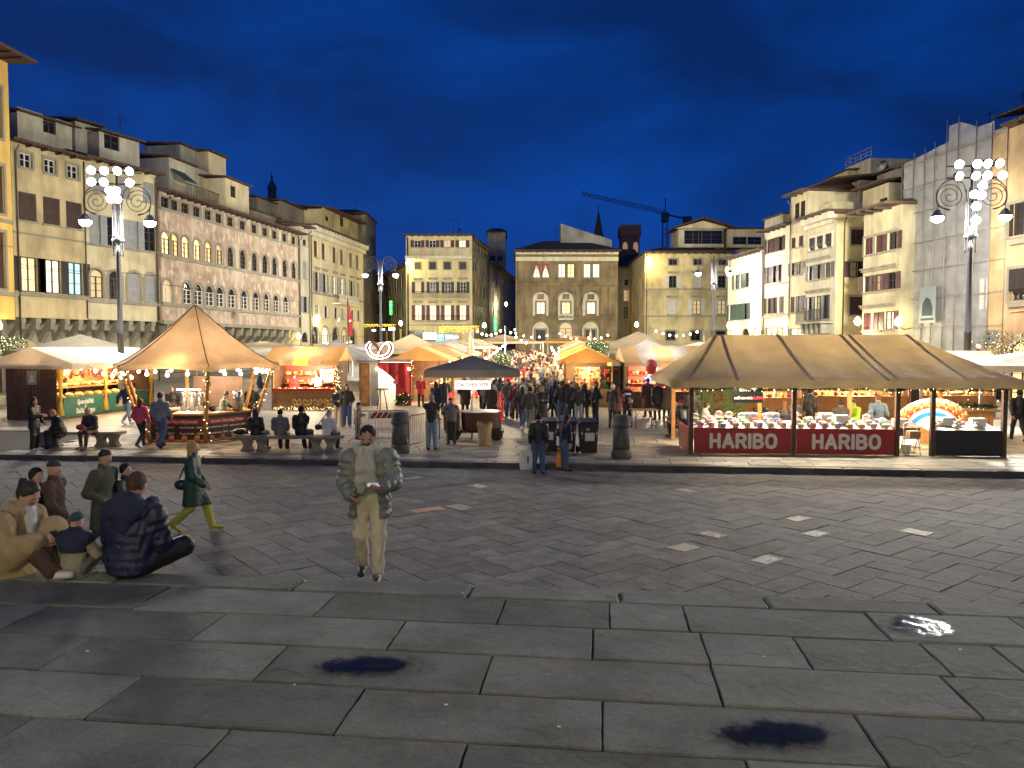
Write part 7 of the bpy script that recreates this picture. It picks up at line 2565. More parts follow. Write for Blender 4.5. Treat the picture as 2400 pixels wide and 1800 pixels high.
# crowd barriers
M_galv = mat('galvanised_steel', (.33, .33, .32), .4, .8)
def barrier(A, B, label, board=False):
	L_ = (B - A).length
	t_ = thing('crowd_barrier', label, 'barrier', A, math.atan2(B.y - A.y, B.x - A.x))
	r = .12
	P = [(.04, 0, .18), (.04, 0, 1.0), (.04 + r * .3, 0, 1.07), (.04 + r, 0, 1.1), (L_ - .04 - r, 0, 1.1), (L_ - .04 - r * .3, 0, 1.07), (L_ - .04, 0, 1.0), (L_ - .04, 0, .18)]
	MB().tube(P, .02, 7).tube([(.04, 0, .22), (L_ - .04, 0, .22)], .016, 6).build('frame', M_galv, t_)
	n = int(L_ / .11)
	me = MB().tube([(0, 0, .22), (0, 0, 1.09)], .007, 5, False).mesh('bar', M_galv)
	for i in range(1, n):
		put('bar', me, t_, (.04 + (L_ - .08) * i / n, 0, 0))
	for x in (.3, L_ - .3):
		MB().tube([(x, -.28, 0), (x, 0, .25), (x, .28, 0)], .014, 6).build('foot', M_galv, t_)
	if board:
		b_ = MB().box(.35, -.035, .86, L_ - .1, -.024, 1.06).build('warning_board', M_whitep, t_)
		for i in range(6):
			x = .38 + i * (L_ - .6) / 6
			if x + .28 < L_ - .1:
				MB().extr([(x, .862), (x + .14, .862), (x + .28, 1.058), (x + .14, 1.058)], -.039, -.036).build('stripe', M_red, b_)
	return t_
bA_ = on(838, 1044, ZM)
barrier(bA_, on(960, 1040, ZM), 'metal crowd barrier with red and white board behind the bollard', True)
barrier(on(830, 1040, ZM) + Vector((0, .25, 0)), on(845, 1005, ZM), 'crowd barrier seen edge on left of the bollard')
barrier(on(957, 1060, ZM), on(1002, 1048, ZM) + Vector((.35, .5, 0)), 'short angled crowd barrier right of the bollard')

# wheeled rubbish bins
M_bin = mat('black_bin', (.016, .016, .017), .45)
def wbin(u, v, label, rz, note=True):
	p = on(u, v, ZM)
	t_ = thing('rubbish_bin', label, 'rubbish bin', p, rz)
	MB().add([(-.22, -.24, .06), (.22, -.24, .06), (.22, .24, .06), (-.22, .24, .06), (-.27, -.29, .92), (.27, -.29, .92), (.27, .29, .92), (-.27, .29, .92)],
			 [(3, 2, 1, 0), (0, 1, 5, 4), (1, 2, 6, 5), (2, 3, 7, 6), (3, 0, 4, 7), (4, 5, 6, 7)]).build('body', M_bin, t_)
	MB().add([(-.29, -.32, .922), (.29, -.32, .922), (.29, .32, .96), (-.29, .32, .96), (-.26, -.28, .98), (.26, -.28, .98), (.26, .3, 1.05), (-.26, .3, 1.05)],
			 [(3, 2, 1, 0), (0, 1, 5, 4), (1, 2, 6, 5), (2, 3, 7, 6), (3, 0, 4, 7), (4, 5, 6, 7)]).tube([(-.24, .36, 1.0), (.24, .36, 1.0)], .02, 6).build('lid', M_bin, t_)
	for s_ in (-1, 1):
		w_ = MB().lathe([(.09, -.025), (.1, -.02), (.1, .02), (.09, .025)], 14).build('wheel', mat('tyre', (.02, .02, .02), .8), t_, (s_ * .27, .2, .1))
		w_.rotation_euler = (0, PI / 2, 0)
		for i in range(3):
			MB().add([(s_ * .2, -.285 + .0 * i, .5 + i * .1), (s_ * .24, -.29, .53 + i * .1), (s_ * .24, -.295, .6 + i * .1), (s_ * .2, -.292, .57 + i * .1)], [(0, 1, 2, 3), (3, 2, 1, 0)]).build('reflector', (M_red, M_whitep)[i % 2], t_)
	MB().add([(-.13, -.272, .42), (.15, -.272, .42), (.15, -.287, .66), (-.13, -.287, .66)], [(0, 1, 2, 3)]).build('sticker', M_whitep, t_)
	MB().add([(-.1, -.291, .72), (.0, -.291, .72), (.0, -.296, .8), (-.1, -.296, .8)], [(0, 1, 2, 3)]).build('small_sticker', mat('grey_sticker', (.3, .3, .3), .6), t_)
	return t_
wbin(1378, 1064, 'black wheeled rubbish bin, rightmost of the three', .05)
wbin(1330, 1062, 'black wheeled rubbish bin in the middle behind the girl', -.1)
wbin(1284, 1061, 'black wheeled rubbish bin mostly hidden behind the man in black', .0)

# chestnut cart with parasol
cp = on(1105, 1033, ZM) + Vector((0, .5, 0))
M_drum = mat('brown_basket', (.10, .045, .028), .6, noise=.3, nscale=10)
ct = thing('chestnut_cart', 'roast chestnut cart with round brown vat and lit white sign', 'market cart', cp, 0)
MB().lathe([(.62, .34), (.66, .4), (.68, .86), (.7, .9), (.7, .94), (.62, .945)], 26).build('vat', M_drum, ct, (.3, 0, 0))
MB().lathe([(.60, .9), (.55, .955), (.2, .975), (.01, .98)], 20).build('chestnuts', mat('chestnut', (.16, .06, .025), .45, noise=.5, nscale=25, bump=1, bscale=30), ct, (.3, 0, .0))
MB().lathe([(.7, .945), (.74, .955), (.74, .975), (.7, .98)], 26).build('rim', M_galv, ct, (.3, 0, 0))
MB().box(-.9, -.45, .26, 1.1, .45, .33).build('chassis', M_woodd, ct)
MB().box(-.95, -.4, .34, -.45, .4, 1.02).build('firebox', mat('fire_red', (.3, .04, .03), .5), ct)
for x in (-.6, .85):
	for y in (-.5, .5):
		w_ = MB().lathe([(.2, -.03), (.22, -.02), (.22, .02), (.2, .03)], 16).build('wheel', mat('tyre', (.02, .02, .02), .8), ct, (x, y, .22))
		w_.rotation_euler = (PI / 2, 0, 0)
for x in (-.85, .98):
	MB().tube([(x, .1, .3), (x, .1, 1.95)], .02, 6).build('upright', M_galv, ct)
sgn = MB().box(-.62, -.05, 1.72, .62, .07, 2.02).build('sign', emit('white_sign_box', (1, .95, .93), 1.05), ct, (.02, 0, 0))
put_text('CALDARROSTE', .155, (0, -.056, 1.87), mat('faint_red_lettering', (.5, .06, .05), .5), sgn, .004)
lamp('sign_light', 'POINT', (.02, -.4, 1.6), 14, (1, .95, .9), ct, .1)
R = random.Random(4)
for x, n in ((-.7, 60), (.98, 44), (.1, 14)):
	q = MB()
	for i in range(n):
		a_ = R.uniform(0, 6.3)
		z = 1.66 - (i / n) * (1.0 if n > 20 else .15)
		q.lathe([(.005, 0), (.022, -.03), (.02, -.07), (.003, -.12)][::-1], 5, (x + .09 * math.cos(a_), -.12 + .07 * math.sin(a_), z))
	q.build('red_pepper_string', emit('lit_red_pepper', (1.0, .05, .03), .35), ct)
lamp('red_light', 'POINT', (-.7, -.25, 1.5), 6, (1, .1, .05), ct, .05)
# parasol of the cart
pu = thing('cart_parasol', 'wide charcoal parasol with pale valance over the chestnut cart', 'parasol', cp + Vector((-.0, .1, 0)), .05)
MB().tube([(-.02, 0, 0), (-.02, 0, 2.86)], .03, 8).build('pole', M_alu, pu)
rings = []
for i in range(7):
	t = i / 6
	ring = []
	for (ax, ay, bx_, by) in ((-1, -1, 1, -1), (1, -1, 1, 1), (1, 1, -1, 1), (-1, 1, -1, -1)):
		for j in range(4):
			f = j / 4
			s_ = math.sin(PI * f)
			k_ = 1.55 * (1 - t) + .01
			ring.append(((ax + (bx_ - ax) * f) * k_, (ay + (by - ay) * f) * k_ * .9, 2.42 + .46 * t ** 1.05 - .05 * s_ * math.sin(PI * t)))
	rings.append(ring)
sag_roof(rings).build('canopy', F_greyd, pu)
low = [(p[0] * 1.01, p[1] * 1.01, p[2] - .24 - .02 * (i % 2)) for i, p in enumerate(rings[0])]
sag_roof([low, [(p[0] * 1.003, p[1] * 1.003, p[2]) for p in rings[0]]]).build('valance', fabric('valance_canvas', (.42, .38, .28), .3), pu)
for k in range(8):
	i = k * 2
	MB().tube([(-.02, 0, 2.65), (rings[0][i][0] * .97, rings[0][i][1] * .97, 2.39)], .01, 4).build('rib', M_alu, pu)
# paper sack
p = on(1136, 1044, ZM)
q = MB()
vs, fs = [], []
R = random.Random(8)
PR = [(.19, 0), (.2, .15), (.19, .4), (.2, .6), (.22, .72)]
for r_, z in PR:
	for k in range(14):
		an = 2 * PI * k / 14
		w = 1 + R.uniform(-.09, .09)
		vs.append((r_ * w * math.cos(an) * 1.15, r_ * w * math.sin(an) * .75, z + (R.uniform(-.08, .08) if z > .7 else 0)))
for i in range(len(PR) - 1):
	for k in range(14):
		fs.append((i * 14 + k, i * 14 + (k + 1) % 14, (i + 1) * 14 + (k + 1) % 14, (i + 1) * 14 + k))
fs.append(tuple(range(13, -1, -1)))
q.add(vs, fs)
tag(q.build('paper_sack', mat('kraft_paper', (.42, .30, .15), .8, noise=.3, nscale=8, bump=.6, bscale=12), None, p), 'open crumpled brown paper sack beside the chestnut cart', 'sack')
# red signal lights and dark van shape by the scaffold
p = gp(2268, 44)
vn = thing('parked_van', 'dark parked van with a red tail light below the scaffold', 'van', p + Vector((.3, 0, 0)), .5)
MB().add([(-1.9, -.9, .35), (1.9, -.9, .35), (1.9, .9, .35), (-1.9, .9, .35), (-1.9, -.9, 1.3), (1.9, -.9, 1.3), (1.9, .9, 1.3), (-1.9, .9, 1.3), (-1.85, -.82, 2.5), (1.3, -.82, 2.5), (1.3, .82, 2.5), (-1.85, .82, 2.5)],
		 [(3, 2, 1, 0), (0, 1, 5, 4), (1, 2, 6, 5), (2, 3, 7, 6), (3, 0, 4, 7), (4, 5, 9, 8), (5, 6, 10, 9), (6, 7, 11, 10), (7, 4, 8, 11), (8, 9, 10, 11)]).build('body', mat('van_paint', (.03, .03, .035), .3), vn)
for x in (-1.2, 1.2):
	for y in (-.9, .9):
		w_ = MB().lathe([(.3, -.1), (.34, -.08), (.34, .08), (.3, .1)], 14).build('wheel', mat('tyre', (.02, .02, .02), .8), vn, (x, y, .34))
		w_.rotation_euler = (PI / 2, 0, 0)
MB().box(-1.6, -.88, 1.45, .9, -.83, 2.2).build('window', M_glass, vn)
MB().box(-.4, -.93, 1.0, -.1, -.905, 1.15).build('plate', M_whitep, vn)
tl = at(2293, 812, 43)
o = thing('signal_light', 'bright red signal lamp on a post left of the rosy house', 'signal', (tl.x, tl.y, ZM))
MB().tube([(0, 0, 0), (0, 0, tl.z - ZM - .1)], .05, 6).build('post', M_iron, o)
MB().ball((0, 0, tl.z - ZM), .13, 8).build('lens', emit('red_signal', (1, .06, .04), 18), o)
lamp('red_glow', 'POINT', (0, -.4, tl.z - ZM), 25, (1, .1, .06), o, .1)
# ================================================================ PEOPLE
class Field:
	"""distance field on a grid, meshed by surface nets"""
	def __init__(s, lo, hi, h):
		s.lo, s.h = np.array(lo, float), h
		s.n = np.maximum(4, np.ceil((np.array(hi, float) - s.lo) / h).astype(int) + 1)
		s.F = np.full(s.n, .5)
		s.ax = [s.lo[i] + h * np.arange(s.n[i]) for i in range(3)]
	def sub(s, lo, hi, m):
		ix = []
		for i in range(3):
			a = int(max(0, math.floor((lo[i] - m - s.lo[i]) / s.h)))
			b = int(min(s.n[i], math.ceil((hi[i] + m - s.lo[i]) / s.h) + 1))
			if b <= a:
				return None, None
			ix.append(slice(a, b))
		X, Y, Z = np.meshgrid(s.ax[0][ix[0]], s.ax[1][ix[1]], s.ax[2][ix[2]], indexing='ij')
		return tuple(ix), (X, Y, Z)
	def put(s, ix, d, k, sub=False):
		A = s.F[ix]
		if sub:
			d = -d
			h = np.clip(.5 - .5 * (d - A) / k, 0, 1)
			s.F[ix] = A + (d - A) * (1 - (h)) + k * h * (1 - h) if False else np.maximum(A, d)
		else:
			h = np.clip(.5 + .5 * (d - A) / k, 0, 1)
			s.F[ix] = d + (A - d) * h - k * h * (1 - h)
	def cone(s, a, b, ra, rb, k=.03, fl=None, quilt=0.0, sub=False, wr=0.0):
		a, b = np.array(a, float), np.array(b, float)
		m = max(ra, rb) + .05 + k
		ix, G = s.sub(np.minimum(a, b), np.maximum(a, b), m)
		if ix is None:
			return s
		ba = b - a
		L2 = max(1e-9, float(ba @ ba))
		P = [G[i] - a[i] for i in range(3)]
		t = np.clip((P[0] * ba[0] + P[1] * ba[1] + P[2] * ba[2]) / L2, 0, 1)
		q = [P[i] - t * ba[i] for i in range(3)]
		if fl is not None:
			n, kk = fl
			dn = q[0] * n[0] + q[1] * n[1] + q[2] * n[2]
			q = [q[i] + n[i] * dn * (kk - 1) for i in range(3)]
		r = ra + (rb - ra) * t
		if quilt:
			r = r + quilt * (np.abs(np.sin(PI * t * max(1, round(math.sqrt(L2) / .075)))) - .55)
		d = np.sqrt(q[0] ** 2 + q[1] ** 2 + q[2] ** 2) - r
		if wr:
			d = d + wr * (np.sin(G[2] * 46 + 9 * G[0] + 5 * np.sin(G[1] * 21)) * np.sin(G[0] * 31 + G[1] * 27 + 2) + .8 * np.sin(G[2] * 23 + 14 * np.sin(G[0] * 9 + 1) + 11 * G[1]))
		s.put(ix, d, k, sub)
		return s
	def ell(s, c, r, f=(0, -1, 0), k=.02, sub=False, up=(0, 0, 1)):
		"""ellipsoid with radii (side, depth, height)"""
		c = np.array(c, float)
		f = np.array(f, float); f /= np.linalg.norm(f)
		up = np.array(up, float); up = up - f * (up @ f); up /= np.linalg.norm(up)
		sd = np.cross(f, up)
		m = max(r)
		ix, G = s.sub(c - m, c + m, .04)
		if ix is None:
			return s
		P = [G[i] - c[i] for i in range(3)]
		comp = [sum(P[i] * v[i] for i in range(3)) for v in (sd, f, up)]
		k0 = np.sqrt(sum((comp[i] / r[i]) ** 2 for i in range(3)))
		k1 = np.sqrt(sum((comp[i] / r[i] ** 2) ** 2 for i in range(3))) + 1e-9
		s.put(ix, k0 * (k0 - 1) / k1, k, sub)
		return s
	def cut(s, fn):
		X, Y, Z = np.meshgrid(*s.ax, indexing='ij')
		s.F = np.maximum(s.F, fn(X, Y, Z))
		return s
	def mesh(s):
		F = s.F.copy()
		F[0], F[-1], F[:, 0], F[:, -1], F[:, :, 0], F[:, :, -1] = .5, .5, .5, .5, .5, .5
		I = F < 0
		n = F.shape
		cs = np.zeros((n[0] - 1, n[1] - 1, n[2] - 1), int)
		corners = [(i, j, k) for i in (0, 1) for j in (0, 1) for k in (0, 1)]
		sl = lambda c: tuple(slice(c[d], n[d] - 1 + c[d]) for d in range(3))
		for c in corners:
			cs += I[sl(c)]
		act = (cs > 0) & (cs < 8)
		idx = np.argwhere(act)
		if len(idx) == 0:
			return np.zeros((0, 3)), []
		acc = np.zeros((len(idx), 3)); cnt = np.zeros(len(idx))
		for a in corners:
			for d in range(3):
				if a[d] == 1:
					continue
				b = list(a); b[d] = 1
				va = F[idx[:, 0] + a[0], idx[:, 1] + a[1], idx[:, 2] + a[2]]
				vb = F[idx[:, 0] + b[0], idx[:, 1] + b[1], idx[:, 2] + b[2]]
				m = (va < 0) != (vb < 0)
				t = va / np.where(np.abs(va - vb) < 1e-12, 1, va - vb)
				p = np.tile(np.array(a, float), (len(idx), 1))
				p[:, d] += t
				acc[m] += p[m]; cnt[m] += 1
		V = s.lo + s.h * (idx + acc / cnt[:, None])
		num = -np.ones(act.shape, int)
		num[idx[:, 0], idx[:, 1], idx[:, 2]] = np.arange(len(idx))
		faces = []
		for d in range(3):
			a = [slice(None)] * 3; b = [slice(None)] * 3
			a[d] = slice(0, n[d] - 1); b[d] = slice(1, n[d])
			Ia, Ib = I[tuple(a)], I[tuple(b)]
			e = np.argwhere(Ia != Ib)
			o1, o2 = [(1, 2), (2, 0), (0, 1)][d]
			ok = (e[:, o1] > 0) & (e[:, o2] > 0) & (e[:, o1] < n[o1] - 1) & (e[:, o2] < n[o2] - 1)
			e = e[ok]
			if len(e) == 0:
				continue
			def cell(x, y):
				q = e.copy(); q[:, o1] -= x; q[:, o2] -= y
				return num[q[:, 0], q[:, 1], q[:, 2]]
			Q = np.stack([cell(1, 1), cell(0, 1), cell(0, 0), cell(1, 0)], 1)
			flip = ~Ia[e[:, 0], e[:, 1], e[:, 2]]
			Q[flip] = Q[flip][:, ::-1]
			faces.append(Q[(Q >= 0).all(1)])
		return V, np.concatenate(faces)

def np_mesh(name, V, Q, slots=1, matidx=None):
	me = bpy.data.meshes.new(name)
	me.from_pydata(V.tolist(), [], Q.tolist() if hasattr(Q, 'tolist') else Q)
	for _ in range(slots):
		me.materials.append(None)
	me.polygons.foreach_set('use_smooth', [True] * len(me.polygons))
	me.update()
	return me

def v3(*a):
	return np.array(a, float)

def ik(a, c, l1, l2, hint):
	a, c, hint = np.array(a), np.array(c), np.array(hint, float)
	d = c - a
	L = np.linalg.norm(d)
	if L > (l1 + l2) * .995:
		c = a + d / L * (l1 + l2) * .995; d = c - a; L = np.linalg.norm(d)
	x = (l1 * l1 - l2 * l2 + L * L) / (2 * L)
	h = math.sqrt(max(0, l1 * l1 - x * x))
	u = d / L
	n = hint - u * (hint @ u)
	n /= max(1e-6, np.linalg.norm(n))
	return a + u * x + n * h, c

ARM = {'down': (.05, -.02, -.53), 'pocket': (-.01, -.10, -.40), 'phone': (-.12, -.30, -.24), 'face': (-.13, -.17, .09), 'reach': (-.02, -.42, -.20), 'lap': (-.07, -.25, -.38),
	   'swingf': (.02, -.26, -.43), 'swingb': (.06, .22, -.46), 'waist': (-.12, -.20, -.34), 'knee': (.04, -.34, -.34), 'cross': (-.2, -.2, -.26), 'mid': (.06, -.14, -.46)}
def pose(legs='stand', arms=('down', 'down'), lean=0.0, nod=0.0, seat=.48, twist=0.0, headyaw=0.0):
	J = {}
	if legs == 'stand':
		J['pel'] = v3(0, 0, .95)
		for s, n in ((1, 'L'), (-1, 'R')):
			J['hip' + n], J['knee' + n], J['ank' + n] = v3(s * .09, 0, .92), v3(s * .105, -.02, .50), v3(s * .115, .02, .09)
			J['toe' + n] = v3(s * .14, -.15, .035)
	elif legs in ('walk', 'step'):
		J['pel'] = v3(0, 0, .93)
		f = 1.0 if legs == 'walk' else .45
		J['hipL'], J['kneeL'], J['ankL'], J['toeL'] = v3(.09, 0, .90), v3(.10, -.20 * f, .51), v3(.10, -.30 * f, .10), v3(.11, -.30 * f - .17, .06)
		J['hipR'], J['kneeR'], J['ankR'], J['toeR'] = v3(-.09, 0, .90), v3(-.10, .02 * f, .49), v3(-.10, .36 * f, .17 * f + .09 * (1 - f)), v3(-.10, .36 * f - .12, .04)
	elif legs == 'sit':
		J['pel'] = v3(0, 0, seat + .10)
		for s, n in ((1, 'L'), (-1, 'R')):
			J['hip' + n], J['knee' + n], J['ank' + n] = v3(s * .10, -.02, seat + .09), v3(s * .13, -.43, seat + .05), v3(s * .12, -.40 - .1 * (s > 0), .09)
			J['toe' + n] = J['ank' + n] + v3(s * .02, -.17, -.05)
	elif legs == 'ground':                      # sitting on the ground, knees raised
		J['pel'] = v3(0, 0, .12)
		for s, n in ((1, 'L'), (-1, 'R')):
			J['hip' + n], J['knee' + n], J['ank' + n] = v3(s * .10, -.03, .11), v3(s * .14, -.36, .40 if s > 0 else .3), v3(s * .12, -.58, .07)
			J['toe' + n] = J['ank' + n] + v3(0, -.16, -.02)
	elif legs == 'crossed':
		J['pel'] = v3(0, 0, .12)
		for s, n in ((1, 'L'), (-1, 'R')):
			J['hip' + n], J['knee' + n], J['ank' + n] = v3(s * .10, -.03, .12), v3(s * .33, -.30, .20), v3(-s * .05, -.40, .08)
			J['toe' + n] = J['ank' + n] + v3(-s * .15, -.04, 0)
	up = v3(0, -math.sin(lean), math.cos(lean))
	fw = v3(0, -math.cos(lean), -math.sin(lean))
	J['n'] = fw
	J['chest'] = J['pel'] + up * .30
	J['neck'] = J['pel'] + up * .50
	hu = v3(math.sin(0), -math.sin(lean * .6 + nod * .6), math.cos(lean * .6 + nod * .6))
	J['head'] = J['neck'] + hu * .165 + fw * .01
	a = nod + lean * .4
	f = v3(math.sin(headyaw) * math.cos(a), -math.cos(headyaw) * math.cos(a), -math.sin(a))
	J['f'] = f
	J['hu'] = v3(0, 0, 1) * math.cos(a) + v3(math.sin(headyaw), -math.cos(headyaw), 0) * math.sin(a)
	for s, n, am in ((1, 'L', arms[0]), (-1, 'R', arms[1])):
		sh = J['neck'] - up * .075 + v3(s * .185, 0, 0)
		o = ARM[am] if isinstance(am, str) else am
		w = sh + v3(s * o[0], o[1], o[2])
		J['sh' + n] = sh
		hint = v3(s * .5, .6, -.55)
		J['el' + n], J['wr' + n] = ik(sh, w, .285, .25, hint)
	return J

_hands = {}
def hand_verts(curl):
	"""right-handed unit hand: fingers along +x, palm normal -z, thumb side +y"""
	if curl in _hands:
		return _hands[curl]
	h = .0065
	G = Field((-.05, -.09, -.13), (.22, .1, .06), h)
	G.cone((-.03, 0, 0), (.02, 0, 0), .027, .03, .02, ((0, 0, 1), 1.3))
	G.cone((.015, .012, 0), (.075, .024, 0), .028, .022, .02, ((0, 0, 1), 1.7))
	G.cone((.015, -.012, 0), (.07, -.024, 0), .028, .02, .02, ((0, 0, 1), 1.7))
	for y, l in ((.032, .072), (.011, .080), (-.011, .075), (-.031, .058)):
		a = v3(.078, y, 0)
		ang = curl * .55
		b = a + l * .5 * v3(math.cos(ang), 0, -math.sin(ang))
		ang = curl * 1.35
		c = b + l * .32 * v3(math.cos(ang), 0, -math.sin(ang))
		ang = curl * 1.9
		d = c + l * .26 * v3(math.cos(ang), 0, -math.sin(ang))
		G.cone(a, b, .0105, .0095, .004).cone(b, c, .0095, .0088, .004).cone(c, d, .0088, .0075, .004)
	a, b = v3(.012, .03, -.004), v3(.05, .062, -.015 - .01 * curl)
	c = b + v3(.03, .004 - .012 * curl, -.012 * (1 + curl))
	G.cone(a, b, .016, .012, .01).cone(b, c, .0115, .009, .004)
	_hands[curl] = G.mesh()
	return _hands[curl]

def add_hand(V, Q, J, n, s, sc=1.0, curl=.45, palm=None):
	wr, el = J['wr' + n], J['el' + n]
	d = wr - el; d /= np.linalg.norm(d)
	p = v3(-s, .0, 0) if palm is None else np.array(palm, float)
	p = p - d * (p @ d)
	if np.linalg.norm(p) < .1:
		p = v3(0, -.2, -1); p = p - d * (p @ d)
	p /= np.linalg.norm(p)
	t = np.cross(d, -p)                 # thumb side for one handedness
	hv, hq = hand_verts(curl)
	want = J['n'] + v3(0, 0, .4)
	flip = 1 if (t @ want) >= 0 else -1
	W = wr + sc * (np.outer(hv[:, 0], d) + np.outer(hv[:, 1], t * flip) + np.outer(hv[:, 2], -p))
	Qh = hq[:, ::-1] if flip < 0 else hq
	return np.concatenate([V, W]), np.concatenate([Q, Qh + len(V)])

def head_field(G, J, k=.02, face=True):
	c, f, u = J['head'], J['f'], J['hu']
	sd = np.cross(f, u)
	G.ell(c + u * .018, (.074, .094, .105), f, k, up=u)
	G.ell(c - u * .045 + f * .022, (.060, .072, .075), f, .03, up=u)     # jaw
	G.cone(J['neck'] - v3(0, 0, .03), c - u * .05 - f * .02, .062, .056, .03)
	if face:
		for s in (-1, 1):
			G.ell(c + f * .098 + sd * s * .033 + u * .012, (.018, .017, .011), f, .01, sub=True, up=u)
			G.ell(c + sd * s * .076 - f * .005, (.012, .024, .03), f, .008, up=u)   # ears
			G.ell(c + f * .088 + sd * s * .032 + u * .031, (.024, .012, .007), f, .012, up=u)   # brow
			G.ell(c + f * .072 + sd * s * .040 - u * .022, (.022, .02, .02), f, .02, up=u)      # cheek
		G.cone(c + f * .094 + u * .018, c + f * .113 - u * .022, .010, .0155, .012)             # nose
		G.ell(c + f * .088 - u * .052, (.026, .012, .009), f, .008, up=u)                       # lips
		G.ell(c + f * .078 - u * .088, (.022, .018, .016), f, .02, up=u)                        # chin

def bbox(J, m=.3):
	P = np.array([v for k, v in J.items() if k not in ('n', 'f', 'hu')])
	lo, hi = P.min(0) - m, P.max(0) + m
	lo[2] = min(lo[2], 0) - .02 if lo[2] > -.3 else -.05
	lo[2] = max(lo[2], -.06)
	return lo, hi

_cache = {}
def body_mesh(key, J, h, curl=.45, fine=False, palms=(None, None), hands=True):
	k = ('body', key, h, curl)
	if k in _cache:
		return _cache[k]
	lo, hi = bbox(J, .2)
	G = Field(lo, hi, h)
	fl = (v3(*J['n']), 1.4)
	G.cone(J['pel'], J['chest'], .13, .14, .03, fl).cone(J['chest'], J['neck'] - J['hu'] * .04, .14, .07, .04, fl)
	for n in 'LR':
		G.cone(J['sh' + n], J['el' + n], .045, .038, .03).cone(J['el' + n], J['wr' + n], .038, .026, .02)
		G.cone(J['hip' + n], J['knee' + n], .08, .055, .03).cone(J['knee' + n], J['ank' + n], .052, .036, .02).cone(J['ank' + n], J['toe' + n], .036, .028, .02)
	head_field(G, J, face=h < .03)
	V, Q = G.mesh()
	if hands:
		for i, (n, s) in enumerate((('L', 1), ('R', -1))):
			V, Q = add_hand(V, Q, J, n, s, 1.0, curl, palms[i])
	_cache[k] = np_mesh('person', V, Q)
	return _cache[k]

def jacket_mesh(key, J, h, length, puff, opening=0.0, sleeve=.97, thick=0.0):
	k = ('jacket', key, h, length, puff, opening, thick)
	if k in _cache:
		return _cache[k]
	lo, hi = bbox(J, .3)
	G = Field(lo, hi, h)
	th = .036 + puff * 1.5 + thick
	fl = (v3(*J['n']), 1.36)
	up = (J['neck'] - J['pel']); up = up / np.linalg.norm(up)
	wr = .0065 if h < .025 else .0045
	G.cone(J['pel'] - up * .05, J['chest'], .135 + th, .142 + th, .05, fl, puff, wr=wr)
	G.cone(J['chest'], J['neck'] - up * .035, .142 + th, .085 + th * .5, .06, fl, puff * .6, wr=wr)
	G.cone(J['shL'], J['shR'], .058 + th * .7, .058 + th * .7, .05)
	for n in 'LR':
		G.cone(J['sh' + n], J['el' + n], .052 + th * .9, .046 + th * .8, .035, None, puff, wr=wr)
		e = J['el' + n] + (J['wr' + n] - J['el' + n]) * sleeve
		G.cone(J['el' + n], e, .046 + th * .75, .036 + th * .6, .03, None, puff, wr=wr)
	G.cone(J['neck'] - up * .05, J['neck'] + up * .045, .078 + th * .5, .066 + th * .3, .03)       # collar
	hem = J['pel'][2] - .08
	if length > 0:
		hem = J['pel'][2] - .08 - length
		lowc = (J['kneeL'] + J['kneeR']) / 2
		bot = v3(lowc[0] * .6, (J['ankL'][1] + J['ankR'][1]) / 2 * .35, hem - .05)
		G.cone(J['pel'], bot, .14 + th, .15 + th + length * .1, .05, (v3(0, 1, 0), 1.2), puff, wr=wr)
		if length > .3:
			for n in 'LR':
				G.cone(J['hip' + n], J['knee' + n], .10 + th * .6, .10 + th * .6, .06)
	G.cut(lambda X, Y, Z: hem - Z)
	if opening:
		nz_ = J['neck'][2] + .02
		G.cut(lambda X, Y, Z: np.minimum(opening * (.35 + .65 * np.clip((nz_ - Z) / .6, 0, 1)) - np.abs(X), -.03 - (Y - J['chest'][1])))
	V, Q = G.mesh()
	_cache[k] = np_mesh('jacket', V, Q)
	return _cache[k]

def trouser_mesh(key, J, h, wide=.0, feet=False):
	k = ('trousers', key, h, wide, feet)
	if k in _cache:
		return _cache[k]
	lo, hi = bbox(J, .2)
	hi[2] = J['pel'][2] + .25
	G = Field(lo, hi, h)
	fl = (v3(*J['n']), 1.3)
	G.cone(J['pel'] + v3(0, 0, .06), J['pel'] - v3(0, 0, .04), .135, .145, .04, fl)
	for n in 'LR':
		G.cone(J['hip' + n], J['knee' + n], .098 + wide, .072 + wide, .035, wr=.004)
		e = J['knee' + n] + (J['ank' + n] - J['knee' + n]) * (1.0 if not feet else 1.05)
		G.cone(J['knee' + n], e, .070 + wide, .056 + wide, .03, wr=.005)
		if feet:
			G.cone(J['ank' + n], J['toe' + n], .055, .042, .03)
	G.cut(lambda X, Y, Z: .012 - Z)
	V, Q = G.mesh()
	_cache[k] = np_mesh('trousers', V, Q)
	return _cache[k]

def shoe_mesh(key, J, n, h):
	k = ('shoe', key, n)
	if k in _cache:
		return _cache[k]
	a, t = J['ank' + n], J['toe' + n]
	lo, hi = np.minimum(a, t) - .1, np.maximum(a, t) + .1
	G = Field(lo, hi, min(h, .014))
	d = t - a; d[2] = 0; d = d / max(1e-6, np.linalg.norm(d))
	G.cone(a + v3(0, 0, .02), a - d * .02 - v3(0, 0, .035), .046, .042, .02)
	G.cone(a - v3(0, 0, .03), t + d * .02, .05, .04, .03, (v3(0, 0, 1), 1.15))
	z0 = min(a[2] - .085, t[2] - .04)
	V, Q = G.cut(lambda X, Y, Z: z0 - Z).mesh()
	_cache[k] = np_mesh('shoe', V, Q)
	return _cache[k]

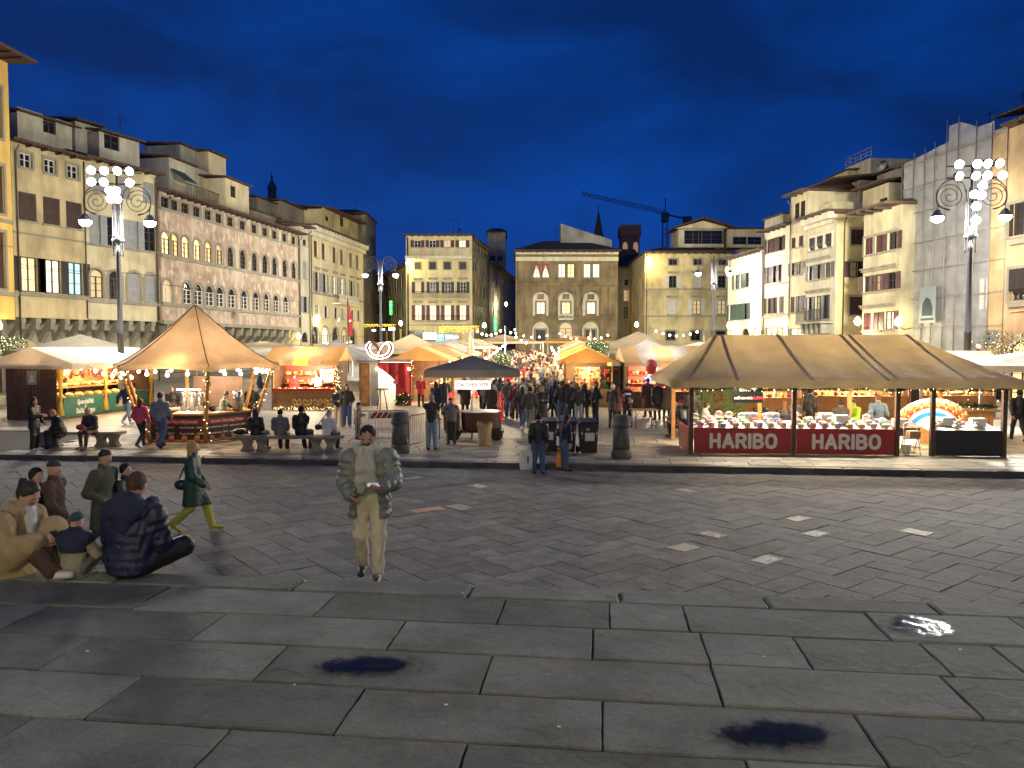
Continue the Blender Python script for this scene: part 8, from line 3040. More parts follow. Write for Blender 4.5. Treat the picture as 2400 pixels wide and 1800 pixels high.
def hair_mesh(key, J, style, h):
	k = ('hair', key, style, h)
	if k in _cache:
		return _cache[k]
	c, f, u = J['head'], J['f'], J['hu']
	sd = np.cross(f, u)
	lo, hi = c - .45, c + .3
	G = Field(lo, hi, h)
	def cutf(a, b, nape):
		def fn(X, Y, Z):
			P = (X - c[0], Y - c[1], Z - c[2])
			pf = sum(P[i] * f[i] for i in range(3)); pu = sum(P[i] * u[i] for i in range(3)); ps = sum(P[i] * sd[i] for i in range(3))
			edge = .006 * np.sin(ps * 120) + .004 * np.sin(ps * 57 + pu * 40)
			line = (pf - a - .62 * (np.maximum(pu, -.03) if nape < -.2 else pu) + .10 * np.clip(.02 - pu, 0, .2) * (b < .06)) / 1.2 + edge
			return np.maximum(line, nape - pu + edge)
		return fn
	if style in ('short', 'long', 'bun', 'pony', 'bob', 'crop'):
		t = .006 if style == 'crop' else .014
		G.ell(c + u * .022 - f * .010, (.076 + t, .093 + t, .104 + t), f, .02, up=u)
		if style == 'long':
			dn = v3(0, 0, -1) * .8 + (-f * .25)
			G.cone(c - f * .045, c - f * .075 - v3(0, 0, .34), .088, .07, .04, (f, 1.5), wr=.006)
			for s in (-1, 1):
				G.cone(c + sd * s * .07, c + sd * s * .095 - v3(0, 0, .28) + f * .02, .032, .03, .03, wr=.004)
		if style == 'bob':
			G.cone(c - f * .03 + u * .02, c - f * .04 - v3(0, 0, .13), .092, .092, .04, (f, 1.2), wr=.006)
		if style == 'bun':
			G.ell(c - f * .1 + u * .07, (.045, .045, .045), f, .02, up=u)
		if style == 'pony':
			G.ell(c - f * .1 + u * .05, (.03, .03, .03), f, .02, up=u)
			G.cone(c - f * .11 + u * .04, c - f * .13 - v3(0, 0, .22), .035, .02, .02)
		XX, YY, ZZ = np.meshgrid(*G.ax, indexing='ij')
		G.F = G.F + .0035 * np.sin(95 * XX + 22 * ZZ + 6 * np.sin(30 * ZZ)) * np.sin(88 * YY + 17 * ZZ) + .0025 * np.sin(160 * XX + 40 * YY)
		G.cut(cutf(.034 if style in ('long', 'bob') else .026, .052, -.5 if style in ('long', 'bob', 'pony') else -.075))
	elif style in ('beanie', 'cap', 'pombeanie'):
		G.ell(c + u * .03 - f * .006, (.090, .107, .115), f, .02, up=u)
		if style == 'pombeanie':
			G.ell(c + u * .15, (.04, .04, .04), f, .02, up=u)
		def fn(X, Y, Z):
			P = (X - c[0], Y - c[1], Z - c[2])
			pf = sum(P[i] * f[i] for i in range(3)); pu = sum(P[i] * u[i] for i in range(3))
			return (.03 + .45 * pf) * 1.0 - pu if style != 'cap' else .045 - pu
		G.cut(fn)
		if style == 'cap':
			G.cone(c + u * .05 + f * .06, c + u * .04 + f * .15, .07, .05, .02, (u, 6))
	elif style == 'hood':
		G.ell(c + u * .0 - f * .03, (.115, .125, .145), f, .02, up=u)
		G.cone(c - f * .05 - u * .06, J['neck'] - f * .04, .10, .11, .05)
		G.cut(cutf(.05, .085, -.26))
	V, Q = G.mesh()
	_cache[k] = np_mesh('hat' if style in ('beanie', 'cap', 'pombeanie') else 'hood' if style == 'hood' else 'hair', V, Q)
	return _cache[k]

def cloth(col, rough=.85):
	key = 'cloth_%02x%02x%02x' % tuple(int(c * 255) for c in col)
	return mat(key, col, rough, noise=.16, nscale=7, bump=.6, bscale=26, detail=7)
SKIN = mat('skin', (.47, .27, .19), .55, noise=.12, nscale=18)
C = {'black': (.012, .012, .014), 'charcoal': (.035, .036, .04), 'grey': (.14, .14, .14), 'lightgrey': (.34, .34, .33), 'navy': (.012, .018, .05), 'blue': (.03, .06, .19), 'jeans': (.06, .10, .19), 'lightjeans': (.20, .27, .36), 'brown': (.07, .04, .025),
	 'tan': (.30, .20, .11), 'beige': (.42, .34, .23), 'cream': (.55, .50, .40), 'white': (.65, .64, .6), 'olive': (.075, .08, .05), 'green': (.012, .045, .035), 'lime': (.28, .45, .03), 'yellowgreen': (.42, .40, .07), 'red': (.38, .02, .02), 'pink': (.55, .08, .14),
	 'purple': (.20, .02, .22), 'burgundy': (.10, .015, .035), 'peach': (.60, .30, .16), 'mustard': (.45, .27, .05), 'teal': (.01, .06, .065), 'sage': (.16, .20, .20), 'rust': (.35, .10, .04), 'greyblue': (.16, .21, .26), 'orange': (.6, .22, .03), 'skyblue': (.22, .36, .45)}
HAIRC = {'black': (.008, .007, .007), 'dark': (.02, .012, .008), 'brown': (.06, .03, .016), 'auburn': (.12, .045, .02), 'blonde': (.36, .23, .10), 'grey': (.25, .24, .23), 'white': (.5, .49, .46)}

def dress(name, me, parent, m):
	o = put(name, me, parent)
	o.material_slots[0].link = 'OBJECT'
	o.material_slots[0].material = m
	return o

def person(loc, face, label, ps, h=1.72, jac=('short', 'black', 0), tro='jeans', shoe='black', hair=('short', 'dark'), res=.026, group=None, key=None, wide=0.0, curl=.45, opening=0.0, palms=(None, None), skin=None):
	"""ps: (pose name, kwargs) cached by key; face in degrees, 0 looks at the camera"""
	kk = (ps[0], tuple(sorted(ps[1].items(), key=lambda q: q[0]))) if key is None else key
	J = pose(ps[0], **ps[1])
	fine = res < .03
	body = put('person', body_mesh(kk, J, res, curl, palms=palms, hands=res < .034), None, loc, rad(face), h / 1.76)
	body.material_slots[0].link = 'OBJECT'
	body.material_slots[0].material = skin or SKIN
	tag(body, label, 'person', group)
	ln = {'short': 0, 'mid': .16, 'coat': .34, 'long': .52}[jac[0]]
	dress('coat' if ln > .2 else 'jacket', jacket_mesh(kk, J, res, ln, jac[2], opening), body, cloth(C[jac[1]] if isinstance(jac[1], str) else jac[1], .55 if jac[2] else .9))
	dress('trousers', trouser_mesh(kk, J, res, wide, not fine), body, cloth(C[tro] if isinstance(tro, str) else tro))
	if fine:
		for n in 'LR':
			dress('shoe', shoe_mesh(kk, J, n, res), body, cloth(C[shoe], .5))
	if hair:
		hm = hair_mesh(kk, J, hair[0], min(res, .022) if fine else .028)
		hat = hair[0] in ('beanie', 'cap', 'pombeanie', 'hood')
		dress('hat' if hair[0] in ('beanie', 'cap', 'pombeanie') else 'hood' if hat else 'hair', hm, body, cloth(C[hair[1]] if hat else HAIRC[hair[1]], .85))
	return body, J

ST = lambda a='down', b='down', **k: ('stand', dict(arms=(a, b), **k))
WK = lambda a='swingb', b='swingf', **k: ('walk', dict(arms=(a, b), **k))
SI = lambda a='lap', b='lap', **k: ('sit', dict(arms=(a, b), **k))
def mk(u, v):
	return on(u, v, ZM)

# ---- the walking man climbing the steps, looking at his phone
step_k = 3
zst = ZP - step_k * ZP / NS
mloc = at(868, 1357, 8.6); mloc.z = zst
man_pose = ('step', dict(arms=((-.02, -.32, -.27), (-.06, -.25, -.38)), nod=.38, lean=.03))
man, J = person(mloc, 0, 'man in pale grey puffer jacket and scarf walking up the steps looking at his phone', man_pose, 1.80, ('mid', (.17, .185, .16), .017), (.50, .45, .33), 'black', ('crop', 'black'), .0125, wide=.004, opening=.115, curl=.8, palms=((0, 0, 1), (.8, 0, .3)), skin=mat('tan_skin', (.36, .20, .14), .55, noise=.12, nscale=18))
man.scale = (man.scale[0] * 1.09, man.scale[1] * 1.09, man.scale[2])
kk = ('step', tuple(sorted(man_pose[1].items(), key=lambda q: q[0])))
# knitted jumper under the open jacket, scarf, beard, eyes
G = Field(*bbox(J, .25), .015)
fl = (J['n'], 1.36)
G.cone(J['pel'] - v3(0, 0, .04), J['chest'], .142, .150, .05, fl, wr=.004).cone(J['chest'], J['neck'], .150, .08, .05, fl)
G.cut(lambda X, Y, Z: J['pel'][2] - .05 - Z)
V, Q = G.mesh()
dress('jumper', np_mesh('jumper', V, Q), man, cloth((.32, .305, .26)))
G = Field(J['neck'] - .35, J['neck'] + .3, .011)
c = J['neck'] + v3(0, -.015, .012)
for i in range(18):
	a0, a1 = 2 * PI * i / 18, 2 * PI * (i + 1) / 18
	G.cone(c + v3(.098 * math.sin(a0), -.098 * math.cos(a0), .012 * math.sin(3 * a0)), c + v3(.098 * math.sin(a1), -.098 * math.cos(a1), .012 * math.sin(3 * a1)), .042, .042, .02, (v3(0, 0, 1), .72), wr=.006)
V, Q = G.mesh()
sc_ = dress('scarf', np_mesh('scarf', V, Q), man, cloth((.40, .39, .35)))
G = Field(J['pel'] - .3, J['neck'] + .25, .012)
for x0, x1, zb in ((.02, .045, .28), (-.05, -.055, .2)):
	P0 = J['neck'] + v3(x0, -.125, .02); P1 = J['chest'] + v3(x1, -.175, .02); P2 = J['pel'] + v3(x1 * 1.2, -.165, zb - .1)
	G.cone(P0, P1, .048, .055, .02, (v3(0, 1, 0), 2.0), wr=.004).cone(P1, P2, .055, .06, .02, (v3(0, 1, 0), 2.2), wr=.004)
V, Q = G.mesh()
dress('scarf_end', np_mesh('scarf_end', V, Q), man, cloth((.36, .35, .32)))
hc, hf, hu_ = J['head'], J['f'], J['hu']; hs = np.cross(hf, hu_)
G = Field(hc - .2, hc + .2, .009)
G.ell(hc - hu_ * .058 + hf * .028, (.064, .076, .072), hf, .02, up=hu_)
def beard_cut(X, Y, Z):
	P = (X - hc[0], Y - hc[1], Z - hc[2]); pf = sum(P[i] * hf[i] for i in range(3)); pu = sum(P[i] * hu_[i] for i in range(3))
	return np.maximum(pu + .03 + .02 * (pf < .05), -.005 - pf)
G.cut(beard_cut)
V, Q = G.mesh()
dress('beard', np_mesh('beard', V, Q), man, cloth(HAIRC['dark'], .6))
for s in (-1, 1):
	e = MB(); e.ball(tuple(hc + hf * .083 + hs * s * .033 + hu_ * .012), .012, 8)
	e.build('eye', mat('eye', (.05, .04, .035), .2), man)
ph = MB().box(-.075, -.006, -.036, .075, .006, .036).build('phone', mat('phone_case', (.42, .42, .36), .4), None)
d_ = J['wrL'] - J['elL']; d_ /= np.linalg.norm(d_)
pw = np.array(J['wrL']) + d_ * .085 + v3(-.01, 0, .035)
ph.location = Matrix.Translation(mloc) @ (Vector(pw) * (1.80 / 1.76))
ph.rotation_euler = (rad(-65), 0, .15)
MB().box(-.068, -.0085, -.03, .068, -.0062, .03).build('screen', emit('phone_screen', (.8, .9, 1), .35), ph)
tag(ph, 'pale phone held in the walking man\'s hand', 'phone')

# ---- the family sitting on the platform edge
fl0 = on(26, 1340, ZP)
mo, J = person(fl0, 78, 'woman with dark tied hair in a beige wool coat sitting sideways with a phone', ('ground', dict(arms=((-.10, -.30, -.20), (-.12, -.30, -.20)), lean=.28, nod=.45)), 1.74, ('coat', (.36, .26, .14), 0), 'brown', 'white', ('bun', 'dark'), .014, curl=.8, wide=.02)
G = Field(J['neck'] - .3, J['neck'] + .3, .016)
for i in range(14):
	a0, a1 = 2 * PI * i / 14, 2 * PI * (i + 1) / 14
	c = J['neck'] + v3(0, .02, .02)
	G.cone(c + v3(.10 * math.sin(a0), -.09 * math.cos(a0), .03 * math.cos(a0) * -1), c + v3(.10 * math.sin(a1), -.09 * math.cos(a1), .03 * math.cos(a1) * -1), .045, .045, .02, wr=.005)
V, Q = G.mesh()
dress('hood', np_mesh('hood', V, Q), mo, cloth((.38, .29, .17)))
G = Field(J['neck'] - .4, J['neck'] + .3, .014)
G.cone(J['neck'] + v3(0, -.09, .01), J['chest'] + v3(0, -.17, -.02), .06, .055, .03, (v3(0, 1, 0), 1.5), wr=.005)
V, Q = G.mesh()
dress('scarf', np_mesh('scarf', V, Q), mo, cloth((.5, .52, .52)))
hp = MB().box(-.036, -.005, -.074, .036, .005, .074).build('phone', M_black, None)
hp.location = Matrix.Translation(fl0) @ Matrix.Rotation(rad(78), 4, 'Z') @ (Vector((J['wrL'] + J['wrR']) / 2 + v3(0, -.1, .03)))
hp.rotation_euler = (rad(-50), 0, rad(78))
tag(hp, 'dark phone in the hands of the woman in beige', 'phone')
hm = Matrix.Translation(fl0) @ Matrix.Rotation(rad(78), 4, 'Z')
fl2 = on(172, 1350, ZP)
ch, J = person(fl2, 168, 'small child in teal beanie and navy and cream jacket sitting on the ground', ('ground', dict(arms=('lap', 'knee'), lean=.1, nod=.2)), 1.12, ('mid', (.30, .27, .19), 0), 'grey', 'grey', ('beanie', 'teal'), .017, wide=.02)
G = Field(*bbox(J, .3), .018)
fl = (J['n'], 1.3)
G.cone(J['chest'] + v3(0, 0, .02), J['neck'] - v3(0, 0, .02), .225, .14, .05, fl).cone(J['shL'], J['shR'], .112, .112, .05)
G.cut(lambda X, Y, Z: J['chest'][2] - .06 - Z)
V, Q = G.mesh()
dress('jacket_yoke', np_mesh('jacket_yoke', V, Q), ch, cloth(C['navy']))
fl3 = on(304, 1352, ZP)
fa, J = person(fl3, 176, 'broad man in a navy hooded puffer jacket sitting cross legged seen from behind', ('crossed', dict(arms=('knee', 'lap'), lean=.18, nod=.25)), 1.86, ('short', (.010, .015, .045), .016), 'black', 'black', ('crop', 'brown'), .016, wide=.02)
G = Field(J['neck'] - .4, J['neck'] + .35, .016)
for i in range(11):
	a0, a1 = PI * (-.15 + 1.3 * i / 11), PI * (-.15 + 1.3 * (i + 1) / 11)
	c = J['neck'] + v3(0, .03, .0)
	G.cone(c + v3(.17 * math.cos(a0), .12 * math.sin(a0), -.05 * math.sin(a0)), c + v3(.17 * math.cos(a1), .12 * math.sin(a1), -.05 * math.sin(a1)), .058, .058, .03, wr=.006)
G.cone(J['neck'] + v3(0, .12, .0), J['chest'] + v3(0, .14, .04), .15, .07, .05, (v3(0, 1, 0), 1.9))
V, Q = G.mesh()
dress('hood', np_mesh('hood', V, Q), fa, cloth((.014, .018, .05), .6))

# ---- passers-by on the road
def rdp(u, v):
	return on(u, v, 0)
person(rdp(132, 1345), 95, 'elderly man in flat cap and brown coat passing behind the sitting woman', WK(), 1.70, ('coat', 'brown', 0), 'black', 'black', ('cap', 'charcoal'), .022)
person(rdp(92, 1352), 70, 'dark haired woman in black passing behind the sitting woman', WK('pocket', 'pocket'), 1.62, ('coat', 'black', 0), 'black', 'black', ('bob', 'black'), .022)
person(rdp(248, 1312), 80, 'man in olive parka and black beanie walking behind the child', WK('pocket', 'pocket', nod=.2), 1.76, ('coat', 'olive', 0), 'jeans', 'grey', ('beanie', 'black'), .022, opening=0)
person(rdp(298, 1300), 85, 'boy with dark hair and black jacket beside the man in the olive parka', WK(), 1.50, ('short', 'black', 0), 'black', 'black', ('short', 'black'), .022)
person(rdp(455, 1246), 95, 'woman in dark green coat and yellow trousers striding across the road', WK('mid', 'swingf'), 1.66, ('coat', 'green', .006), 'yellowgreen', 'yellowgreen', ('long', 'blonde'), .02, wide=.012)
hb = MB(); hb.ball((0, 0, 0), .13, 10, .8)
o = hb.build('shoulder_bag', mat('dark_teal_leather', (.012, .035, .035), .4), None, rdp(455, 1246) + Vector((-.24, .08, .84)))
MB().tube(catmull([(-.05, 0, .08), (.1, -.08, .35), (.25, -.1, .55)], 5), .012, 5).build('strap', M_black, o)
tag(o, 'dark green bag at the striding woman\'s hip', 'bag')
rp_ = on(2415, 1330, ZP)
pe_ = at(2412, 1296, 8.3)
person(Vector((pe_.x + .52, pe_.y, ZP - 3 * ZP / NS)), -90, 'person in a beige knit hat leaning in at the right edge', ('stand', dict(arms=('swingb', 'swingb'), lean=.95)), 1.45, ('short', 'beige', 0), 'grey', 'grey', ('beanie', 'beige'), .024)

# couple at the kerb
cp_ = rdp(1262, 1111)
person(cp_, 175, 'man in black jacket and jeans at the kerb carrying a white bag', ST('down', 'down', nod=.1), 1.62, ('short', 'black', 0), 'jeans', 'navy', ('short', 'black'), .022, wide=.012)
person(rdp(1322, 1104), 120, 'girl in navy jacket and flared jeans looking down beside the bins', ST('pocket', 'down', nod=.5, lean=.08), 1.55, ('short', 'navy', 0), 'jeans', 'black', ('long', 'brown'), .022, wide=.012)
def carry_bag(loc, w, hh, d, m, label, name='shopping_bag', seed=1, rz=0.0):
	q = MB(); R = random.Random(seed)
	vs, fs = [], []
	rows = [(.9, 0), (1.0, .3), (.98, .65), (.86, 1.0)]
	for k_, z in rows:
		for j in range(12):
			an = 2 * PI * j / 12
			cx, cy = math.cos(an), math.sin(an)
			m_ = max(abs(cx), abs(cy)) ** .75
			vs.append((cx / m_ * w / 2 * k_ * (1 + R.uniform(-.05, .05)), cy / m_ * d / 2 * k_ * (1 + R.uniform(-.1, .1)), z * hh + (R.uniform(-.02, .02) if z == 1 else 0)))
	for i in range(3):
		for j in range(12):
			fs.append((i * 12 + j, i * 12 + (j + 1) % 12, (i + 1) * 12 + (j + 1) % 12, (i + 1) * 12 + j))
	fs.append(tuple(range(11, -1, -1)))
	q.add(vs, fs)
	o = q.build(name, m, None, loc, rz)
	for s in (-1, 1):
		MB().tube(catmull([(-w * .22, s * d * .3, hh * .98), (-w * .12, s * .02, hh + .13), (w * .12, s * .02, hh + .13), (w * .22, s * d * .3, hh * .98)], 4), .009, 5).build('handle', m, o)
	return tag(o, label, 'bag')
cb_ = carry_bag(cp_ + Vector((-.30, .0, .12)), .40, .48, .16, mat('white_bag', (.55, .55, .5), .6), 'big white carrier bag held by the man in black', rz=.3)
MB().box(-.02, -.085, .18, .02, -.078, .36).build('print', M_black, cb_)
carry_bag(rdp(1311, 1104) + Vector((-.02, -.08, .12)), .15, .36, .12, mat('orange_bag', (.55, .20, .02), .5), 'orange carrier bag held by the girl', seed=4)

# ---- around the left bench
person(mk(82, 1056), 90, 'woman with long dark hair and white shoes standing by the left bench', ST('mid', 'phone'), 1.66, ('mid', 'black', 0), 'black', 'white', ('long', 'dark'), .024, wide=.015)
person(mk(141, 1050) + Vector((0, .1, 0)), -40, 'blonde woman in black puffer sitting bent over on the left bench', SI('waist', 'waist', lean=.35, nod=.5, seat=.49), 1.62, ('mid', 'black', .012), 'black', 'black', ('bob', 'blonde'), .024, wide=.012)
person(mk(214, 1050) + Vector((0, .1, 0)), -10, 'grey haired man in dark jacket sitting on the left bench with a red bag', SI('waist', 'lap', lean=.25, nod=.45, seat=.49), 1.66, ('short', 'charcoal', 0), 'brown', 'grey', ('short', 'grey'), .024)
o = MB().ball((0, 0, 0), .14, 10, .7).build('handbag', mat('red_leather', (.22, .015, .02), .4), None, mk(201, 1050) + Vector((-.04, -.18, .68)))
MB().tube(catmull([(0, 0, .08), (.12, -.03, .3), (.22, .05, .5)], 5), .012, 5).build('strap', mat('red_leather', (.22, .015, .02), .4), o)
tag(o, 'dark red handbag on the sitting man\'s lap', 'bag')
person(mk(156, 972), 130, 'woman in black with pale hair at the delicatessen counter', ST('reach', 'down'), 1.75, ('long', 'black', 0), 'black', 'black', ('long', 'brown'), .028)
carry_bag(mk(167, 970) + Vector((.25, -.1, .35)), .4, .55, .18, mat('blue_bag', (.02, .03, .22), .5), 'bright blue bag hanging at the delicatessen customer\'s side', seed=6)
person(mk(298, 995), 165, 'man in navy jacket and light jeans walking towards the drinks stall', WK('swingb', 'pocket'), 1.76, ('short', 'navy', 0), 'lightjeans', 'white', ('short', 'brown'), .026)
person(mk(331, 1049), 170, 'woman in pink jumper and black trousers walking away', WK('mid', 'mid'), 1.60, ('short', 'pink', 0), 'black', 'burgundy', ('long', 'auburn'), .024)
person(mk(378, 1050), 178, 'man in grey blue shirt and jeans walking beside the woman in pink', WK('mid', 'swingf'), 1.80, ('short', 'greyblue', 0), 'jeans', 'black', ('short', 'brown'), .024, wide=.01)
# inside and behind the drinks stall
for i, (dx, dy, f, c_, ht, lb) in enumerate(((-1.9, 2.4, 10, 'black', 1.72, 'man in black with open collar behind the drinks stall, leftmost'), (-1.2, 2.3, -15, 'charcoal', 1.7, 'person in charcoal coat behind the drinks stall urns'), (-.5, 2.5, 20, 'black', 1.66, 'person in black jacket with strap behind the drinks stall'), (1.1, 2.4, 0, 'black', 1.8, 'tall person in black at the back board of the drinks stall'))):
	person(HX + Vector((dx, dy, 0)), f, lb, ST('pocket', 'waist'), ht, ('mid', c_, 0), 'black', 'black', (['short', 'beanie', 'bob', 'short'][i], ['dark', 'black', 'dark', 'brown'][i]), .028)
person(HX + Vector((.95, -.2, 0)), 100, 'vendor in pale blue hooded jacket serving in the drinks stall', ST('reach', 'waist', nod=.4, lean=.2), 1.68, ('short', 'sage', 0), 'black', 'black', ('short', 'dark'), .026)
# bench two, four backs
bz = (on(556, 1057, ZM) + on(800, 1058, ZM)) / 2
seats = [(600, 'woman with long dark hair in black, leftmost on the long bench', ('mid', 'black', 0), ('long', 'dark'), SI('lap', 'lap', seat=.5), 'black'), (657, 'woman in grey padded vest with hood on the long bench', ('short', 'grey', .012), ('bun', 'black'), SI('lap', 'lap', seat=.5, nod=.3), 'black'),
		 (706, 'man in black hooded coat lifting a phone on the long bench', ('short', 'black', .01), ('short', 'black'), SI('lap', 'face', seat=.5, nod=.2), 'charcoal'), (768, 'white haired woman in white jacket, rightmost on the long bench', ('mid', 'white', 0), ('bob', 'white'), SI('lap', 'lap', seat=.5, lean=.15, nod=.2), 'black')]
for i, (u, lb, jc, hr, ps, tr_) in enumerate(seats):
	p = on(u, 1057, ZM)
	person(Vector((p.x, bz.y + .06, ZM)), [165, -178, 170, 160][i], lb, ps, [1.66, 1.62, 1.74, 1.6][i], jc, tr_, 'black', hr, .022, wide=.012)
o = MB().ball((0, 0, 0), .12, 10, .75).build('crossbody_bag', mat('black_leather', (.012, .012, .012), .4), None, Vector((on(752, 1057, ZM).x, bz.y - .2, ZM + .76)))
MB().tube(catmull([(.0, 0, .08), (.12, .0, .25), (.3, .1, .5)], 5), .012, 5).build('strap', M_black, o)
tag(o, 'black crossbody bag on the white jacket', 'bag')
o = MB().ball((0, 0, .1), .2, 10, .5).build('soft_bag', mat('black_leather', (.012, .012, .012), .4), None, Vector((on(563, 1057, ZM).x, bz.y + .05, ZM + .495)))
tag(o, 'black soft bag lying on the left end of the long bench', 'bag')
person(mk(793, 1000), 20, 'boy in navy jacket and pale trousers right of the long bench', ST('pocket', 'phone', nod=.4), 1.58, ('short', 'navy', 0), 'beige', 'grey', ('short', 'black'), .026)
person(mk(813, 1001), 15, 'woman in black with dark headscarf beside the boy', ST('pocket', 'down'), 1.72, ('short', 'black', 0), 'blue', 'grey', ('hood', 'black'), .026, wide=.02)
person(mk(838, 1030), 80, 'child in grey coat looking at a phone behind the barrier', ST('phone', 'phone', nod=.5), 1.30, ('mid', 'grey', .01), 'black', 'black', ('short', 'black'), .026)
# round the chestnut cart
person(mk(1012, 1055), 178, 'man in black jacket and pale jeans raising both hands to take a photo', ST('face', 'face'), 1.74, ('short', 'black', 0), 'lightjeans', 'black', ('short', 'grey'), .024, wide=.012)
person(mk(1062, 1042) + Vector((-.05, -.1, 0)), 195, 'chestnut seller in grey padded vest bending to the vat', ST('reach', 'reach', lean=.15, nod=.3), 1.56, ('short', 'grey', .014), 'black', 'black', ('beanie', 'black'), .024)
person(mk(987, 957), 175, 'woman in red dress jacket with long blonde hair at the red panel', ST('waist', 'waist'), 1.75, ('mid', 'red', 0), 'black', 'black', ('long', 'blonde'), .03)
person(mk(1022, 985), 160, 'woman in dark coat with wavy hair left of the chestnut sign', ST('phone', 'down'), 1.70, ('coat', 'navy', 0), 'black', 'black', ('long', 'brown'), .028)
person(mk(1042, 972), 20, 'person in black under the parasol left of the pole', ST('pocket', 'down'), 1.76, ('coat', 'charcoal', 0), 'black', 'black', ('short', 'black'), .03)
person(mk(1090, 975), 170, 'person in dark brown coat behind the chestnut sign', ST('pocket', 'down'), 1.74, ('coat', 'brown', 0), 'black', 'black', ('short', 'dark'), .03)
person(mk(1132, 978), -20, 'man in grey and black jacket right of the chestnut sign', WK(), 1.74, ('short', 'charcoal', 0), 'black', 'black', ('short', 'dark'), .028)
person(mk(1150, 985), 175, 'woman in brown shaggy jacket walking away with a black bag', WK('down', 'down'), 1.60, ('mid', 'brown', .02), 'black', 'black', ('long', 'dark'), .028)
carry_bag(mk(1153, 984) + Vector((.0, -.25, .22)), .5, .42, .16, M_black, 'black shopping bag of the woman in the shaggy jacket', seed=9)
person(mk(1193, 980), 178, 'woman in bright purple puffer jacket seen from behind', WK('down', 'mid'), 1.68, ('short', 'purple', .014), 'charcoal', 'grey', ('bun', 'black'), .026, wide=.02)
carry_bag(mk(1178, 976) + Vector((-.1, -.1, .3)), .55, .42, .18, M_black, 'black tote bag held beside the purple jacket', seed=10)
person(mk(1172, 968), 170, 'woman in long black coat left of the purple jacket', ST(), 1.74, ('long', 'black', 0), 'black', 'black', ('long', 'dark'), .028)
person(mk(1207, 955), 178, 'person in peach puffer with cream hat in the aisle', WK('mid', 'mid'), 1.74, ('short', 'peach', .016), 'lightjeans', 'white', ('beanie', 'cream'), .028)
person(mk(1224, 1008), 165, 'person in dark jacket and jeans walking with white trainers', WK(), 1.70, ('short', 'charcoal', 0), 'jeans', 'white', ('long', 'dark'), .026)
person(mk(1242, 1012), 170, 'young man in grey jacket and jeans walking beside the dark jacket', WK('mid', 'mid'), 1.74, ('short', (.055, .06, .065), 0), 'grey', 'white', ('short', 'black'), .026)
person(mk(1270, 1002), 5, 'woman in long dark puffer with fur hood reading her phone', ST('phone', 'phone', nod=.4), 1.66, ('long', 'black', .014), 'brown', 'black', ('hood', 'tan'), .024)
person(mk(1268, 968), 160, 'person in black beanie and striped scarf in the crowd', ST(), 1.76, ('mid', 'black', .01), 'black', 'black', ('beanie', 'black'), .03)
person(mk(1300, 978), 180, 'person in black hooded jacket from behind, left of the dark group', ST(), 1.72, ('mid', 'black', 0), 'black', 'black', ('hood', 'black'), .028)
for i, (u, v, f, lb, jc, tr_, hr, ht) in enumerate(((1317, 992, 175, 'man in black leather jacket and jeans, left of the dark group', ('short', 'black', 0), 'jeans', ('short', 'brown'), 1.78), (1340, 993, 10, 'man in dark coat facing the others in the dark group', ('mid', 'charcoal', 0), 'navy', ('short', 'dark'), 1.76), (1356, 996, 170, 'boy in dark jacket and pale jeans in the dark group', ('short', 'black', 0), 'lightjeans', ('short', 'auburn'), 1.6),
													 (1370, 993, 185, 'woman in black coat and brown trousers with long hair in the dark group', ('mid', 'black', 0), 'brown', ('long', 'dark'), 1.70), (1396, 993, -60, 'woman in black jacket with pale collar, right of the dark group', ('mid', 'black', 0), 'black', ('long', 'auburn'), 1.78))):
	person(mk(u, v), f, lb, ST('pocket', 'down' if i % 2 else 'waist'), ht, jc, tr_, 'black', hr, .026)
person(mk(1325, 965), 170, 'person in coral jacket queuing at the first right hut', ST(), 1.70, ('short', 'rust', .01), 'black', 'black', ('short', 'blonde'), .03)
person(mk(1345, 962), 170, 'person in tan coat queuing at the first right hut', ST(), 1.72, ('coat', 'tan', 0), 'black', 'black', ('short', 'blonde'), .03)
person(mk(1436, 1004), 150, 'person in black with white knit hat by the bollard', ST('waist', 'waist'), 1.74, ('mid', 'black', 0), 'black', 'black', ('beanie', 'white'), .026)
person(mk(1446, 1004), 175, 'woman in burgundy quilted jacket by the bollard', ST('waist', 'reach'), 1.64, ('mid', 'burgundy', .014), 'black', 'black', ('bob', 'auburn'), .024)
mj, J = person(mk(1469, 1000), 10, 'man in navy white and red jacket holding a white cup by the folding table', ST('waist', 'phone', nod=.2), 1.74, ('short', 'navy', 0), 'black', 'black', ('short', 'dark'), .024)
G = Field(*bbox(J, .3), .022)
G.cone(J['chest'] + v3(0, 0, .10), J['chest'] + v3(0, 0, .06), .182, .186, .03, (J['n'], 1.34))
G.cut(lambda X, Y, Z: np.maximum(Y - J['chest'][1] + .05, np.abs(Z - J['chest'][2] - .07) - .05))
V, Q = G.mesh()
dress('white_band', np_mesh('white_band', V, Q), mj, cloth(C['white']))
o = MB().lathe([(.03, 0), (.042, .12)], 10).build('paper_cup', M_whitep, None, mk(1484, 1000) + Vector((-.12, -.42, .98)))
tag(o, 'white paper cup held by the man in the navy white and red jacket', 'cup')
person(mk(1518, 978), 185, 'person in long brown coat at the ornament stall', ST(), 1.80, ('long', 'brown', 0), 'brown', 'black', ('short', 'brown'), .026)
person(mk(1540, 985), 200, 'person in black jacket beside the long brown coat', ST(), 1.74, ('mid', 'black', 0), 'black', 'black', ('short', 'grey'), .026)
person(mk(1562, 985), 150, 'person in beige coat beside the ornament stall', ST(), 1.70, ('coat', 'tan', 0), 'grey', 'grey', ('pombeanie', 'cream'), .028)
rb_ = mk(1584, 1024)
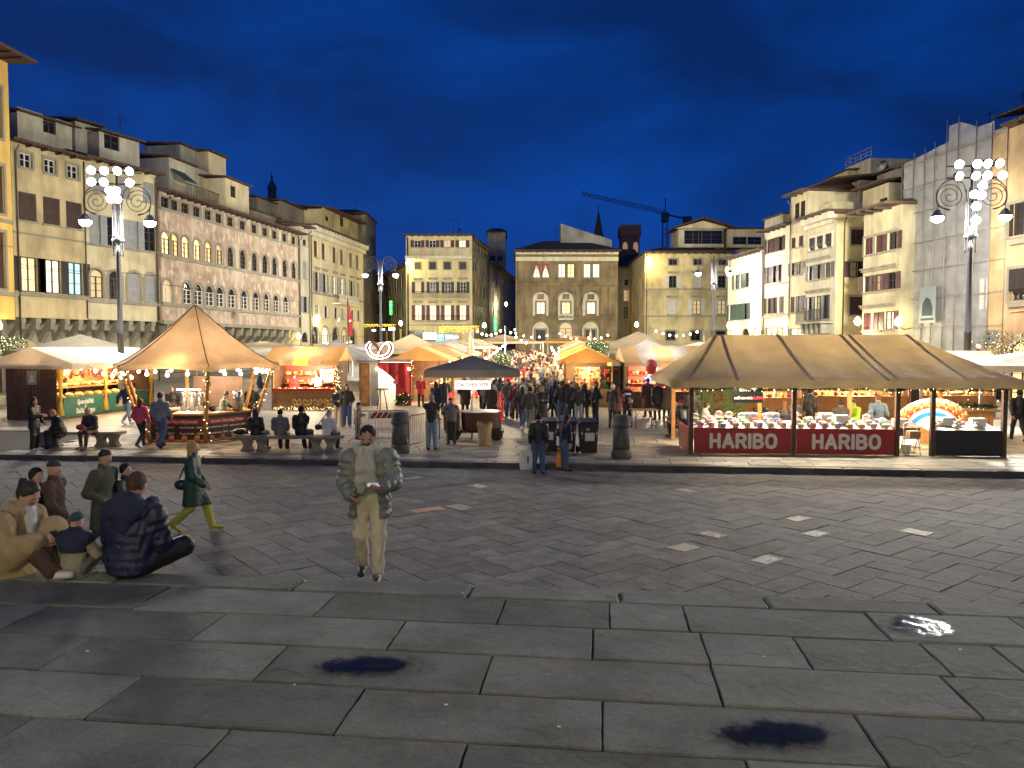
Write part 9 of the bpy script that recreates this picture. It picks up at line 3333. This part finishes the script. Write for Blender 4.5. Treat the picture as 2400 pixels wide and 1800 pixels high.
person(rb_, 100, 'person in red knit hat and black coat sitting left of the sweets stall', SI('lap', 'lap', lean=.2, nod=.4, seat=.46), 1.72, ('mid', 'black', 0), 'black', 'black', ('beanie', 'red'), .024)
chp = thing('folding_chair', 'dark folding chair under the person in the red knit hat', 'chair', rb_, rad(100))
MB().box(-.2, -.2, .43, .2, .2, .455).build('seat', M_woodd, chp)
for x in (-.18, .18):
	for y in (-.18, .18):
		MB().tube([(x, y, 0), (x, y, .43 if y < 0 else .85)], .014, 5).build('leg', M_iron, chp)
MB().box(-.2, .17, .62, .2, .19, .85).build('backrest', M_woodd, chp)
# behind the sweets counter
def sw_(u, y):
	return wp(hx(u), y)
person(sw_(1650, 4.6), -60, 'person with grey hair and dark jacket bent over behind the sweets stall', SI('lap', 'lap', lean=.4, nod=.4, seat=.46), 1.7, ('short', 'charcoal', .01), 'black', 'black', ('bob', 'grey'), .028)
person(sw_(1678, 4.2), 178, 'person in black and blue jeans standing behind the left sweets counter', ST('waist', 'waist'), 1.84, ('short', 'black', 0), 'jeans', 'black', ('short', 'dark'), .026)
person(sw_(1703, 3.4), 80, 'girl with long dark hair in cream jacket behind the left sweets counter', SI('phone', 'phone', nod=.4, seat=.5), 1.66, ('short', 'cream', .01), 'grey', 'black', ('long', 'dark'), .024)
person(sw_(1875, 4.4), 150, 'person in dark coat with long brown hair sitting at the second table', SI('lap', 'lap', seat=.48), 1.7, ('mid', 'black', 0), 'black', 'black', ('long', 'brown'), .026)
person(sw_(1925, 3.7), 160, 'woman with auburn hair in black sitting behind the right sweets counter', SI('lap', 'lap', seat=.5), 1.7, ('short', 'black', 0), 'black', 'black', ('long', 'auburn'), .026)
person(sw_(1990, 5.2), 10, 'person in grey jacket with arms crossed behind the right sweets counter', SI('cross', 'cross', seat=.5), 1.72, ('short', 'grey', 0), 'black', 'black', ('short', 'dark'), .026)
person(sw_(2030, 5.0), 120, 'person in black jacket by the orange post', ST(), 1.74, ('short', 'black', 0), 'black', 'black', ('short', 'black'), .028)
person(sw_(2078, 3.6), 170, 'person in grey hooded jacket by the doorway post', SI('lap', 'lap', seat=.52), 1.74, ('short', 'charcoal', 0), 'black', 'black', ('short', 'black'), .026)
person(sw_(2122, 1.9), 175, 'person in faded blue jacket and jeans stepping out of the doorway', WK('swingb', 'mid'), 1.72, ('short', (.06, .08, .09), 0), 'lightjeans', 'white', ('short', 'brown'), .024)
person(sw_(2143, 4.4), -70, 'man in bright green jacket sitting behind the doorway', SI('lap', 'waist', lean=.2, nod=.4, seat=.52), 1.74, ('short', 'lime', 0), 'black', 'black', ('crop', 'brown'), .024)
person(on(2386, 1034, ZM), 165, 'person in black jacket with a backpack walking at the right edge', WK(), 1.78, ('short', 'black', .01), 'charcoal', 'black', ('short', 'black'), .026)
person((fs0 + fs1) / 2 + Vector((.35, 1.1, .1)), -10, 'vendor in white coat behind the pretzel stall counter', ST('waist', 'reach', nod=.3), 1.78, ('short', 'white', 0), 'white', 'white', ('short', 'dark'), .03)
person((fs0 + fs1) / 2 + Vector((-.9, 1.2, .1)), 20, 'vendor in red apron at the left of the pretzel stall', ST('waist', 'waist', nod=.3), 1.7, ('short', 'red', 0), 'black', 'black', ('cap', 'red'), .03)

# ---- crowd filling the aisle
crowd_rnd = random.Random(23)
POS = [ST('down', 'down'), ST('pocket', 'waist'), ST('phone', 'down', nod=.3), WK(), WK('mid', 'swingf')]
COLS = ['black', 'charcoal', 'black', 'navy', 'brown', 'grey', 'olive', 'black', 'tan', 'burgundy', 'charcoal', 'cream', 'mustard', 'greyblue', 'red', 'beige', 'black', 'navy', 'peach', 'white']
HR = [('short', 'dark'), ('long', 'dark'), ('long', 'brown'), ('long', 'blonde'), ('short', 'brown'), ('short', 'black'), ('bob', 'auburn'), ('short', 'grey')]
HT = [('beanie', 'black'), ('pombeanie', 'cream'), ('beanie', 'burgundy'), ('hood', 'charcoal'), ('beanie', 'white'), ('pombeanie', 'red')]
placed = []
n_c = 0
tries = 0
used_lab = set()
while n_c < 180 and tries < 9000:
	tries += 1
	y = 33 + 51 * crowd_rnd.random() ** 1.1
	t = (y - 36) / 48
	x = crowd_rnd.uniform(-1.2 + 1.2 * t, 2.5 + 2.4 * t)
	if any((x - a) ** 2 + (y - b) ** 2 < .33 for a, b in placed):
		continue
	col_ = crowd_rnd.choice(COLS)
	hr = crowd_rnd.choice(HR) if crowd_rnd.random() < .68 else crowd_rnd.choice(HT)
	ln = crowd_rnd.choice(['short', 'mid', 'mid', 'coat', 'short', 'long'])
	pf = crowd_rnd.choice([0, 0, .014])
	f = crowd_rnd.choice([0, 180, 175, 10, -20, 160, 200, 90, -80]) + crowd_rnd.uniform(-20, 20)
	tr_ = crowd_rnd.choice(['black', 'jeans', 'charcoal', 'brown', 'lightjeans', 'navy'])
	cn_ = {'greyblue': 'grey blue', 'lightgrey': 'light grey'}.get(col_, col_)
	hn = {'beanie': f'{hr[1]} beanie', 'pombeanie': f'{hr[1]} bobble hat', 'hood': 'hood up'}.get(hr[0], f'{hr[1]} hair')
	zone = 'near end' if y < 46 else 'first half' if y < 56 else 'middle' if y < 68 else 'far end'
	lab_ = f'person in {cn_} {"coat" if ln in ("coat", "long") else "jacket"} with {hn} in the {zone} of the aisle crowd'
	if lab_ in used_lab:
		continue
	used_lab.add(lab_)
	placed.append((x, y))
	person(Vector((x, y, zg(y))), f, f'person in {cn_} {"coat" if ln in ("coat", "long") else "jacket"} with {hn} in the {zone} of the aisle crowd', POS[crowd_rnd.randrange(5)], crowd_rnd.uniform(1.58, 1.84), (ln, col_, pf), tr_, 'black', hr, .036 if y < 50 else .042, 'people crowded along the market aisle')
	n_c += 1
# a few strolling before the left stalls and deep in the square
for i, (u, v, f, jc, tr_, hr, lb) in enumerate(((905, 905, 170, ('coat', 'black', 0), 'black', ('short', 'dark'), 'distant person in black left of the neon booth'), (1560, 905, 20, ('mid', 'charcoal', 0), 'black', ('short', 'brown'), 'distant person behind the ornament stall end'), (610, 935, 100, ('mid', 'navy', 0), 'jeans', ('short', 'dark'), 'person in navy between the drinks stall and the pretzel stall'))):
	person(mk(u, v), f, lb, WK(), 1.72, jc, tr_, 'black', hr, .036)
